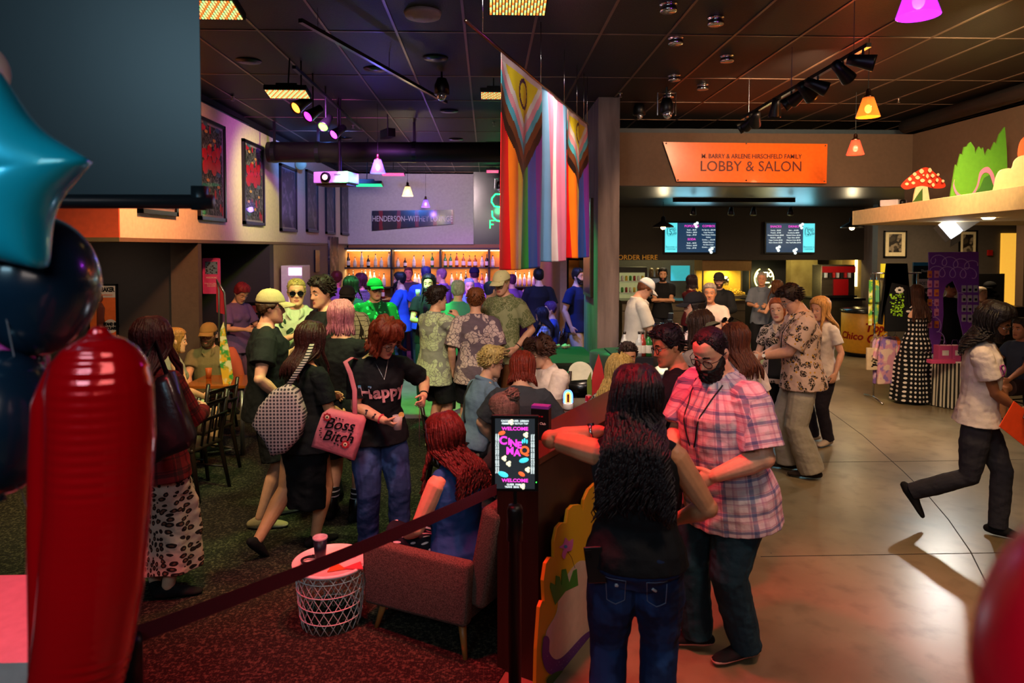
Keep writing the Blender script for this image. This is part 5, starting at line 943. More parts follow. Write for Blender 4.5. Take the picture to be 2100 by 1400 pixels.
# tote bags
def bag(inf_pts, Y, m, name, label, th=.06, strap=None, sm=False, puff=.03):
    a = px2(inf_pts, Y); cen = sum(a, V()) / len(a); b = MB(); b.sm = True; rg = []
    for q in (-1, -.7, 0, .7, 1):
        f = 1 - .06 * q * q * q * q - (.12 if abs(q) == 1 else 0); rg.append([cen + (p - cen) * f + V((0, q * th, 0)) for p in a])
    b.loft(rg); r = put(b, name, m, label, 'bag', cen, 'shoulder bags', True)
    if strap: b = MB(); b.sm = True; b.tube([aY(x, y, Yy) for x, y, Yy in strap[0]], [(strap[1], .003)] * len(strap[0]), 8, (1, 0, 0)); part(b, 'strap', strap[2] if len(strap) > 2 else m, r, True)
    return r
mpink = cloth('canvas_pink', 'd0707e'); Yb = 4.62
tb = bag([(662, 846), (675, 838), (745, 853), (750, 862), (740, 905), (729, 941), (722, 940), (680, 925), (640, 913), (650, 880)], Yb, mpink, 'tote_bag', 'pink canvas tote bag reading Boss Bitch with red flowers', .05, ([(733, 738, 4.86), (722, 733, 4.76), (708, 742, 4.72), (718, 765, 4.70), (727, 800, 4.68), (728, 858, Yb)], .017, mpink))
for s_, x, y, sz in (('Boss', 695, 871, .105), ('Bitch', 692, 896, .10)): o = text(s_, sz, mblack, tb, aY(x, y, Yb - .056) - tb.location, (PI / 2, R(8), 0), ext=.0006, shear=.35, bold=.001)
def rose(x, y, Y, par, rad=.020):
    q = aY(x, y, Y) - par.location; b = MB()
    for i in range(8): a = 2 * PI * i / 8; b.ball(q + V((math.cos(a) * rad, 0, math.sin(a) * rad)), (.009, .0015, .009), 6)
    b.obj('flower_print', mat('print_red', 'b01828', .6), par); b = MB(); b.ball(q + V((0, -.001, 0)), (.014, .0016, .014), 6); b.obj('flower_print', mat('print_cream', 'e8c8a8', .6), par); b = MB(); b.ball(q + V((0, -.003, 0)), (.006, .0016, .006), 6); b.obj('flower_print', mblack, par)
rose(671, 855, Yb - .056, tb); rose(708, 911, Yb - .056, tb)
b = MB()
for x, y, dx, dy in ((688, 856, 14, 4), (657, 878, 0, 18), (722, 885, -2, 22), (684, 908, 14, 6)):
    for i in range(5): q = aY(x + dx * i / 4, y + dy * i / 4, Yb - .055) - tb.location; b.ball(q + V((.004 * (-1) ** i, 0, 0)), (.006, .0012, .004), 5)
b.obj('leaf_print', mblack, tb)
mquilt = cloth('quilted_lilac', pat=P_grid('a88c8c', '3a2c34', 22, .16)); mq2 = mat('quilt_print', rough=.8, pat=lambda t: t.mix(t.m('LESS_THAN', t.vor(t.sc(t.obj(), (1, 0, 1)), 42, 'F1', rand=.0), .34), c4('b89c9c'), c4('3a2c36')))
bag([(560, 800), (590, 786), (612, 800), (628, 850), (618, 895), (590, 925), (560, 932), (545, 900), (520, 868), (535, 830)], 4.72, mq2, 'tote_bag', 'large grey-lilac patterned shoulder bag on the person in a black skirt', .07, ([(640, 705, 4.9), (628, 735, 4.74), (605, 770, 4.72), (585, 800, 4.72)], .018, mat('strap_print', rough=.8, pat=P_stripe(['c0a8a8', '1c1820'], 2, 60))))
bag([(700, 880), (715, 850), (735, 845), (750, 870), (740, 905), (705, 915)], 5.15, cloth('canvas_khaki', '8a7048'), 'hat', 'tan felt hat hanging behind the pink tote', .02)['category'] = 'hat'
bag([(312, 800), (330, 770), (352, 762), (398, 895), (395, 915), (345, 935), (312, 955)], 3.98, mat('leather_black', '1c1418', .3, bump=.3, bscale=20), 'handbag', 'black leather handbag on the arm of the leopard skirt person', .07, ([(310, 805, 3.98), (296, 740, 4.0), (318, 700, 4.05), (345, 775, 3.98)], .014))
# foil wrap and camera
q = (msk['hL'] + msk['hR']) / 2 + V((0, 0, .03)); b = MB(); b.sm = True; b.ball(q, (.075, .035, .030), 14)
for v_ in b.b.verts: v_.co += V((noise.noise(v_.co * 60), noise.noise(v_.co * 55 + V((3, 0, 0))), noise.noise(v_.co * 50))) * .014
put(b, 'wrapped_snack', mat('snack_foil', rough=.3, metal=.8, pat=P_blotch(['b8b0b8', '4a5a8a', 'b87060'], 40)), 'crumpled foil-wrapped snack held up by the person with round glasses', 'snack', q, None, True)
q = (ph['hL'] + ph['hR']) / 2 + V((-.04, 0, .0)); r = empty('camera', q, 'black camera with a big lens held up by the photographer', 'camera', R(68)); b = MB(); b.cb((0, 0, 0), (.14, .06, .095)); b.cb((0, 0, .06), (.05, .05, .03)); b.obj('camera_body', mblack, r, bev=.008); b = MB(); b.sm = True; b.tube([(0, .03, 0), (0, .15, 0)], [.034, .038], 18); b.obj('camera_lens', mat('lens_barrel', '16161a', .2), r, True); b = MB(); b.cb((0, -.01, .11), (.06, .05, .06)); b.obj('flash', mblack, r, bev=.006)

# things on the half wall
top = 1.156
q = A_ + d_ * .30 + n_ * .14; q.z = top; r = empty('brochure_holder', q, 'black brochure holder with a violet top on the end of the half wall', 'brochure holder', R(-20)); b = MB(); b.box((-.05, -.03, 0), (.05, .03, .17)); b.obj('holder_body', mblack, r, bev=.003); b = MB(); b.box((-.049, -.029, .17), (.049, .029, .185)); b.obj('brochures', mat('paper_violet', '7a30a8', .6), r); text('Film Club', .018, wt, r, (0, -.031, .09)); text('Join us', .014, mat('print_redglow', 'c82030', .6), r, (0, -.031, .13))
# lounge table
tc = V((.60, 6.15, 0)); r = empty('lounge_table', tc, 'dark wooden table in the middle where the denim shirt and white shirt sit', 'table'); b = MB(); b.cb((0, 0, .745), (1.0, .66, .035)); b.obj('tabletop', mat('table_walnut', rough=.18, pat=P_wood('4a2a1c', '2a1610', 0)), r, bev=.004); b = MB(); b.tube([(0, 0, .03), (0, 0, .73)], .035, 12); b.obj('pedestal', mblack, r); b = MB(); b.cb((0, 0, .015), (.5, .5, .03)); b.obj('base', mblack, r)
q = aZ(1165, 838, .765); r = empty('rainbow_lamp', q, 'small neon rainbow lamp on a round white base on the lounge table', 'lamp'); b = MB(); b.lathe([(.001, 0), (.042, 0), (.045, .008), (.045, .045), (.038, .052), (.001, .052)], n=24); b.obj('base', mwh, r, True)
for i, cl in enumerate(('4060ff', '40e0ff', 'ffe040', 'ff5020')):
    rr_ = .040 - .009 * i; b = MB(); b.sm = True; b.tube([(-rr_, 0, .055)] + [(rr_ * math.cos(a), 0, .12 + rr_ * 1.25 * math.sin(a)) for a in (PI - PI * j / 12 for j in range(13))] + [(rr_, 0, .055)], .0032, 6); b.obj('neon_tube', mat('neon_' + cl, cl, .4, emit=9, ecol=cl), r, True)
def can(p, m, label, r_=.031, h=.122): b = MB(); b.lathe([(.001, 0), (r_ * .8, 0), (r_, .008), (r_, h - .012), (r_ * .78, h), (r_ * .74, h - .004), (.001, h - .004)], n=20); return thing(b, 'drink_can', m, label, 'can', p, 0, None, True)
can(aZ(1207, 838, .765), mat('can_red', rough=.3, metal=.6, pat=P_stripe(['c01c2c', 'c01c2c', 'd0d0d8'], 2, 14)), 'slim red drink can on the lounge table near the neon rainbow')
glass_cup(aZ(1100, 852, .765), 'empty clear cup on the lounge table', liq='c8c8c0')['group'] = 'cups on the lounge table'; b = MB(); b.tube([(-.1, -.02, .004), (.1, .06, .004)], .003, 6); thing(b, 'straw', mat('straw_white', 'e0e0e0', .4), 'loose straw lying beside the rainbow lamp', 'straw', aZ(1185, 850, .765))
def chair(p, rz, label, m=mdw, hb=.92):
    r = empty('wooden_chair', p, label, 'chair', rz, 'dark wooden chairs'); b = MB(); b.cb((0, 0, .45), (.42, .42, .035)); b.obj('seat', m, r, True, .012)
    for x in (-1, 1):
        b = MB(); b.tube([(x * .19, .19, .44), (x * .20, .21, .001)], [.018, .015], 8); b.obj('leg', m, r, True)
        b = MB(); b.tube([(x * .19, -.27, hb), (x * .19, -.22, .62), (x * .185, -.19, .44), (x * .21, -.27, .001)], [.018, .02, .021, .016], 8); b.obj('leg', m, r, True)
    b = MB()
    for z in (.9 * hb, .76 * hb): b.tube([(-.19, -.25, z), (0, -.275, z + .01), (.19, -.25, z)], [(.008, .035)] * 3, 8, (0, 0, 1) if False else None)
    for x in (-.08, 0, .08): b.tube([(x, -.20, .46), (x, -.265, .88 * hb)], .010, 6)
    b.obj('backrest', m, r, True); b = MB()
    for x in (-1, 1): b.tube([(x * .195, .20, .2), (x * .2, -.23, .2)], .010, 6)
    b.tube([(-.195, .2, .24), (.195, .2, .24)], .010, 6); b.obj('stretcher', m, r, True); return r
def onfl(px, Y): p = aY(px, 900, Y); p.z = 0; return p
chair(onfl(948, 5.5), R(-60), 'dark wooden chair behind the denim shirt at the lounge table'); chair(onfl(1072, 5.1), R(-5), 'dark wooden chair under the copper-haired person in charcoal'); chair(onfl(385, 6.15), R(75), 'dark bentwood chair nearest the leopard skirt person'); chair(onfl(415, 6.75), R(68), 'dark bentwood chair with its back to the room beside the mint shorts'); chair(onfl(336, 7.05), R(-48), 'dark bentwood chair under the blonde ponytail person')
chair(onfl(1108, 6.95), R(140), 'dark wooden chair under the curly-haired person in the open white shirt'); chair(onfl(1262, 5.62), R(-25), 'dark wooden chair under the tousled blonde person'); chair(onfl(1286, 6.9), R(180), 'dark wooden chair under the round-faced person in black'); chair(onfl(1052, 4.6), R(55), 'dark wooden chair under the topknot person'); chair(onfl(428, 8.2), R(170), 'dark wooden chair under the olive polo')
chair(onfl(1118, 10.7), R(75), 'dark wooden chair under the plaid flannel'); chair(onfl(1131, 11.5), R(90), 'dark wooden chair under the purple-tinted hair'); chair(onfl(2098, 8.5), R(100), 'dark chair at the right edge under the denim top')
# wood table on the left
tc = onfl(462, 7.5); r = empty('wood_table', tc, 'glossy orange-brown wood table on grey metal legs in front of the olive polo', 'table', 0); b = MB(); b.cb((0, 0, .745), (.66, .62, .03)); b.obj('tabletop', mat('table_amber', rough=.15, pat=P_wood('a8541c', '6e3410', 0)), r, bev=.004)
for x, y in ((-.28, -.26), (.28, -.26), (-.28, .26), (.28, .26)): b = MB(); b.tube([(x, y, 0), (x, y, .73)], .022, 12); b.obj('leg', mat('leg_grey', '8a8a88', .35, .8), r, True)
tumbler(aZ(428, 775, .762), .12, .036, mat('cup_amber', 'b06028', .4), 'amber cup on the glossy wood table', False)
# poster stand board beside the polo
r0 = onfl(455, 7.3); r = empty('display_board', r0, 'tall bent metal frame holding a red board beside the wood table', 'display board'); b = MB(); b.sm = True; Yp = 7.3
b.tube([aY(x, y, Yp) for x, y in ((449, 700), (449, 640), (449, 595), (444, 573), (460, 600), (463, 640), (463, 700))], .010, 8)
part(b, 'frame', mat('frame_grey', '8c8c90', .3, .9), r, True); b = MB(); plate([(443, 572), (462, 604), (462, 645), (444, 640)], Yp + .02, .01, b); part(b, 'board', mat('board_red', 'a01828', .5), r)
b = MB(); b.sm = False; plate([(452, 676), (458, 660), (463, 690), (470, 720), (478, 775), (470, 795), (458, 790), (450, 740)], Yp - .02, .012, b); put(b, 'plywood_cutout', mat('paint_mixed', rough=.6, pat=P_blotch(['d8a028', '3a8a3a', 'd8c8a0'], 9)), 'small yellow and green painted cutout propped beside the wood table', 'painted cutout', aY(463, 795, Yp)); 
for z_ in (): pass
b = MB(); b.sm = True; jc = aY(483, 755, 7.95); b.tube([jc + V((-.05, 0, .2)), jc + V((0, -.02, .08)), jc + V((.04, -.02, -.1)), jc + V((.0, 0, -.24))], [(.05, .04), (.075, .06), (.085, .07), (.06, .05)], 20, rnd_cap=True)
for v_ in b.b.verts: v_.co += V((noise.noise(v_.co * 9), noise.noise(v_.co * 11), noise.noise(v_.co * 8))) * .035
put(b, 'jacket', mat('jacket_coral', 'b04a34', .8, bump=.5, bscale=12), 'coral jacket draped behind the wood table', 'jacket', aY(485, 795, 7.9))
# stock shelf counter behind
b = MB(); p0 = aY(500, 600, 9.9); r = empty('snack_counter', V((p0.x, 10.0, 0)), 'white-topped counter with a brochure rack in the alcove', 'counter'); b = MB(); b.cb((0, 0, .95), (.9, .5, .04)); b.obj('countertop', mwh, r); b = MB(); b.cb((0, .02, .465), (.86, .44, .93)); b.obj('cabinet', mat('counter_dark', '2a2422', .6), r)
b = MB(); b.cb((.02, .02, 1.20), (.42, .16, .42)); b.obj('rack', mblack, r)
for i in range(12): b = MB(); b.cb((-.14 + .095 * (i % 4), -.065, 1.05 + .135 * (i // 4)), (.075, .02, .10)); b.obj('brochure', mat('brochure_%d' % (i % 4), ('b87a58', '6a8aa8', 'c8b8a0', '8a3a3a')[i % 4], .6), r)
# posters
def frame(name, pts, Y, th, label, art, cat='poster', fr=mblack, fw=.03, kind='frontal', grp=None):
    xs = [aY(*p, Y) for p in pts]; x0_, x1_ = min(p.x for p in xs), max(p.x for p in xs); z0_, z1_ = min(p.z for p in xs), max(p.z for p in xs); c = V(((x0_ + x1_) / 2, Y, (z0_ + z1_) / 2)); w2, h2 = (x1_ - x0_) / 2, (z1_ - z0_) / 2
    r = empty(name, c, label, cat, 0, grp); b = MB()
    for lo, hi in (((-w2, -h2), (w2, -h2 + fw)), ((-w2, h2 - fw), (w2, h2)), ((-w2, -h2), (-w2 + fw, h2)), ((w2 - fw, -h2), (w2, h2))): b.box((lo[0], -th, lo[1]), (hi[0], 0, hi[1]))
    b.obj('frame', fr, r); b = MB(); b.box((-w2 + fw, -th * .5, -h2 + fw), (w2 - fw, -.002, h2 - fw)); return r, b.obj('print', art, r), w2, h2
r, pr_, w2, h2 = frame('framed_poster', [(181, 582), (245, 720)], 8.499, .03, 'orange framed concert poster with a standing figure at the left wall', mat('poster_orange', 'e0601c', .6), fw=.02)
b = MB(); b.box((-w2 + .02, -.02, h2 * .60), (w2 - .02, -.017, h2 - .02)); b.obj('white_band', mat('poster_white', 'd0b8a0', .6), r); text('BAKER', .075, mblack, r, (w2 * .35, -.022, h2 * .83), bold=.004, sx=.7); text('EXPERIENCE', .03, mat('print_orange', 'e0601c', .6), r, (w2 * .3, -.022, h2 * .67), sx=.8)
b = MB(); b.sm = True; b.tube([(-.02, -.02, -h2 * .5), (-.03, -.02, 0), (-.025, -.02, .12), (-.03, -.02, h2 * .45)], [(.06, .003), (.045, .003), (.05, .003), (.02, .003)], 12, (1, 0, 0)); b.ball((-.03, -.02, h2 * .6), (.035, .003, .06), 10); b.obj('figure_print', mat('print_brown', '6a2a18', .6), r); text('STAND SIX-\nSQUARE', .05, mblack, r, (w2 * .55, -.023, -h2 * .25), bold=.004, sx=.7)
b = MB(); b.tube([(w2 * .5, -.018, -h2 * .25), (w2 * .5, -.0185, -h2 * .25)], .085, 24); b.obj('badge_print', mat('poster_white'), r)
r, pr_, w2, h2 = frame('framed_poster', [(416, 529), (453, 602)], 9.4, .02, 'pink programme poster hanging above the bearded person in the tan cap', mat('poster_pink', 'd84a90', .6), fw=.008, fr=mat('frame_pink', 'd84a90', .5)); b = MB(); b.box((-w2 * .7, -.013, h2 * .1), (w2 * .7, -.011, h2 * .8)); b.obj('photo_print', mat('photo_dots', rough=.6, pat=P_dots('6a8aa8', '2a2a3a', 30, .35, 1, 'obj')), r); text('PRIDE PICNIC', .03, wt, r, (0, -.013, -h2 * .1), sx=.8); text('Friday 6 pm  Lobby bar\nall are welcome\nmusic and films', .02, wt, r, (0, -.013, -h2 * .5))
b = MB(); b.cb((0, 0, 0), (.06, .05, 1.0)); q = aY(434, 600, 9.4); b2 = thing(b, 'poster_post', mblack, 'slim black post carrying the pink programme poster', 'post', (q.x, 9.43, .5)) if False else b.b.free()
# framed festival posters on the cream wall (seen obliquely)
def wpost(x0_, x1_, yt0, yb0, label, art, glass=False):
    Y0, Y1 = aX(x0_, 400, LW).y, aX(x1_, 400, LW).y; zt = aX(x0_, yt0, LW).z; zb = aX(x0_, yb0, LW).z; c = V((LW, (Y0 + Y1) / 2, (zt + zb) / 2)); hw, hh = (Y1 - Y0) / 2, (zt - zb) / 2; fw = .045
    r = empty('framed_poster', c, label, 'poster', 0, 'tall posters on the cream wall'); b = MB()
    for lo, hi in (((-hw, -hh), (hw, -hh + fw)), ((-hw, hh - fw), (hw, hh)), ((-hw, -hh), (-hw + fw, hh)), ((hw - fw, -hh), (hw, hh))): b.box((.002, lo[0], lo[1]), (.045, hi[0], hi[1]))
    b.obj('frame', mat('frame_black', '120c10', .3), r); b = MB(); b.box((.003, -hw + fw, -hh + fw), (.018, hw - fw, hh - fw)); b.obj('mount', mat('mount_grey', 'a89aa0', .5), r)
    b = MB(); b.box((.018, -hw + fw * 1.5, -hh + fw * 1.6), (.020, hw - fw * 1.5, hh - fw * 1.6)); b.obj('print', art, r)
    b = MB(); b.box((.034, -hw + fw, -hh + fw), (.036, hw - fw, hh - fw)); b.obj('glass_pane', mat('poster_glass', '060608', .03, alpha=.12, spec=.9), r); return r, hw, hh
mfest = mat('festival_print', rough=.5, pat=lambda t: t.mix(t.m('LESS_THAN', t.vor(t.sc(t.obj(), (1, 1, .5)), 9, 'F1'), .28), t.mix(t.m('GREATER_THAN', t.noise(t.sc(t.obj(), (80, 80, 30)), 1.0, 1), .56), c4('100c10'), c4('8a8488')), c4('d02038')))
mdim = mat('dim_print', rough=.3, pat=lambda t: t.mix(t.m('GREATER_THAN', t.noise(t.obj(), 7, 2), .56), c4('3a2c40'), c4('7a6878')))
def fest(rr, hw, hh):
    for dz, sz in ((.30, .9), (.05, 1.1)):
        b = MB(); b.sm = True
        for i in range(4): b.ball((.022, -hw * .5 + i * hw * .33, hh * dz + .06 * (i % 2)), (.003, hw * .19 * sz, hh * .13 * sz), 8)
        b.obj('bubble_letters', mat('print_hot_red', 'c8102c', .4), rr)
    b = MB(); b.sm = True
    for (y_, z_) in ((-.4, .75), (.2, .62), (-.1, .5), (.5, -.3), (-.5, -.45), (.1, -.62), (-.3, -.2)): b.ball((.022, hw * y_, hh * z_), (.003, hw * .12, hh * .035), 7)
    b.obj('popcorn_print', mat('print_peach', 'd89858', .5), rr)
    b = MB()
    for y_, z_ in ((-.45, .9), (.45, .85), (.5, -.05), (-.45, -.75)): b.ball((.021, hw * y_, hh * z_), (.003, hw * .17, hh * .05), 7)
    b.obj('lips_print', mat('print_slate', '4a6a78', .5), rr)
a = wpost(404, 458, 236, 450, 'festival poster with red bubble letters half hidden by the screen edge', mfest); fest(*a); a = wpost(496, 538, 284, 459, 'festival poster with red bubble letters and popcorn, fully visible', mfest); fest(*a)
wpost(280, 358, 200, 436, 'poster mostly hidden behind the projection screen', mdim); wpost(572, 605, 334, 473, 'dim glazed poster below the end of the black duct', mdim); wpost(626, 649, 347, 475, 'dim glazed poster left of the projector', mdim); wpost(666, 684, 356, 479, 'narrow glazed poster right under the projector', mdim); wpost(697, 714, 362, 481, 'last narrow glazed poster next to the corner of the bar wall', mdim)
# bar: lounge sign, back bar, bottles
b = MB(); Yw = 17.38; plate([(763, 432), (929, 430), (929, 459), (763, 473)], Yw - .03, .02, b); q = aY(846, 450, Yw - .03)
sg_ = put(b, 'lounge_sign', mat('sign_glossy', rough=.15, spec=.8, pat=P_stripe(['241418', '6a1a20', '241418', '2a1c22', '181014'], 0, 2.2, .05)), 'glossy dark wedge-shaped Henderson-Withey Lounge sign on the wall above the bar', 'sign', q); text('HENDERSON–WITHEY LOUNGE', .20, mat('sign_letters', 'b8a8b0', .4), sg_, aY(846, 449, Yw - .03) - q + V((0, -.012, 0)), sx=.70)
Yv = 17.0
def zY(y): return aY(900, y, Yv).z
def xY(x): return aY(x, 560, Yv).x
r = empty('bar_shelves', V((xY(930), Yv, 0)), 'back bar with lit wooden shelves full of bottles', 'shelving'); mst = mat('shelf_frame', '14100e', .5); o0 = r.location
def bp(lo, hi, nm, m): b = MB(); b.box(lo, hi); return part(b, nm, m, r)
zt, z1_, z2_, zc = zY(512), zY(548), zY(588), .95
bp((xY(703), Yv - .02, zt), (xY(1165), Yv + .40, zt + .05), 'top_board', mst); bp((xY(703), Yv - .02, z1_ - .03), (xY(1165), Yv + .38, z1_), 'shelf', mst); bp((xY(703), Yv - .02, z2_ - .03), (xY(1165), Yv + .38, z2_), 'shelf', mst); bp((xY(703), Yv - .05, zc - .05), (xY(1165), Yv + .40, zc), 'counter', mat('bar_back_top', '3a2418', .3)); bp((xY(703), Yv, 0), (xY(1165), Yv + .38, zc - .05), 'cabinet', mst)
for x in (703, 803, 903, 1003, 1103, 1164): bp((xY(x) - .025, Yv - .02, zc), (xY(x) + .025, Yv + .38, zt), 'upright', mst)
mled = mat('led_strip', 'ffe0a0', .5, emit=14, ecol='ffd890'); mbox = mat('shelf_back', rough=.45, pat=P_wood('b87028', '8a4c16', 0, .8))
bp((xY(705), Yv + .36, zc), (xY(1163), Yv + .38, zt), 'back_panel', mbox)
for i, (a_, c_) in enumerate(((706, 800), (806, 900), (906, 1000), (1006, 1100), (1106, 1161))):
    bp((xY(a_), Yv + .30, zt - .03), (xY(c_), Yv + .32, zt - .015), 'light_strip', mled); light('AREA', ((xY(a_) + xY(c_)) / 2, Yv + .22, zt - .03), (1, .62, .26), 11, ((xY(a_) + xY(c_)) / 2, Yv + .32, 0), sx=1.0, sy=.06); light('AREA', ((xY(a_) + xY(c_)) / 2, Yv + .1, z1_ - .04), (1, .70, .36), 13, ((xY(a_) + xY(c_)) / 2, Yv + .25, 0), sx=1.0, sy=.06)
BK = [('clear', 'c8ccc8', 'white'), ('green', '2a7a34', 'green'), ('amber', '9a5410', 'amber'), ('pale', 'd8d0b0', 'cream'), ('dark', '241410', 'dark brown'), ('red', '9a3020', 'red')]
PROT = {}
def bottle(i, p, h, label, grp):
    k_, col, cn = BK[i]
    key = (i, round(h, 2))
    if key not in PROT:
        mb = MB(); mb.sm = True; w_ = .043 if i != 2 else .05; mb.mi = 0; mb.lathe([(.001, 0), (w_, .003), (w_, h * .55), (w_ * .8, h * .64), (.015, h * .76), (.014, h * .93)], n=14); mb.mi = 1; mb.lathe([(w_ + .001, h * .14), (w_ + .0015, h * .15), (w_ + .0015, h * .45), (w_ + .001, h * .46)], n=14); mb.mi = 2; mb.lathe([(.016, h * .90), (.017, h), (.001, h)], n=10); PROT[key] = mb.mesh(True)
        for m_ in (mat('bottle_' + k_, col, .12, spec=.8, alpha=.85 if i in (0, 3) else 1), mlab, mat('bottle_cap', '2a2018', .4)): PROT[key].materials.append(m_)
    o = newob('bottle', PROT[key]); o.location = p; tag(o, label, 'bottle', grp)
kin = [4, 3, 0, 4, 3, 0, 0, 3, 4, 0, 0, 1, 1, 1, 5, 2, 2, 2, 0, 4, 0]; hts = [.36, .26, .40, .30, .34, .26, .38, .24, .24, .30, .30, .36, .34, .34, .36, .34, .30, .30, .28, .32, .3]
for n_i, x in enumerate([123, 173, 226, 277, 332, 378, 438, 507, 562, 630, 703, 771, 873, 914, 961, 1013, 1060, 1104, 1157, 1193, 1240]):
    bottle(kin[n_i], V((xY(680 + x / 3.75), Yv + .12, z1_)), hts[n_i], '%s bottle on the top bar shelf, %s from its left end' % (BK[kin[n_i]][2], ORD[n_i]), 'bottles on the top bar shelf')
xs_ = [714, 722, 731, 740, 748, 757, 766, 776, 786, 850, 858, 868, 926, 936, 945, 955, 967, 978, 988, 998, 1040, 1050, 1058, 1067, 1076, 1086, 1095, 1104, 1113, 1122]
for n_i, x in enumerate(xs_):
    kq = rnd.choice([0, 3, 0, 2, 5, 3, 4]); bottle(kq, V((xY(x), Yv + .10 + .05 * (n_i % 2), z2_)), rnd.choice((.36, .42, .40, .34)), '%s bottle on the lower bar shelf, %s from its left end' % (BK[kq][2], ORD[n_i]), 'bottles on the lower bar shelf')
for n_i, x in enumerate([712, 724, 738, 752, 768, 784, 930, 944, 958, 972, 986, 1046, 1060, 1074, 1088, 1102, 1116, 1130]):
    kq = rnd.choice([0, 3, 2, 5, 1, 4]); bottle(kq, V((xY(x), Yv + .08, zc)), rnd.choice((.28, .32, .30)), '%s bottle on the back bar counter, %s from its left end' % (BK[kq][2], ORD[n_i]), 'bottles on the back bar counter')
Yc = 14.6; b = MB(); b.box((aY(790, 600, Yc).x, Yc, 0), (aY(1150, 600, Yc).x, Yc + .6, 1.05)); r = put(b, 'bar_counter', mat('bar_front', '2c1a14', .4), 'dark bar counter behind the crowd in front of the bottle shelves', 'bar counter', V((aY(950, 600, Yc).x, Yc, 0))); b = MB(); b.box((aY(785, 600, Yc).x, Yc - .1, 1.05), (aY(1155, 600, Yc).x, Yc + .65, 1.1)); part(b, 'countertop', mat('bar_top', '4a3426', .2), r)
# neon sign on the glossy wall
r = empty('neon_sign', aY(1020, 430, 17.44), 'green neon outline sign on the glossy black wall beside the flags', 'neon sign'); b = MB(); b.sm = True; mgn = mat('neon_green', '20ff70', .4, emit=7, ecol='18e060'); Yn = 17.44
def tube_px(pts, Y, rad, mb): mb.tube([aY(x, y, Y) for x, y in pts], rad, 6)
tube_px([(1028, 398), (1016, 398), (1009, 406), (1008, 414), (1014, 423), (1028, 425)], Yn, .018, b); tube_px([(1009, 432), (1010, 444), (1018, 452), (1030, 454)], Yn, .018, b); tube_px([(1005, 468), (1005, 452), (1014, 452)], Yn, .012, b); tube_px([(1005, 460), (1012, 460)], Yn, .012, b); part(b, 'neon_tube', mgn, r, True)
light('POINT', aY(1022, 430, 17.2), (.1, 1, .4), 8, size=.1)
# beverage cooler and wall pieces
p0 = aX(600, 600, LW); q = V((aY(607, 600, 11.9).x, 11.9, 0)); r = empty('drinks_cooler', q, 'white drinks cooler with a lit pink header against the beige wall', 'cooler'); b = MB(); b.cb((0, 0, .95), (.36, .5, 1.9)); b.obj('cabinet', mwh, r, bev=.01); b = MB(); b.cb((.06, -.255, 1.80), (.22, .01, .13)); b.obj('header', mat('cooler_header', 'f0c8e8', .4, emit=2.2, ecol='f0b8e0'), r); b = MB(); b.cb((.06, -.254, 1.1), (.22, .01, 1.1)); b.obj('door_glass', mat('cooler_glow', 'f0d0b0', .3, emit=.9, ecol='f0c8a0'), r)
b = MB(); b.cb((0, 0, 0), (.03, .35, .45)); q = aX(650, 535, LW + .02); thing(b, 'framed_picture', mblack, 'small black framed picture on the beige wall left of the bar shelves', 'picture', (LW + .02, q.y, q.z)); b = MB(); b.cb((0, 0, 0), (.04, .9, 1.1)); q = aX(684, 535, LW + .02); thing(b, 'wall_painting', mat('painting_brown', rough=.6, pat=P_blotch(['5a3c28', 'a08468', '2c1c14'], 4)), 'brown abstract painting beside the bar shelves', 'painting', (LW + .02, q.y, q.z))
# flags
Ybar = lambda x: None
B0_ = aY(955, 42, 4.2); B1_ = aY(1206, 262, 7.6); B1_.z = B0_.z = 3.62
B0_ = aZ(955, 42, 3.60); B1_ = aZ(1206, 256, 3.60); dB = (B1_ - B0_)
r = empty('flag_rail', B0_.lerp(B1_, .5), 'slanting metal rail hung from the ceiling that carries the flags', 'rail'); b = MB(); b.sm = True; b.tube([B0_, B1_], .012, 10); part(b, 'rail', mat('rail_copper', '9a7a6a', .25, 1), r, True)
def rail(px):   # point of the rail seen at picture column px
    lo, hi = 0, 1
    for _ in range(40):
        m_ = (lo + hi) / 2; p = B0_ + dB * m_; cx_ = 1050 + F * (p - V((0, 0, H))).dot(_r) / (p - V((0, 0, H))).dot(_f)
        if cx_ < px: lo = m_
        else: hi = m_
    return B0_ + dB * lo
for px in (990, 1109, 1157, 1183, 1197, 1204): p = rail(px); b = MB(); b.tube([p, V((p.x, p.y, CEIL))], .0035, 6); part(b, 'cable', mchrome, r, True)
mfl = {}
def fm(c): return mat('flag_' + c, c, .45, bump=.15, bscale=14, spec=.5)
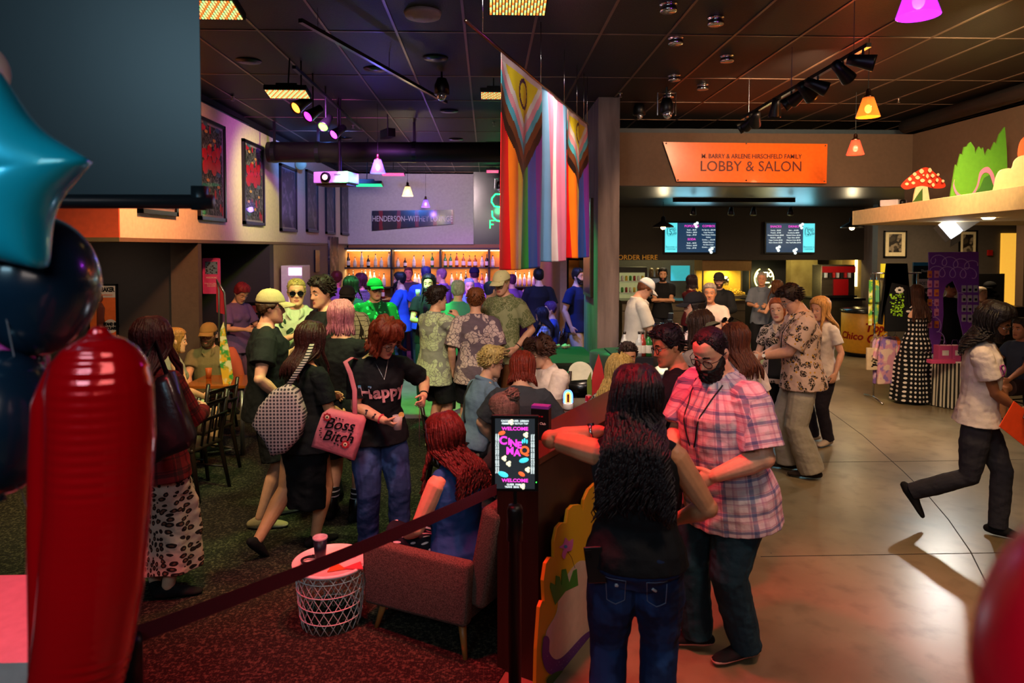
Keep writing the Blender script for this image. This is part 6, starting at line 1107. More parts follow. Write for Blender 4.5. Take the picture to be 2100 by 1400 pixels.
def flag(p0, p1, hgt, fold, label, cols, seed, off=.0):
    # cols: function(u,v)->colour; u across, v down
    r = empty('flag', (p0 + p1) / 2, label, 'flag', 0, 'hanging pride flags'); dirv = (p1 - p0); nrm = V((dirv.y, -dirv.x, 0)).normalized(); nu, nv = 84, 130; mb = MB(); mb.sm = True; vs = []; names = []; o0 = (p0 + p1) / 2
    for j in range(nv + 1):
        v = j / nv; row = []
        for i in range(nu + 1):
            u = i / nu; g = fold * v ** .6; sq = 1 - .10 * g; w = g * (.055 * math.sin(u * 11 + seed + v * 1.5) + .014 * math.sin(u * 27 + seed * 2 + v * 2)) ; uu = .5 + (u - .5) * sq
            row.append(mb.b.verts.new(p0 + dirv * uu + nrm * (w + off) + V((0, 0, -hgt * v - .012 * math.sin(u * PI) * v)) - o0))
        vs.append(row)
    for j in range(nv):
        for i in range(nu):
            c_ = cols((i + .5) / nu, (j + .5) / nv)
            if c_ not in names: names.append(c_)
            f = mb.b.faces.new((vs[j][i], vs[j][i + 1], vs[j + 1][i + 1], vs[j + 1][i])); f.material_index = names.index(c_); f.smooth = True
    o = mb.obj('flag_cloth', [fm(c_) for c_ in names], r, True); md = o.modifiers.new('s', 'SOLIDIFY'); md.thickness = .002; return r
RB = ['e0101c', 'f07818', 'f0d030', '2a9a40', '1c50b0', '6a2a90']
def progress(u, v):
    a = abs(u - .5) * 2; q = v + a * .29        # chevron height
    if v < .035: return 'd8c8c0'
    for lim, c_ in ((.27, 'f0e030'), (.32, 'e8e8d8'), (.375, 'e8a0a8'), (.43, '4ab0c0'), (.495, '6a3c22'), (.56, '121012')):
        if q < lim: return c_
    return RB[min(5, int(u * 6))]
def prog_ring(u, v):
    e_ = math.hypot((u - .5) / .11, (v - .125) / .07)
    if .82 < e_ < 1.1: return '4a2a4a'
    return progress(u, v)
def trans(u, v): return ['6a9cc8', 'd87aa0', 'e0d8dc', 'd87aa0', '6a9cc8'][min(4, int(u * 5))]
pa, pb, pc_, pd = rail(1027), rail(1110), rail(1163), rail(1203)
flag(pa, pb, 1.56, .45, 'progress pride flag with yellow triangle nearest the camera', prog_ring, 3.3); flag(pb, pc_, 1.52, .8, 'pink, white and pale blue striped flag in the middle of the rail', trans, 4.6); flag(pc_, pd, 1.50, 1.0, 'second progress pride flag beside the concrete pier', prog_ring, 3.1)
# ceiling fixtures
def pendant(px, py, Y, col, label, strength=18, w_=.105, watt=14, cord=True):
    p = aY(px, py, Y); r = empty('pendant_lamp', p, label, 'pendant lamp', 0, 'glass cone pendants'); k = 1
    b = MB(); b.tube([(0, 0, .235), (0, 0, CEIL - p.z)], .003, 6); b.obj('cord', mblack, r); b = MB(); b.lathe([(.012, .26), (.022, .245), (.024, .20), (.042, .195), (.046, .172), (.001, .172)], n=18); b.obj('cap', mat('copper', '9a6a58', .3, 1), r, True)
    b = MB(); b.sm = True; b.lathe([(.048, .178), (w_, 0), (w_ - .004, 0), (.045, .174)], n=28); b.obj('lamp_shade', mat('shade_' + col, col, .15, alpha=.55, emit=.75, ecol=col, spec=.8), r, True)
    b = MB(); b.sm = True; b.ball((0, 0, .075), (.030, .030, .040), 12); b.obj('bulb', mat('bulb_' + col, 'ffffff', .4, emit=strength, ecol=col), r, True); light('POINT', p + V((0, 0, -.06)), lin([int(col[i:i + 2], 16) / 255 for i in (0, 2, 4)]), watt, size=.06)
pendant(1780, 240, 6.25, 'ff8a30', 'orange glass pendant lamp in the middle of the right row'); pendant(1754, 317, 8.4, 'ff5a3c', 'coral glass pendant lamp, farthest of the right row'); pendant(1883, 33, 3.5, 'c840ff', 'magenta glass pendant lamp at the top right, nearest the camera')
pendant(775, 355, 9.3, '7a7cff', 'blue-violet glass pendant lamp near the projector'); pendant(836, 402, 12.8, 'ffe8b0', 'warm white glass pendant lamp above the lounge sign', w_=.105); pendant(873, 425, 16.2, '9a70ff', 'small violet glass pendant lamp over the bar')
def dome(px, py, Y, label):
    p = aY(px, py, Y); r = empty('dome_pendant', p, label, 'pendant lamp', 0, 'black dome pendants'); b = MB(); b.lathe([(.02, .22), (.04, .20), (.05, .12), (.20, .03), (.215, 0), (.20, .004), (.04, .11)], n=28); b.obj('lamp_shade', mat('dome_black', '181412', .4), r, True); b = MB(); b.ball((0, 0, .0), (.05, .05, .045), 10); b.obj('bulb', mat('bulb_warm', 'fff0c8', .4, emit=20, ecol='ffdc9a'), r, True)
    b = MB(); b.tube([(0, 0, .2), (0, 0, 3.12 - p.z)], .004, 6); b.obj('cord', mblack, r); light('POINT', p + V((0, 0, -.08)), (1, .78, .45), 24, size=.06)
dome(1360, 466, 13.6, 'black dome pendant in front of the left menu screen'); dome(1747, 467, 13.6, 'black dome pendant right of the right menu screen')
# led wash panels
def panel(px, py, D, w_, tilt, col, label, x=None):
    p = aY(px, py, D); r = empty('stage_light', p, label, 'stage light', 0, 'rectangular LED wash lights'); r.rotation_euler = (tilt, 0, 0); b = MB(); b.cb((0, 0, .03), (w_, .22, .05)); b.cb((0, 0, .075), (w_ * .5, .14, .04)); b.obj('housing', mblack, r, bev=.004); b = MB()
    nx = int(w_ / .018)
    for i in range(nx):
        for j in range(8): b.mi = (i + j) % 3; b.cb((-w_ / 2 + .018 + i * (w_ - .036) / max(1, nx - 1), -.085 + j * .024, .003), (.011, .016, .006))
    b.obj('led_array', [mat('led_' + c_, c_, .4, emit=1.6, ecol=c_) for c_ in (col, 'ff7a30' if col[:2] == 'ff' else col, 'b0e890' if col[:2] == 'ff' and col[4:] not in ('b0', 'c0') else col)], r); b = MB(); b.tube([(0, 0, .09), (0, 0, CEIL - p.z)], .008, 6); b.obj('hanger', mblack, r)
panel(1062, 12, 3.9, .34, R(-14), 'ffc060', 'amber LED wash light above the flags at the top centre'); panel(432, 22, 4.2, .34, R(-14), 'ffc878', 'amber LED wash light beside the top edge of the projection screen'); panel(590, 194, 7.0, .42, R(-12), 'ffd890', 'amber LED wash light above the coloured track heads'); panel(1012, 197, 7.8, .30, R(-10), 'ffb060', 'small amber LED wash light left of the first flag')
panel(1012, 296, 12.6, .28, R(-12), '20e080', 'small green LED bar left of the first flag'); panel(1010, 322, 14.6, .28, R(-12), '4050ff', 'small blue LED bar left of the first flag'); panel(1010, 352, 16.2, .3, R(-12), 'ff40b0', 'small pink LED bar left of the first flag'); panel(806, 358, 15.0, .5, R(-12), 'ff50c0', 'pink LED bar above the bar wall'); panel(752, 380, 12.0, .55, R(-10), '30e0a0', 'teal LED bar right beside the projector')
# tracks and heads
def track(p0, p1, label, hang=None):
    r = empty('light_track', (p0 + p1) / 2, label, 'lighting track'); b = MB(); d = p1 - p0; L_ = d.length; yaw_ = math.atan2(d.y, d.x); M = Matrix.Rotation(yaw_, 4, 'Z'); b.box((-L_ / 2, -.018, -.016), (L_ / 2, .018, .016), M); b.obj('rail', mat('track_grey', '2a2a2c', .3, .6), r)
    for t in (.08, .5, .92):
        q = p0.lerp(p1, t) - r.location; b = MB(); b.tube([q, q + V((0, 0, CEIL - r.location.z))], .004, 6); b.obj('hanger', mchrome, r)
    return r
t0_, t1_ = aZ(616, 42, 3.95), aZ(915, 210, 3.95); track(t0_, t1_, 'long grey lighting track without lamps crossing the ceiling')
def head(p, tgt, col, label, grp, sc=1.0, m=mblack, glow=10, zt=None):
    r = empty('spot_head', p, label, 'spotlight', 0, grp); dv = (V(tgt) - p).normalized(); M = dv.to_track_quat('-Z', 'Y').to_matrix().to_4x4(); b = MB(); b.sm = True; b.lathe([(.001, .10), (.035, .095), (.040, .03), (.055, -.06), (.055, -.075), (.048, -.07), (.046, -.055), (.001, -.055)], n=20, M=M @ Matrix.Scale(sc, 4)); b.obj('can', m, r, True)
    b = MB(); b.tube([(0, 0, 0), (0, 0, .07), (0, 0, (zt - p.z) if zt else .11)], .009, 8); b.obj('arm', mblack, r)
    if col: b = MB(); b.lathe([(.001, -.060), (.045, -.060), (.045, -.064), (.001, -.066)], n=18, M=M @ Matrix.Scale(sc, 4)); b.obj('lens', mat('headglow_' + col, col, .4, emit=glow, ecol=col), r)
cp = [(610, 214, 7.2, 'ff6a20', 'orange'), (634, 232, 7.7, 'd020ff', 'purple, second in the row'), (660, 252, 8.3, '60ff30', 'green'), (685, 270, 8.9, 'e030ff', 'purple, last in the row')]
h0, h3 = aY(618, 214, 7.2), aY(693, 270, 8.9); hd_ = V((h3.x - h0.x, h3.y - h0.y, 0)); track(V((h0.x, h0.y, 4.0)) - hd_ * .15, V((h3.x, h3.y, 4.0)) + hd_ * .9, 'black lighting track carrying the coloured spotlights')
for x, y, Y, c_, nm in cp: p = aY(x + 8, y, Y); head(p, p + V((-.7, -.8, -.75)) if c_ != '60ff30' else p + V((-.3, -.9, -.9)), c_, 'black track spotlight glowing ' + nm, 'coloured track spotlights', 1.25, zt=CEIL)
r0_, r1_ = aY(1520, 245, 8.6), aY(1778, 96, 5.3); r0_.z = r1_.z = 3.78; r0_ = aZ(1522, 243, 3.72); r1_ = aZ(1782, 92, 3.72); track(r0_, r1_, 'black lighting track on the right with many spotlights')
for i, (t, c_, tg) in enumerate(((.04, None, (-1, .5, -.6)), (.09, None, (-.3, 1, -.5)), (.16, None, (.3, 1, -.6)), (.36, None, (0, .3, -1)), (.50, None, (-1, .6, -.8)), (.56, None, (-.6, 1, -.6)), (.62, None, (1, .5, -.7)), (.70, 'f0e8c0', (1, -.3, -.5)), (.86, 'fff4d0', (1, .3, -.8)), (.97, None, (1, -.5, -.3)))):
    p = r0_.lerp(r1_, t) + V((0, 0, -.10)); head(p, p + V(tg), c_, 'black spotlight, %s along the right lighting track from its far end' % ORD[i], 'spotlights on the right track', 1.15, glow=6)
# chrome cylinders, speakers, sprinklers, downlights
CEILTHINGS = [(1371, 14), (1468, 42), (1386, 83), (1491, 120), (1383, 160), (1441, 179), (1371, 196)]
for i, (x, y) in enumerate(CEILTHINGS):
    p = aZ(x, y - 5, CEIL); b = MB(); b.lathe([(.001, -.06), (.062, -.06), (.068, -.055), (.068, -.035), (.060, -.032), (.060, -.010), (.072, -.006), (.072, 0), (.001, 0)], n=28); thing(b, 'ceiling_downlight', mchrome, 'chrome cylinder downlight on the black ceiling, %s from the front' % ORD[i], 'downlight', p, 0, 'chrome ceiling downlights', True)
def disc(px, py, rad, m, name, label, cat, z=CEIL, h=.02, hole=False, sc=1):
    p = aZ(px, py, z); b = MB(); b.lathe([(.001, -h), (rad * .5, -h), (rad * .55, -h * .7), (rad * .92, -h * .7), (rad, 0), (.001, 0)], n=28); thing(b, name, m, label, cat, p, 0, None, True)
disc(867, 26, .155, mat('speaker_white', 'a8a49c', .6), 'ceiling_speaker', 'round pale ceiling speaker near the top centre', 'speaker', h=.05)
for x, y, lb in ((510, 124, 'round black recessed light left of the long track'), (893, 118, 'round black recessed light right of the long track'), (770, 141, 'small black ceiling rose behind the long track'), (921, 227, 'small round recessed light near the glass orb lamp'), (708, 283, 'round recessed light beside the green spotlight'), (935, 285, 'round recessed light above the bar side of the lounge')): disc(x, y, .13, mat('recess_black', '050505', .3, .6), 'recessed_light', lb, 'recessed light')
for x, y, lb in ((477, 199, 'ceiling sprinkler over the cream wall'), (724, 257, 'ceiling sprinkler right of the green spotlight'), (1013, 252, 'ceiling sprinkler beside the first flag'), (1843, 203, 'ceiling sprinkler right of the orange pendant'), (1272, 192, 'ceiling sprinkler above the concrete pier')):
    p = aZ(x, y, CEIL - .02); b = MB(); b.tube([(0, 0, .02), (0, 0, -.04)], .010, 8); b.lathe([(.001, .0), (.028, 0), (.028, .006), (.001, .006)], n=14); b.lathe([(.001, -.045), (.022, -.045), (.022, -.040), (.001, -.040)], n=14); thing(b, 'sprinkler', mat('sprinkler_metal', 'a89c90', .3, 1), lb, 'sprinkler', p, 0, 'ceiling sprinklers', True)
def orb(px, py, Y, label, rad=.07, yoke=False):
    p = aY(px, py, Y); r = empty('theatre_light', p, label, 'theatre light', 0, 'theatre lights'); b = MB(); b.sm = True; b.lathe([(.001, .16), (.05, .155), (.08, .08), (.085, -.02), (.07, -.03), (.001, -.03)], n=20); b.obj('housing', mblack, r, True); b = MB(); b.sm = True; b.ball((0, -.04, -.045), rad * .8, 12); b.obj('lens', mat('lens_glass', 'd8dce8', .05, .9), r, True); b = MB(); b.tube([(0, 0, .15), (0, 0, CEIL - p.z)], .012, 8); b.obj('hanger', mblack, r)
    if yoke: b = MB(); b.tube([(-.11, 0, -.05), (-.11, 0, .22), (.11, 0, .22), (.11, 0, -.05)], .008, 6); b.obj('yoke', mchrome, r)
orb(906, 190, 7.6, 'black theatre light with a glass lens at the end of the long track'); orb(1311, 232, 9.2, 'small theatre light beside the concrete pier', .05); orb(1367, 228, 8.2, 'black yoke-mounted theatre light below the chrome downlights', yoke=True); orb(1024, 385, 16.6, 'theatre light hanging before the glossy wall', .06, True)
p = aY(945, 272, 10.2); b = MB(); b.cb((0, 0, 0), (.12, .30, .12)); b.tube([(0, 0, .05), (0, 0, CEIL - aY(795, 274, 10.0).z)], .01, 6); r = thing(b, 'stage_spot', mblack, 'small rectangular stage spot above the black duct', 'stage light', aY(795, 274, 10.0), R(30), bev=.01)
# duct, pipes
yD = 10.6; c0 = aY(550, 312, yD); c1_ = aY(1025, 312, yD); r = empty('air_duct', (c0 + c1_) / 2, 'wide black round air duct crossing the lounge ceiling', 'duct'); b = MB(); b.sm = True; b.tube([c0, c1_ + V((.4, 0, 0))], .155, 28); part(b, 'pipe', mat('duct_black', '151112', .5, bump=.1, bscale=8), r, True)
for x in (563, 653, 850): q = aY(x, 312, yD); b = MB(); b.tube([q + V((math.sin(a) * .17, 0, math.cos(a) * .17)) + V((0, 0, 0)) for a in (0,)] * 1 + [q + V((0, 0, .5))], .02, 8) if False else b.lathe([(.157, -.03), (.163, -.03), (.163, .03), (.157, .03)], (0, 0, 0), 28, Matrix.Translation(q) @ Matrix.Rotation(PI / 2, 4, 'Y')); b.box((q.x - .02, q.y - .01, q.z + .15), (q.x + .02, q.y + .01, CEIL)); part(b, 'strap', mblack, r)
b = MB(); b.sm = True; b.tube([(LW - .1, 5.2, 4.02), (LW - .02, 10.3, 4.02)], .03, 8); thing(b, 'pipe', mblack, 'black pipe running along the top of the cream wall', 'pipe', (0, 0, 0)); b = MB(); b.sm = True; b.tube([(6.2, 10.0, 4.0), (6.2, 5.0, 4.02), (6.25, 3.2, 4.0)], .10, 12); thing(b, 'flexible_duct', mat('duct_flex', '241c18', .7, bump=.8, bscale=8), 'dark flexible duct along the top of the right wall', 'duct', (0, 0, 0), smooth=True)
b = MB(); b.box((1.75, 10.4, 3.92), (8.5, 10.45, 4.02)); thing(b, 'ceiling_beam', mat('beam_blue', '3a444c', .6), 'grey-blue beam in the dark gap above the concession header', 'beam', (0, 0, 0))
# projector
q = aY(690, 366, 9.0); r = empty('projector', q, 'white ceiling projector with a glowing lens', 'projector', R(-14)); b = MB(); b.cb((0, 0, 0), (.48, .34, .15)); b.obj('casing', mat('projector_white', 'b8b0b4', .4), r, bev=.015); b = MB(); b.cb((0, 0, -.085), (.42, .28, .03)); b.obj('mount_plate', mblack, r); b = MB(); b.sm = True; b.tube([(-.06, -.15, 0), (-.06, -.20, 0)], .065, 20); b.obj('lens_ring', mblack, r, True); b = MB(); b.tube([(-.06, -.20, 0), (-.06, -.203, 0)], .035, 16); b.obj('lens', mat('projector_glow', 'ffb0a0', .3, emit=14, ecol='ff9080'), r)
b = MB(); b.tube([(.05, 0, .07), (.05, 0, CEIL - q.z)], .022, 10); b.obj('pole', mblack, r); text('EPSON', .03, mblack, r, (.1, -.172, .03))
b = MB(); b.sm = True; b.lathe([(.001, -.05), (.07, -.05), (.10, 0), (.10, .04), (.001, .04)], n=20, M=Matrix.Rotation(PI / 2, 4, 'X')); thing(b, 'wall_speaker', mat('speaker_cream', 'c8c090', .5), 'round cream speaker on the wall beyond the duct', 'speaker', aX(618, 337, LW + .12), smooth=True)
# salon sign
Yh = 10.05; b = MB(); plate([(1360, 291), (1697, 295), (1695, 376), (1388, 372)], Yh - .03, .02, b); q = aY(1540, 333, Yh - .03); sg_ = put(b, 'salon_sign', mat('sign_orange', 'f06a1c', .25, spec=.7, coat=.4), 'bright orange Lobby and Salon sign on the header wall', 'sign', q)
text('M. BARRY & ARLENE HIRSCHFELD FAMILY', .092, mat('sign_print', '5a1c14', .5), sg_, aY(1541, 321, Yh - .03) - q + V((0, -.012, 0)), sx=.88, bold=.001); text('LOBBY & SALON', .215, mat('sign_print'), sg_, aY(1540, 342, Yh - .03) - q + V((0, -.012, 0)), sx=.96)
for x, y in ((1366, 294), (1390, 369), (1530, 295), (1530, 370), (1692, 299), (1690, 372)): b = MB(); b.ball(aY(x, y, Yh - .03) - q + V((0, -.01, 0)), .012, 6); b.obj('bolt', mchrome, sg_)
# menu screens
def menu(x0_, x1_, y0_, y1_, side, label, heads):
    Yq = 15.4; a = aY(x0_, y0_, Yq); c = aY(x1_, y1_, Yq); cen = (a + c) / 2; w2, h2 = (c.x - a.x) / 2, (a.z - c.z) / 2; r = empty('menu_screen', cen, label, 'screen', 0, 'concession menu screens'); b = MB(); b.box((-w2 - .03, 0, -h2 - .03), (w2 + .03, .06, h2 + .03)); b.obj('bezel', mblack, r)
    b = MB(); b.box((-w2, -.004, -h2), (w2, .0, h2)); s_ = b.obj('screen', mat('menu_navy', '1c3450', .4, emit=.9, ecol='1c3a58'), r); b = MB(); x_ = (-w2, -w2 + w2 * .48) if side < 0 else (w2 - w2 * .48, w2); b.box((x_[0], -.006, -h2), (x_[1], -.004, h2)); b.obj('cyan_panel', mat('menu_cyan', '58d0dc', .4, emit=1.2, ecol='58d2de'), s_)
    mt = mat('menu_teal', '0a5a70', .4, emit=.3, ecol='0a6a80'); xm_ = sum(x_) / 2
    for s, sz, z in (('Want', .10, .42), ('15%', .17, .25), ('OFF?', .09, .12), ('Become a', .07, -.42), ('member', .07, -.52)): text(s, sz, mt, s_, (xm_, -.009, z * h2 * 1.5), sx=.9)
    cx = (.05 * w2 if side < 0 else -w2 * .62, .72 * w2 if side < 0 else .12 * w2)
    for ci, (col_, hd) in enumerate(zip(cx, heads)):
        z = h2 * .78
        for t_, lines in hd:
            text(t_, .070, mpk, s_, (col_, -.008, z)); z -= .085
            for ln in lines: text(ln, .040, mww, s_, (col_, -.008, z), sx=.95); z -= .056
            z -= .045
    b = MB(); b.sm = True
    for x, z in ((.18, .9), (.78, -.85)) if side < 0 else ((.4, .85), (.15, -.9), (-.55, -.72)):
        for dx, dz in ((0, 0), (.05, .03), (.03, -.05)): b.ball((x * w2 + dx, -.006, z * h2 + dz), (.034, .004, .034), 8)
    b.obj('popcorn_art', mww, s_)
    light('AREA', cen + V((0, -.1, 0)), (.3, .8, 1), 10, cen + V((0, -2, -.6)), size=.8)
menu(1364, 1467, 457, 517, -1, 'left menu screen listing popcorn, soda and combos', ([('POPCORN', ['Small......$6.00', 'Medium....$8.00', 'Large......$9.00']), ('SODA', ['Small......$5.00', 'Medium....$6.00', 'Large......$7.00'])], [('COMBOS', ['Go Special.....$20.00', 'Large Popcorn', 'Two Medium Drinks', 'Perfect', 'Combo.........$16.00', 'Medium Popcorn', 'Go Film Center', 'Combo.........$18.00'])]))
menu(1572, 1670, 458, 517, 1, 'right menu screen listing snacks and drinks', ([('SNACKS', ['Candy......$6.00', 'Pretzel.....$7.00', 'Pretzel & Cheese..$8.00', 'Nachos.....$8.00', 'Vegan Cookie..$5.00', 'Extra Cheese..$2.00'])], [('DRINKS', ['Beer......$14.00', 'Kombucha..$8.00', 'Bottled Water..$5.00', 'Topo Chico..$5.00', 'Mexican Coke..$5.00', 'Hot Tea/Coffee..$4.50'])]))
b = MB(); b.box((0, -.02, 0), (.002, 0, .002)); q = aY(1308, 528, 15.48); r = empty('wall_lettering', q, 'ORDER HERE in yellow letters on the dark menu wall', 'sign'); b.b.free(); text('ORDER HERE', .155, mat('letters_yellow', 'f0b030', .5), r, (0, 0, 0), ext=.006)
p_a, p_b = aY(1380, 424, 12.6), aY(1630, 424, 12.6); p_a.z = p_b.z = 3.06; r = empty('light_track', (p_a + p_b) / 2, 'black track with small spotlights under the concession soffit', 'lighting track'); b = MB(); b.box((p_a.x, 12.58, 3.05), (p_b.x, 12.62, 3.12)); part(b, 'rail', mblack, r)
for x in (1423, 1500, 1546, 1622): q = aY(x, 436, 12.6); b = MB(); b.sm = True; b.tube([q + V((0, 0, .1)), q + V((-.03, -.05, -.04))], [.03, .06], 12); part(b, 'spot_can', mblack, r, True)
# concession counter and machines
Yk = 14.9; X0, X1 = aY(1276, 650, Yk).x, aY(1528, 650, Yk).x; q = V(((X0 + X1) / 2, Yk, 0)); r = empty('concession_counter', q, 'long stainless steel concession counter with a dark top', 'counter'); b = MB(); b.box((X0, Yk, .1), (X1, Yk + .7, .98)); part(b, 'cabinet', msteel, r); b = MB(); b.box((X0 - .03, Yk - .05, .98), (X1 + .03, Yk + .75, 1.04)); part(b, 'countertop', mat('counter_top', '2e2620', .2), r); b = MB(); b.box((X0, Yk + .05, 0), (X1, Yk + .7, .1)); part(b, 'kick_plate', mblack, r)
for t in (.25, .5, .75): b = MB(); b.box((X0 + (X1 - X0) * t - .004, Yk - .003, .12), (X0 + (X1 - X0) * t + .004, Yk, .8)); part(b, 'seam', mblack, r)
b = MB(); b.box((X0, Yk - .004, .80), (X1, Yk, .815)); part(b, 'trim_line', mblack, r)
X2, X3 = aY(1700, 650, 15.3).x, aY(1768, 650, 15.3).x; q = V(((X2 + X3) / 2, 15.3, 0)); r = empty('steel_cabinet', q, 'stainless cabinet under the red soda fountain', 'cabinet'); b = MB(); b.box((X2 - .3, 15.3, .1), (X3, 16.0, 1.0)); part(b, 'body', msteel, r); b = MB(); b.box((X2 - .33, 15.25, 1.0), (X3 + .05, 16.05, 1.05)); part(b, 'top', mblack, r); b = MB(); b.box((X2 - .3, 15.35, 0), (X3, 16.0, .1)); part(b, 'kick_plate', mblack, r)
q = aY(1712, 640, 15.4); q.z = 1.05; r = empty('soda_fountain', q, 'red and steel soda fountain with a row of taps', 'soda fountain'); b = MB(); b.cb((0, .1, .38), (.78, .45, .76)); b.obj('body', msteel, r, bev=.01); b = MB(); b.cb((0, -.14, .66), (.76, .05, .14)); b.cb((.05, -.14, .24), (.34, .05, .4)); b.obj('red_panel', mat('soda_red', 'b01018', .35), r)
for i in range(8): b = MB(); b.cb((-.32 + .09 * i, -.19, .53), (.05, .05, .11)); b.obj('tap', mat('tap_%d' % (i % 3), ('d8d8d8', '2a2a2a', 'c83030')[i % 3], .3), r)
b = MB(); b.cb((0, -.16, .05), (.76, .16, .05)); b.obj('drip_tray', mblack, r)
# popcorn machine
Yp2 = 15.6; a = aY(1440, 560, Yp2); c = aY(1540, 636, Yp2); w_ = c.x - a.x; q = V(((a.x + c.x) / 2, Yp2, 1.04)); hgt = aY(1500, 555, Yp2).z - 1.04; r = empty('popcorn_machine', q, 'glass and steel popcorn machine with a kettle glowing yellow', 'popcorn machine'); b = MB(); b.box((-w_ / 2, 0, hgt), (w_ / 2, .6, hgt + .3)); b.obj('canopy', mat('warm_steel', 'b08a5a', .3, .9), r)
for sx_ in (-1, 1):
    for y_ in (.02, .58): b = MB(); b.cb((sx_ * (w_ / 2 - .02), y_, hgt / 2), (.03, .03, hgt)); b.obj('post', msteel, r)
b = MB(); b.box((-w_ / 2, 0, 0), (w_ / 2, .6, .05)); b.obj('base', msteel, r); b = MB(); b.box((-w_ / 2, .57, .05), (w_ / 2, .58, hgt)); b.obj('back_panel', mat('popcorn_back', 'd0a838', .5), r); b = MB(); b.box((-w_ / 2 + .02, .01, .05), (w_ / 2 - .02, .015, hgt)); b.obj('glass_pane', mat('machine_glass', '060606', .03, alpha=.08), r)
b = MB(); b.sm = True; b.lathe([(.001, 0), (.14, 0), (.16, .14), (.14, .2), (.001, .22)], (0, .3, hgt * .45), 24); b.obj('kettle', mchrome, r, True); b = MB(); b.sm = True
for i in range(150): b.ball((rnd.uniform(-w_ * .42, w_ * .42), rnd.uniform(.06, .5), .07 + abs(rnd.gauss(0, .05))), rnd.uniform(.015, .025), 4)
o = b.obj('popcorn', mat('popcorn', 'e0b848', .8), r, True); o['kind'] = 'stuff'; light('AREA', q + V((0, .25, hgt - .02)), (1, .78, .2), 22, q + V((0, .3, 0)), size=.5)
# RATIO neon
Yr = 16.2; q = aY(1567, 571, Yr); r = empty('neon_sign', q, 'round white and yellow RATIO neon sign behind the counter', 'neon sign'); b = MB(); b.box((-.55, .04, -q.z), (.55, .08, .62)); b.obj('backing', mblack, r); rd = .23; b = MB(); b.sm = True
for s_ in (1, -1): b.tube([(s_ * rd * math.cos(a), 0, rd * math.sin(a) * 1.12) for a in (R(-75) + R(138) * j / 20 for j in range(21))], .012, 8)
b.obj('neon_tube', mat('neon_ratio', 'fff0a0', .4, emit=8, ecol='ffe87a'), r, True); text('RATIO', .17, mat('neon_white', 'fff8d8', .4, emit=5, ecol='fff2b8'), r, (0, -.01, .09), bold=.002, sx=.85); text('BEERWORKS', .045, mat('neon_white'), r, (0, -.01, -.10)); light('POINT', q + V((0, -.3, 0)), (1, .9, .4), 18, size=.1)
# fridge, basket, back shelf on the kitchen's left
q = aY(1296, 600, 15.9); q.z = 0; r = empty('glass_fridge', q, 'black glass-door fridge stocked with cans behind the white cap', 'fridge'); b = MB(); b.box((-.36, .0, 0), (.36, .6, 1.75)); b.obj('cabinet', mblack, r, bev=.01); b = MB(); b.box((-.30, -.01, .25), (.30, .0, 1.62)); b.obj('glow_back', mat('fridge_glow', 'a0a878', .5, emit=.35, ecol='a8b080'), r)
for z in (.55, .85, 1.15, 1.42): b = MB(); b.box((-.30, -.10, z), (.30, -.01, z + .012)); b.obj('shelf', mwh, r)
for i in range(24): b = MB(); b.sm = True; z = (.562, .862, 1.162, 1.432)[i // 6]; b.lathe([(.001, 0), (.030, 0), (.030, .11), (.001, .12)], (-.24 + .095 * (i % 6), -.055, z), 10); b.obj('can', mat('fridge_can_%d' % (i % 4), ('3a8a3a', 'c8b040', 'c8c8c8', '8a2a20')[(i * 7) % 4], .3), r, True)
q = aY(1332, 632, 14.7); q.z = 1.04; r = empty('snack_basket', q, 'black basket of bright snack packs on the concession counter', 'basket'); b = MB(); b.lathe([(.001, 0), (.20, 0), (.26, .12), (.25, .12), (.19, .01), (.001, .01)], n=28); b.obj('basket', mblack, r, True)
for i in range(14): b = MB(); a = rnd.uniform(0, 6.28); rr_ = rnd.uniform(.02, .17); M = Matrix.Translation((rr_ * math.cos(a), rr_ * math.sin(a), .13 + .02 * (i % 3))) @ Euler((rnd.uniform(-.5, .5), rnd.uniform(-.5, .5), a)).to_matrix().to_4x4(); b.cb((0, 0, 0), (.11, .07, .04), M); b.obj('snack_pack', mat('pack_%d' % (i % 4), ('c81c18', 'e87a18', 'd8a020', '3a2a6a')[i % 4], .3), r)
q = aY(1316, 552, 16.6); r = empty('wall_shelf', V((q.x, 16.6, q.z - .2)), 'wall shelf with a row of glass jars above the fridge', 'shelf'); b = MB(); b.cb((0, 0, 0), (1.0, .3, .03)); b.obj('board', mblack, r)
for i in range(6): b = MB(); b.sm = True; b.lathe([(.001, 0), (.055, 0), (.06, .02), (.06, .18), (.04, .21), (.001, .22)], (0, 0, 0), 16); o = thing(b, 'glass_jar', mat('jar_glass', '6a5a48', .1, spec=.8), 'glass jar on the shelf above the fridge, %s from the left' % ORD[i], 'jar', V((q.x - .4 + .16 * i, 16.6, q.z - .185)), 0, 'jars above the fridge', True)
q = aY(1395, 560, 17.9); b = MB(); b.cb((0, 0, 0), (.5, .04, .4)); thing(b, 'wall_screen', mat('screen_teal', '2a8aa0', .4, emit=.8, ecol='2a90a8'), 'teal glowing screen on the wall behind the crossed-arms person', 'screen', q); q = aY(1365, 545, 17.6); light('SPOT', q + V((0, 0, .3)), (.8, .8, 1), 60, q + V((-.2, .3, -1)), 80, .6, .05)
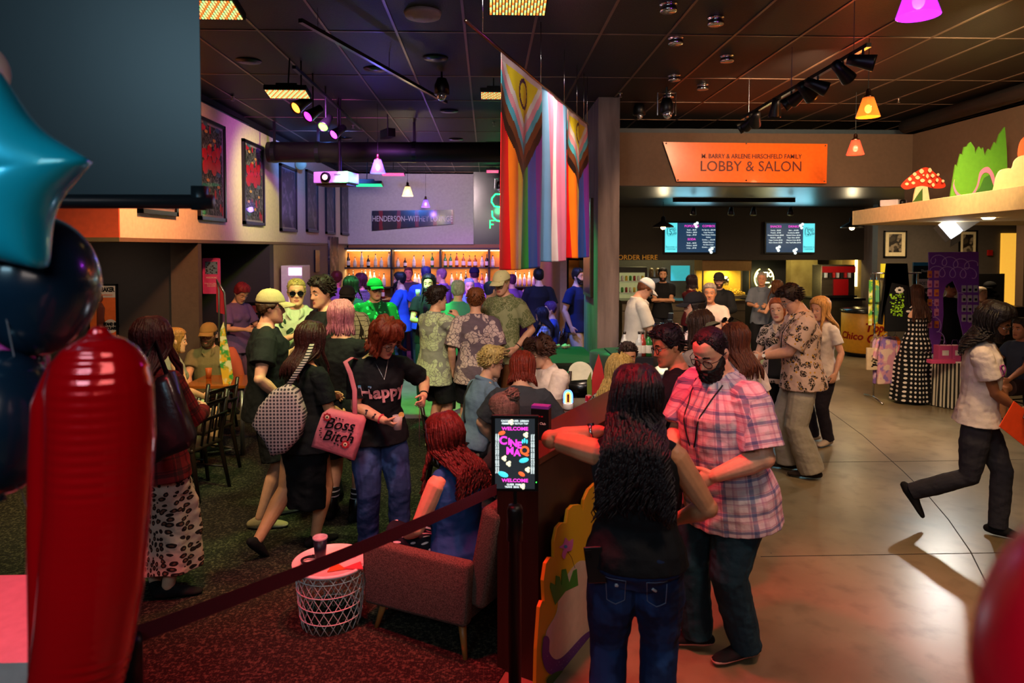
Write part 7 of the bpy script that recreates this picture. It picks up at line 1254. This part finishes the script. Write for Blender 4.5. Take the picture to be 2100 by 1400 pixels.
# barrel cooler
Yt = 13.7; q = aY(1772, 640, Yt); q.z = 0; r = empty('barrel_cooler', q, 'yellow round drinks barrel with red Topo Chico script', 'barrel cooler'); b = MB(); b.sm = True; b.lathe([(.001, .0), (.40, .0), (.40, .08), (.40, .10), (.001, .1)], n=40); b.obj('base', mblack, r, True); b = MB(); b.lathe([(.41, .08), (.425, .10), (.425, .88), (.41, .90)], n=48); b.obj('barrel', mat('barrel_yellow', 'e0a028', .4), r, True); b = MB(); b.lathe([(.44, .88), (.45, .90), (.45, .94), (.30, .97), (.001, .97)], n=40); b.obj('lid', mat('lid_dark', '1c1a18', .2), r, True)
def wrap_text(s, size, m, par, rad, z, a_c):
    me = text_mesh(s, size, .003, shear=.2, bold=.006)
    for v_ in me.vertices: a = a_c + v_.co.x / rad; v_.co = V((rad * math.sin(a), -rad * math.cos(a), z + v_.co.y)) * 1.0 if True else v_.co
    newob('lettering', me, m, par)
mrs = mat('script_red', 'b82018', .5); wrap_text('Topo', .24, mrs, r, .432, .60, .12); wrap_text('Chico', .24, mrs, r, .432, .38, .25); wrap_text('Chico', .2, mrs, r, .432, .42, -1.1)
# turquoise-lit curved service counter and black bar front by the pier
Yz = 8.3; q = V((aY(1310, 700, 7.6).x, 7.75, 0)); r = empty('service_bar', q, 'black-fronted service bar with bottles beside the concrete pier', 'bar counter'); b = MB(); b.box((aY(1262, 700, 7.3).x, 7.25, 0), (aY(1338, 700, 7.3).x, 8.0, 1.02)); part(b, 'bar_front', mat('bar_black', '17141a', .6), r)
b = MB(); b.sm = True; ca = aY(1338, 740, 7.4); b.lathe([(.42, 0), (.42, 1.0)], (ca.x - .22, 7.75, 0), 24); part(b, 'curved_front', mat('bar_curve', '221a18', .5), r, True)
b = MB(); pl = [aZ(x, y, 1.04) for x, y in ((1338, 664), (1352, 664), (1380, 672), (1398, 690), (1402, 735), (1372, 742), (1362, 740), (1370, 715), (1362, 690), (1348, 675))]; b.loft([pl, [p - V((0, 0, .03)) for p in pl]]); q2 = pl[0].copy(); put(b, 'curved_counter', mat('metal_top', 'b8ccd0', .22, .85), 'curved polished metal counter top reflecting turquoise light', 'counter top', q2)
b = MB(); p0 = aZ(1385, 735, 1.0); b.tube([(p0.x, p0.y, 0), (p0.x, p0.y, 1.0)], .03, 10); thing(b, 'counter_leg', mblack, 'black post under the curved polished counter', 'post', (0, 0, 0))
light('SPOT', (2.6, 9.4, 3.7), (.2, .8, 1), 90, (2.3, 7.4, 1.0), 40, .8, .1)
for i, (x, y, kq, lb) in enumerate(((1281, 690, 0, 'clear vodka-style bottle nearest the pier on the service bar'), (1311, 690, 0, 'clear bottle with a red label on the service bar'), (1318, 688, 5, 'short dark-capped bottle beside the red label bottle'), (1330, 690, 1, 'bright green bottle on the corner of the service bar'))): bottle(kq, aZ(x, y, 1.02) if False else V((aY(x, y, 7.35).x, 7.35, 1.02)), .27, lb, 'bottles on the service bar')
b = MB(); b.cb((0, 0, .005), (.20, .14, .01)); thing(b, 'napkin_stack', mat('white_cloth'), 'white napkins on the service bar in front of the server', 'napkins', V((aY(1296, 690, 7.5).x, 7.5, 1.021)))
# pier picture
c = V((1.42, 9.5, 0)); Y0_, Y1_ = 9.15, 9.85; b = MB(); z0_, z1q = 1.52, 2.85; r = empty('framed_picture', V((1.42, 9.5, 2.2)), 'dark framed notice on the side face of the concrete pier', 'picture'); b.box((-.035, -.35, -.67), (0, .35, .67)); b.obj('frame', mat('frame_wood', '4a3420', .5), r); b = MB(); b.box((-.038, -.31, -.62), (-.034, .31, .62)); b.obj('print', mat('notice_dark', '1a1612', .3), r)
# buffet, bin
Yb2 = 8.3; x0_, x1_ = aY(1082, 720, Yb2).x, 1.36; q = V(((x0_ + x1_) / 2, Yb2 + .70, 0)); r = empty('buffet_table', q, 'long table under a dark cloth lit green next to the pier', 'table'); b = MB(); b.box((x0_ + .03, Yb2 + .03, .74), (x1_ - .03, Yb2 + 1.37, .78)); part(b, 'tabletop', mdw, r)
b = MB(); pts = []; n_ = 60; rgs = [[], [], []]
for i in range(n_):
    a = 2 * PI * i / n_; ca_, sa_ = math.cos(a), math.sin(a); ex = max(abs(ca_), abs(sa_)); px_ = q.x + ca_ / ex * (x1_ - x0_) / 2; py_ = q.y + sa_ / ex * .70; f_ = 1 + .03 * math.sin(i * 1.7)
    rgs[0].append(V((px_, py_, .79))); rgs[1].append(V((q.x + (px_ - q.x) * (1.01), q.y + (py_ - q.y) * 1.02, .76))); rgs[2].append(V((q.x + (px_ - q.x) * f_, q.y + (py_ - q.y) * (f_ + .02), .03)))
b.loft([rgs[0], rgs[1], rgs[2]]); put(b, 'tablecloth', mat('cloth_green_black', '1c2a1e', .8, bump=.3, bscale=6), 'dark cloth covering the long table beside the pier', 'tablecloth', V((q.x, q.y, .79)), smooth=False)
q = aZ(1150, 714, .79); b = MB(); b.sm = True
for i in range(14): b.ball((rnd.uniform(-.12, .12), rnd.uniform(-.05, .05), .02 + rnd.uniform(0, .02)), .025, 6)
thing(b, 'snack_pile', mat('snack_pale', 'c8c0a0', .7), 'pile of pale snacks on the dark cloth table', 'snacks', q + V((0, 0, .0)), 0, None, True)['kind'] = 'stuff'
q = onfl(1190, 7.1); r = empty('trash_bin', q, 'grey bin with a black liner bag and a paper plate on top', 'trash bin'); b = MB(); b.loft([[V((-.18, -.16, 0)), V((.18, -.16, 0)), V((.18, .16, 0)), V((-.18, .16, 0))], [V((-.21, -.19, .80)), V((.21, -.19, .80)), V((.21, .19, .80)), V((-.21, .19, .80))]]); b.obj('bin_body', mat('bin_grey', '3c3c40', .6), r, bev=.02)
for x in (-.08, .08): b = MB(); b.cb((x, -.183, .42), (.01, .012, .7)); b.obj('rib', mat('bin_grey'), r)
b = MB(); b.sm = True; b.lathe([(.24, .70), (.27, .78), (.25, .86), (.20, .84), (.19, .60)], n=26)
for v_ in b.b.verts: v_.co += V((noise.noise(v_.co * 14), noise.noise(v_.co * 12 + V((5, 0, 0))), noise.noise(v_.co * 13))) * .03
b.obj('liner', mat('liner_black', '0a0a0a', .25), r, True); b = MB(); b.sm = True; M = Matrix.Translation((0, 0, .88)) @ Matrix.Rotation(R(60), 4, 'X'); b.lathe([(.001, 0), (.09, .002), (.13, .015), (.128, .018), (.09, .006), (.001, .005)], n=28, M=M); o = b.obj('x', mat('paper_plate', 'b8b49c', .7), None, True); o.name = 'paper_plate'; o.location = q; tag(o, 'used paper plate tilted on the bin liner', 'plate')
q = aY(1228, 795, 6.3); b = MB(); plate([(1217, 800), (1214, 775), (1219, 755), (1228, 726), (1235, 750), (1240, 778), (1238, 800)], 6.3, .015, b); 
for v_ in b.b.verts:
    if v_.co.z < aY(0, 798, 6.3).z + .02: v_.co.z = 0.0
put(b, 'plywood_cutout', mat('paint_red', 'b02020', .6), 'red flame-shaped plywood petal standing in front of the pier', 'painted cutout', V((q.x, 6.3, 0))); b = MB(); plate([(1206, 800), (1204, 780), (1212, 762), (1224, 800)], 6.34, .012, b); plate([(1230, 800), (1243, 760), (1250, 775), (1248, 800)], 6.34, .012, b)
for v_ in b.b.verts:
    if v_.co.z < aY(0, 798, 6.34).z + .02: v_.co.z = 0.0
put(b, 'plywood_cutout', mat('paint_olive', '6a7a28', .6), 'olive plywood leaves behind the red petal by the pier', 'painted cutout', V((q.x, 6.34, 0)))

# merchandise corner
r0 = onfl(1830, 9.75); mr = mchrome
rk = empty('clothes_rack', r0, 'silver clothes rack with hanging tees at the merchandise stand', 'clothes rack'); Yk2 = 9.6; zr = aY(1820, 560, Yk2).z; xa, xb_ = aY(1790, 560, Yk2).x, aY(1868, 560, Yk2).x
b = MB(); b.sm = True; b.tube([(xa, Yk2, zr), (xb_ + .15, Yk2, zr)], .013, 10); part(b, 'hanging_bar', mr, rk, True)
for x in (xa + .04, xb_ + .1): b = MB(); b.tube([(x, Yk2, .05), (x, Yk2, zr)], .013, 10); part(b, 'upright', mr, rk, True); b = MB(); b.tube([(x - .05, Yk2 - .32, .02), (x, Yk2, .06), (x + .05, Yk2 + .32, .02)], .013, 8); part(b, 'foot', mr, rk, True)
def tee(px, py0, py1, Y, m, label, wpx, rz=0, long=False, art=None):
    p = aY(px, py0, Y); s = 1400 / Y; h_ = (py1 - py0) / s; w2 = wpx / s / 2; r = empty('hanging_shirt', p, label, 'shirt', rz, 'tees on the rack'); b = MB(); b.sm = True
    o_ = [(-w2 * .35, 0), (w2 * .35, 0), (w2 * .75, -.05), (w2 * (1.05), -.30 if not long else -h_ * .85), (w2 * .80, -.33 if not long else -h_ * .87), (w2 * .66, -.16), (w2 * .66, -h_), (-w2 * .66, -h_), (-w2 * .66, -.16), (-w2 * .80, -.33 if not long else -h_ * .87), (-w2 * 1.05, -.30 if not long else -h_ * .85), (-w2 * .75, -.05)]
    b.prism(o_, .05, Matrix.Translation((0, -.025, 0))); o = b.obj('shirt_body', m, r); md = o.modifiers.new('b', 'BEVEL'); md.width = .015; md.segments = 2; b = MB(); b.tube([(-w2 * .3, 0, .0), (0, 0, .04), (w2 * .3, 0, 0)], .005, 6); b.tube([(0, 0, .04), (0, 0, .075), (.02, 0, .09), (.0, 0, .10)], .003, 6); b.obj('hanger', mchrome, r); return r, w2, h_
mtie = mat('tie_dye', rough=.8, pat=P_blotch(['b8b828', '3a8a3a', 'c8c890'], 7)); mtie2 = mat('tie_dye_lime', rough=.8, pat=P_blotch(['8aa830', 'd0c030', '4a9060'], 9)); mtie3 = mat('tie_dye_pink', rough=.8, pat=P_blotch(['c88aa0', '8a6ab0', 'd8b8a8'], 7))
tee(1786, 574, 668, 9.45, mtie, 'yellow and green tie-dye tee, first on the rack', 40, R(60)); tee(1798, 574, 665, 9.55, mtie2, 'lime tie-dye tee, second on the rack', 40, R(65)); tee(1808, 575, 662, 9.6, mat('tee_grey', '7a7a58', .8), 'olive tee, third on the rack', 36, R(65))
r_, w2, h_ = tee(1838, 577, 682, 9.35, cloth('sweat_black', '0e0e12'), 'black long-sleeved sweatshirt with a lime graphic at the front of the rack', 70, 0, True); b = MB(); rgx = random.Random(3)
for i in range(70): x, z = rgx.uniform(-w2 * .40, w2 * .42), rgx.uniform(-h_ * .68, -h_ * .24); b.cb((x, -.030, z), (rgx.uniform(.01, .035), .003, rgx.uniform(.006, .03)), None)
b.obj('graphic_print', mat('print_lime', '9ad028', .6), r_); b = MB(); b.sm = True
for i in range(8): a = i * PI / 4; b.ball((.03 + .045 * math.cos(a), -.032, -.12 + .03 * math.sin(a)), (.022, .004, .018), 6)
b.obj('swing_tag', mat('tag_white', 'd8d0c8', .6), r_)
tee(1818, 690, 790, 9.5, mtie3, 'pink and lilac tie-dye tee on the lower part of the rack', 62, R(10)); tee(1802, 692, 788, 9.6, mat('tie_violet', rough=.8, pat=P_blotch(['7a5aa0', 'c8a0c0'], 6)), 'violet tie-dye tee behind the canvas tote', 44, R(30)); tee(1848, 706, 800, 9.55, mat('tee_rose', 'c06a78', .8), 'plain rose tee low on the rack beside the polka dress', 34, R(40)); tee(1836, 690, 720, 9.6, mat('tee_orange', 'd86a20', .8), 'small orange cloth hanging beside the polka dress', 24)
q = aY(1794, 735, 9.5); r = empty('canvas_tote', q, 'natural canvas tote with a black crowd print hanging on the rack', 'bag'); s = 153.; b = MB(); b.box((-19 / s, -.02, -25 / s), (19 / s, .02, 24 / s)); b.obj('bag_body', mat('canvas_natural', 'b8a488', .8), r, bev=.01); b = MB(); b.sm = True
for y_ in (-.015, .015): b.tube([(-.06, y_, 24 / s), (-.05, y_, 38 / s), (0, y_, 54 / s), (.05, y_, 38 / s), (.06, y_, 24 / s)], [(.012, .003)] * 5, 6)
b.obj('handle', mat('canvas_natural'), r, True); b = MB()
for i in range(60): b.cb((rgx.uniform(-.06, .06), -.0225, rgx.uniform(-.13, .07)), (rgx.uniform(.008, .03), .003, rgx.uniform(.006, .02)))
b.obj('graphic_print', mblack, r)
# purple pegboard display
Yd = 9.55; ty = 'purple'; b = MB()
mpp = mat('display_purple', '7a3aa4', .55)
outl = [(1905, 517), (2007, 516), (2008, 640), (2004, 735), (1985, 735), (1980, 700), (1965, 640), (1966, 600), (1955, 575), (1940, 585), (1934, 605), (1935, 645), (1930, 690), (1925, 735), (1907, 735)]
plate(outl, Yd, .02, b)
for v_ in b.b.verts: v_.co.z = max(v_.co.z, 2.2 - 227 / (1400 / 9.35) + .002)
q = aY(1955, 735, Yd); dsp = put(b, 'pegboard', mpp, 'tall purple squiggle-painted display panel with an arch opening', 'display panel', V((q.x, Yd, q.z)))
for rw, (xa_, ya_, xb2, yb2, n_l, rad_, ph_) in enumerate(((1908, 530, 2000, 545, 4, 10, 0), (1912, 556, 1998, 560, 4, 11, 2), (1910, 610, 1932, 700, 3, 6, 1), (1972, 600, 2004, 690, 3, 6, 3))):
    b = MB(); b.sm = True; pts = []
    for i in range(60):
        t = i / 59; a_ = t * n_l * 2 * PI + ph_; x = xa_ + (xb2 - xa_) * t + rad_ * math.cos(a_); y = ya_ + (yb2 - ya_) * t + rad_ * math.sin(a_); p = aY(min(2005, max(1907, x)), max(520, y), Yd - .002); pts.append(p)
    b.tube(pts, .006, 6); rel(b, dsp.location); b.obj('squiggle_print', mat('squiggle_lilac', 'b890d0', .6), dsp, True)
for nm, xs2, ys2, cl, lb in (('a', (1906, 1920), (562, 582, 600, 620, 640, 665), 'd88aa8', 'left'), ('b', (1976, 1988, 2000), (592, 612, 632, 652), 'b8b4bc', 'right')):
    for j, y in enumerate(ys2):
        for i, x in enumerate(xs2):
            p = aY(x, y, Yd - .001); b = MB(); b.box((-.030, -.012, -.05), (.030, .0, .05)); c_ = cl if (i + j) % 3 or nm == 'b' else 'e08030'; o = thing(b, 'keychain', mat('card_' + c_, c_, .5), 'small %s carded keychain hanging on the %s side of the purple panel' % ({'d88aa8': 'pink', 'b8b4bc': 'grey-white', 'e08030': 'orange'}[c_], lb), 'keychain', p, 0, 'carded keychains on the purple panel'); b = MB(); b.cb((0, -.014, -.012), (.034, .006, .034)); b.obj('charm', mat('charm_' + nm, '1a1618' if nm == 'b' else 'a03a6a', .4), o)
Ytb = 9.35; cx_ = aY(1958, 800, Ytb).x; zt2 = aY(1950, 735, Ytb).z; r = empty('merchandise_table', V((cx_, Ytb, 0)), 'round-fronted merchandise table under a black and white striped skirt', 'table'); b = MB(); b.sm = True; rr_ = .40; b.lathe([(.001, zt2 - .03), (rr_, zt2 - .03), (rr_, zt2), (.001, zt2)], n=36); b.obj('tabletop', mwh, r, True)
b = MB(); n_ = 144; b.loft([[V((math.cos(2 * PI * j / n_) * rr_ * (f_ + a_ * math.sin(j * 1.31)), math.sin(2 * PI * j / n_) * rr_ * (f_ + a_ * math.sin(j * 1.31)), z)) for j in range(n_)] for z, f_, a_ in ((zt2 - .005, 1.01, 0), (zt2 * .7, 1.02, .015), (.012, 1.06, .04))], False); o = b.obj('x', mat('skirt_stripe', rough=.8, pat=lambda t: t.mix(t.m('GREATER_THAN', t.m('FRACT', t.m('MULTIPLY', t.m('ARCTAN2', t.n('SeparateXYZ', Vector=t.obj()).outputs[1], t.n('SeparateXYZ', Vector=t.obj()).outputs[0]), 9.0)), .5), c4('16120f'), c4('c8bca8'))), r, True); o.name = 'table_skirt'
for i, (x, y, w3) in enumerate(((1933, 716, 28), (1958, 718, 22), (1972, 712, 16))):
    p = aY(x, y, 9.15); p.z = zt2 + .001; b = MB(); s = 153; b.box((-w3 / s / 2, -.06, 0), (w3 / s / 2, .06, .22)); o = thing(b, 'gift_bag', mat('bag_pink', 'c04a80', .5), 'pink gift bag on the merchandise table, %s from the left' % ORD[i], 'gift bag', p, 0, 'pink gift bags', bev=.004); b = MB(); b.cb((0, -.062, .12), (w3 / s * .5, .003, .07)); b.obj('label_card', mat('tag_white'), o); b = MB(); b.sm = True; b.tube([(-.05, 0, .22), (-.03, 0, .29), (.03, 0, .29), (.05, 0, .22)], .005, 6); b.obj('handle', mat('handle_purple', '4a2a6a', .5), o, True)
p = aY(1930, 728, 8.98); p.z = zt2 + .001; b = MB(); b.box((-.17, -.05, 0), (.17, .05, .05)); thing(b, 'gift_box', mat('box_pink', 'd0487a', .5), 'flat pink box at the front of the merchandise table', 'box', p, 0, bev=.004)
# thank you board and frames in the gallery
b = MB(); Yg = 11.6; b.box((-.26, 0, 0), (.26, .03, 1.95)); q = aY(1902, 600, Yg); q.z = 0; r = thing(b, 'sponsor_board', mat('board_teal_black', '0e2226', .5), 'tall dark sponsor board with a cyan top behind the purple panel', 'sign board', q); b = MB(); b.box((-.26, -.004, 1.89), (.26, 0, 1.95)); b.obj('top_band', mat('band_cyan', '2a8ac0', .5), r); text('Thank you', .06, wt, r, (0, -.005, 1.80)); b = MB(); b.box((-.20, -.005, 1.5), (.24, -.001, 1.66)); b.obj('white_plate', mat('tag_white'), r); text('BOETTCHER', .08, mblack, r, (.02, -.01, 1.58), sx=.8); text('FOUNDATION', .06, wt, r, (.02, -.01, 1.42)); text('sponsored by', .04, wt, r, (.02, -.01, 1.24)); text('ANNE MYERS', .055, mat('letters_yellow'), r, (.02, -.01, 1.14))
for x0_, x1_, y0_, y1_, lb in ((1812, 1858, 473, 528, 'framed black and white crowd photograph on the gallery wall'), (1966, 2002, 472, 540, 'framed black and white portrait photograph beside the stage lamp')):
    r, pr_, w2, h2 = frame('framed_photo', [(x0_, y0_), (x1_, y1_)], 14.199, .03, lb, mat('mount_cream', 'd8c8a0', .6), 'framed photograph', fw=.03); b = MB(); b.box((-w2 * .55, -.018, -h2 * .6), (w2 * .55, -.016, h2 * .75)); b.obj('photograph', mat('bw_photo', rough=.4, pat=P_blotch(['201a14', '8a7c68', '40382c'], 7)), r)
q = aY(1832, 555, 14.19); b = MB(); b.cb((0, 0, 0), (.55, .02, .30)); thing(b, 'lit_niche', mat('niche_glow', 'c8b020', .5, emit=.7, ecol='c8b428'), 'small yellow-lit niche below the crowd photograph', 'niche', q)
q = aY(2030, 518, 14.15); b = MB(); b.cb((0, 0, 0), (.10, .04, .12)); thing(b, 'fire_alarm', mat('alarm_red', 'a01810', .4), 'small red fire alarm on the gallery wall', 'fire alarm', q)
for i, (x, y) in enumerate(((2018, 598), (2030, 585), (2036, 605), (2024, 622))): p = aY(x, y, 12.26); b = MB(); b.sm = True; b.ball((0, 0, 0), (.11, .10, .08), 10); b.cb((-.10, -.08, -.04), (.12, .12, .012)); thing(b, 'cap', cloth('cap_black', '121214'), 'black cap on the wall rack behind the walking person, %s from the left' % ORD[i], 'cap', p, 0, 'black caps on the wall rack', True)
b = MB(); b.cb((0, 0, 0), (.6, .03, .8)); thing(b, 'cap_rack', mat('rack_dark', '1c1a18', .6), 'dark rack holding black caps at the gallery wall', 'rack', aY(2026, 605, 12.35)); b = MB(); b.cb((0, 0, .55), (.9, .5, 1.1)); thing(b, 'gallery_table', mdw, 'dark cabinet under the cap rack at the far right', 'cabinet', onfl(2035, 12.6))
# stage lamp under the ledge
q = aY(1945, 470, 8.8); r = empty('barn_door_light', q, 'square stage lamp with open silver barn doors under the cream ledge', 'stage light'); Mx = Matrix.Rotation(R(-32), 4, 'Y') @ Matrix.Rotation(R(-20), 4, 'X'); b = MB(); b.box((-.10, -.06, -.12), (.10, .08, .12), Mx); b.obj('housing', mat('lamp_silver', 'a0a4ac', .4, .5), r); b = MB(); b.box((-.09, -.068, -.11), (.09, -.061, .11), Mx); b.obj('lamp_face', mat('lamp_white', 'ffffff', .4, emit=14, ecol='ffffff'), r)
for sgn, M2 in ((1, Matrix.Translation((.10, -.06, 0)) @ Matrix.Rotation(R(-35), 4, 'Z')), (0, Matrix.Translation((-.02, -.06, -.12)) @ Matrix.Rotation(R(60), 4, 'X'))): b = MB(); b.box((0, -.004, -.13), (.22, .0, .12), Mx @ M2) if sgn else b.box((-.08, -.004, -.16), (.08, 0, 0), Mx @ M2); b.obj('barn_door', mat('lamp_silver'), r)
b = MB(); b.tube([(0, 0, .1), (0, 0, 2.54 - q.z)], .01, 8); b.obj('hanger', mblack, r); light('SPOT', q + V((-.1, -.15, -.1)), (1, .95, .85), 160, q + V((-1.2, -1.5, -2.2)), 100, .8, .08)
p = aZ(2027, 446, 2.54); b = MB(); b.lathe([(.001, -.02), (.05, -.02), (.07, 0), (.001, 0)], n=20); thing(b, 'ledge_downlight', mat('bulb_warm'), 'small lit downlight in the underside of the cream ledge', 'downlight', p, 0, None, True)
# painted cutouts on the ledge
def lcut(Y, name, parts, label, base):
    b0 = None; q = aY(*base, Y); q.z = 2.751; r = empty(name, q, label, 'painted cutout', 0, 'painted cutouts on the ledge'); i = 0
    for pts, m, nm, sm_ in parts:
        b = MB(); a = px2(arc(pts) if sm_ else pts, Y - .004 * i); a = [V((p.x, p.y, max(p.z, 2.751))) for p in a]; b.loft([a, [p + V((0, .02 if i == 0 else .003, 0)) for p in a]]); part(b, nm, m, r); i += 1
    return r, Y
mred = mat('mushroom_red', 'd0361c', .6); mcr = mat('mushroom_cream', 'd8c898', .6)
Ym = 8.75; lcut(Ym, 'mushroom_cutout', [([(1880, 380), (1875, 400), (1872, 425), (1908, 425), (1906, 405), (1902, 380)], mcr, 'stalk', False), ([(1849, 378), (1870, 358), (1898, 343), (1918, 355), (1938, 376), (1935, 385), (1915, 386), (1890, 381), (1862, 388), (1852, 386)], mred, 'cap', True), ([(1892, 386), (1885, 395), (1875, 410), (1865, 425), (1892, 425)], mat('leaf_dark', '3a5a20', .6), 'leaf', False)] + [([(x - rx, y), (x, y - ry), (x + rx, y), (x, y + ry)], mcr, 'spot', True) for x, y, rx, ry in ((1860, 377, 4, 3), (1866, 367, 4, 4), (1873, 375, 4, 3), (1876, 357, 4, 4), (1882, 364, 5, 4), (1890, 351, 5, 5), (1892, 370, 5, 4), (1894, 359, 2, 2), (1902, 361, 3, 5), (1907, 349, 4, 5), (1907, 372, 4, 4), (1913, 360, 4, 4), (1914, 379, 3, 4), (1922, 369, 3, 4), (1924, 358, 3, 3), (1934, 371, 3, 3))], 'red spotted mushroom cutout standing on the cream ledge', (1890, 420))
gr = [(1948, 430), (1953, 380), (1960, 337), (1966, 342), (1972, 312), (1977, 318), (1985, 295), (1991, 292), (2000, 308), (2008, 299), (2013, 314), (2019, 320), (2024, 305), (2032, 318), (2038, 302), (2045, 296), (2050, 285), (2053, 262), (2062, 263), (2066, 330), (2066, 430)]
gr = [(1948, 430), (1960, 337), (1963, 343), (1970, 315), (1974, 318), (1978, 301), (1984, 300), (1987, 294), (1991, 291), (1999, 303), (2000, 316), (2008, 300), (2013, 307), (2016, 302), (2020, 320), (2027, 305), (2032, 309), (2040, 291), (2043, 298), (2050, 275), (2061, 260), (2065, 310), (2067, 430)]
lcut(7.6, 'grass_cutout', [(gr, mat('grass_paint', '48801a', .6), 'backing_board', False), ([(1996, 400), (2010, 385), (2018, 365), (2030, 358), (2040, 370), (2045, 392), (2040, 430), (1996, 430)], mat('grass_dark', '2a5a1c', .6), 'hill', False), ([(1958, 368), (1957, 378), (1964, 394), (1980, 403), (1994, 396), (2004, 378), (2010, 352), (2024, 342), (2034, 350), (2040, 365), (2043, 390), (2037, 378), (2030, 358), (2020, 354), (2012, 362), (2005, 385), (1994, 402), (1980, 407), (1962, 400), (1955, 382)], mat('worm_pink', 'd86a88', .6), 'worm', True)], 'green grass cutout with a pink worm on the cream ledge', (2005, 420))  # hill is a darker green paint on the board
lcut(6.6, 'cloud_cutout', [([(2040, 430), (2041, 380), (2050, 352), (2066, 345), (2077, 344), (2083, 328), (2100, 318), (2130, 318), (2150, 350), (2150, 430)], mat('cloud_cream', 'c8a878', .6), 'backing_board', True)], 'cream cloud cutout at the right end of the ledge', (2090, 420)); lcut(6.9, 'balloon_cutout', [([(2092, 340), (2090, 310), (2098, 285), (2120, 275), (2150, 300), (2150, 430), (2095, 430)], mat('paint_coral', 'e05a30', .6), 'backing_board', True)], 'orange-red cutout behind the cloud on the ledge', (2110, 420))
q = aZ(1830, 425, 2.76); q = aY(1832, 418, 9.3); q.z = 2.752; r = empty('projector', q, 'white and black projector standing on the cream ledge', 'projector', R(35)); b = MB(); b.cb((0, 0, .065), (.28, .24, .09)); b.obj('casing', mat('projector_white'), r, bev=.012); b = MB(); b.sm = True; b.tube([(-.05, -.12, .065), (-.05, -.17, .065)], .04, 18); b.obj('lens_ring', mblack, r, True); b = MB(); b.cb((0, 0, .01), (.2, .18, .02)); b.obj('base', mblack, r)
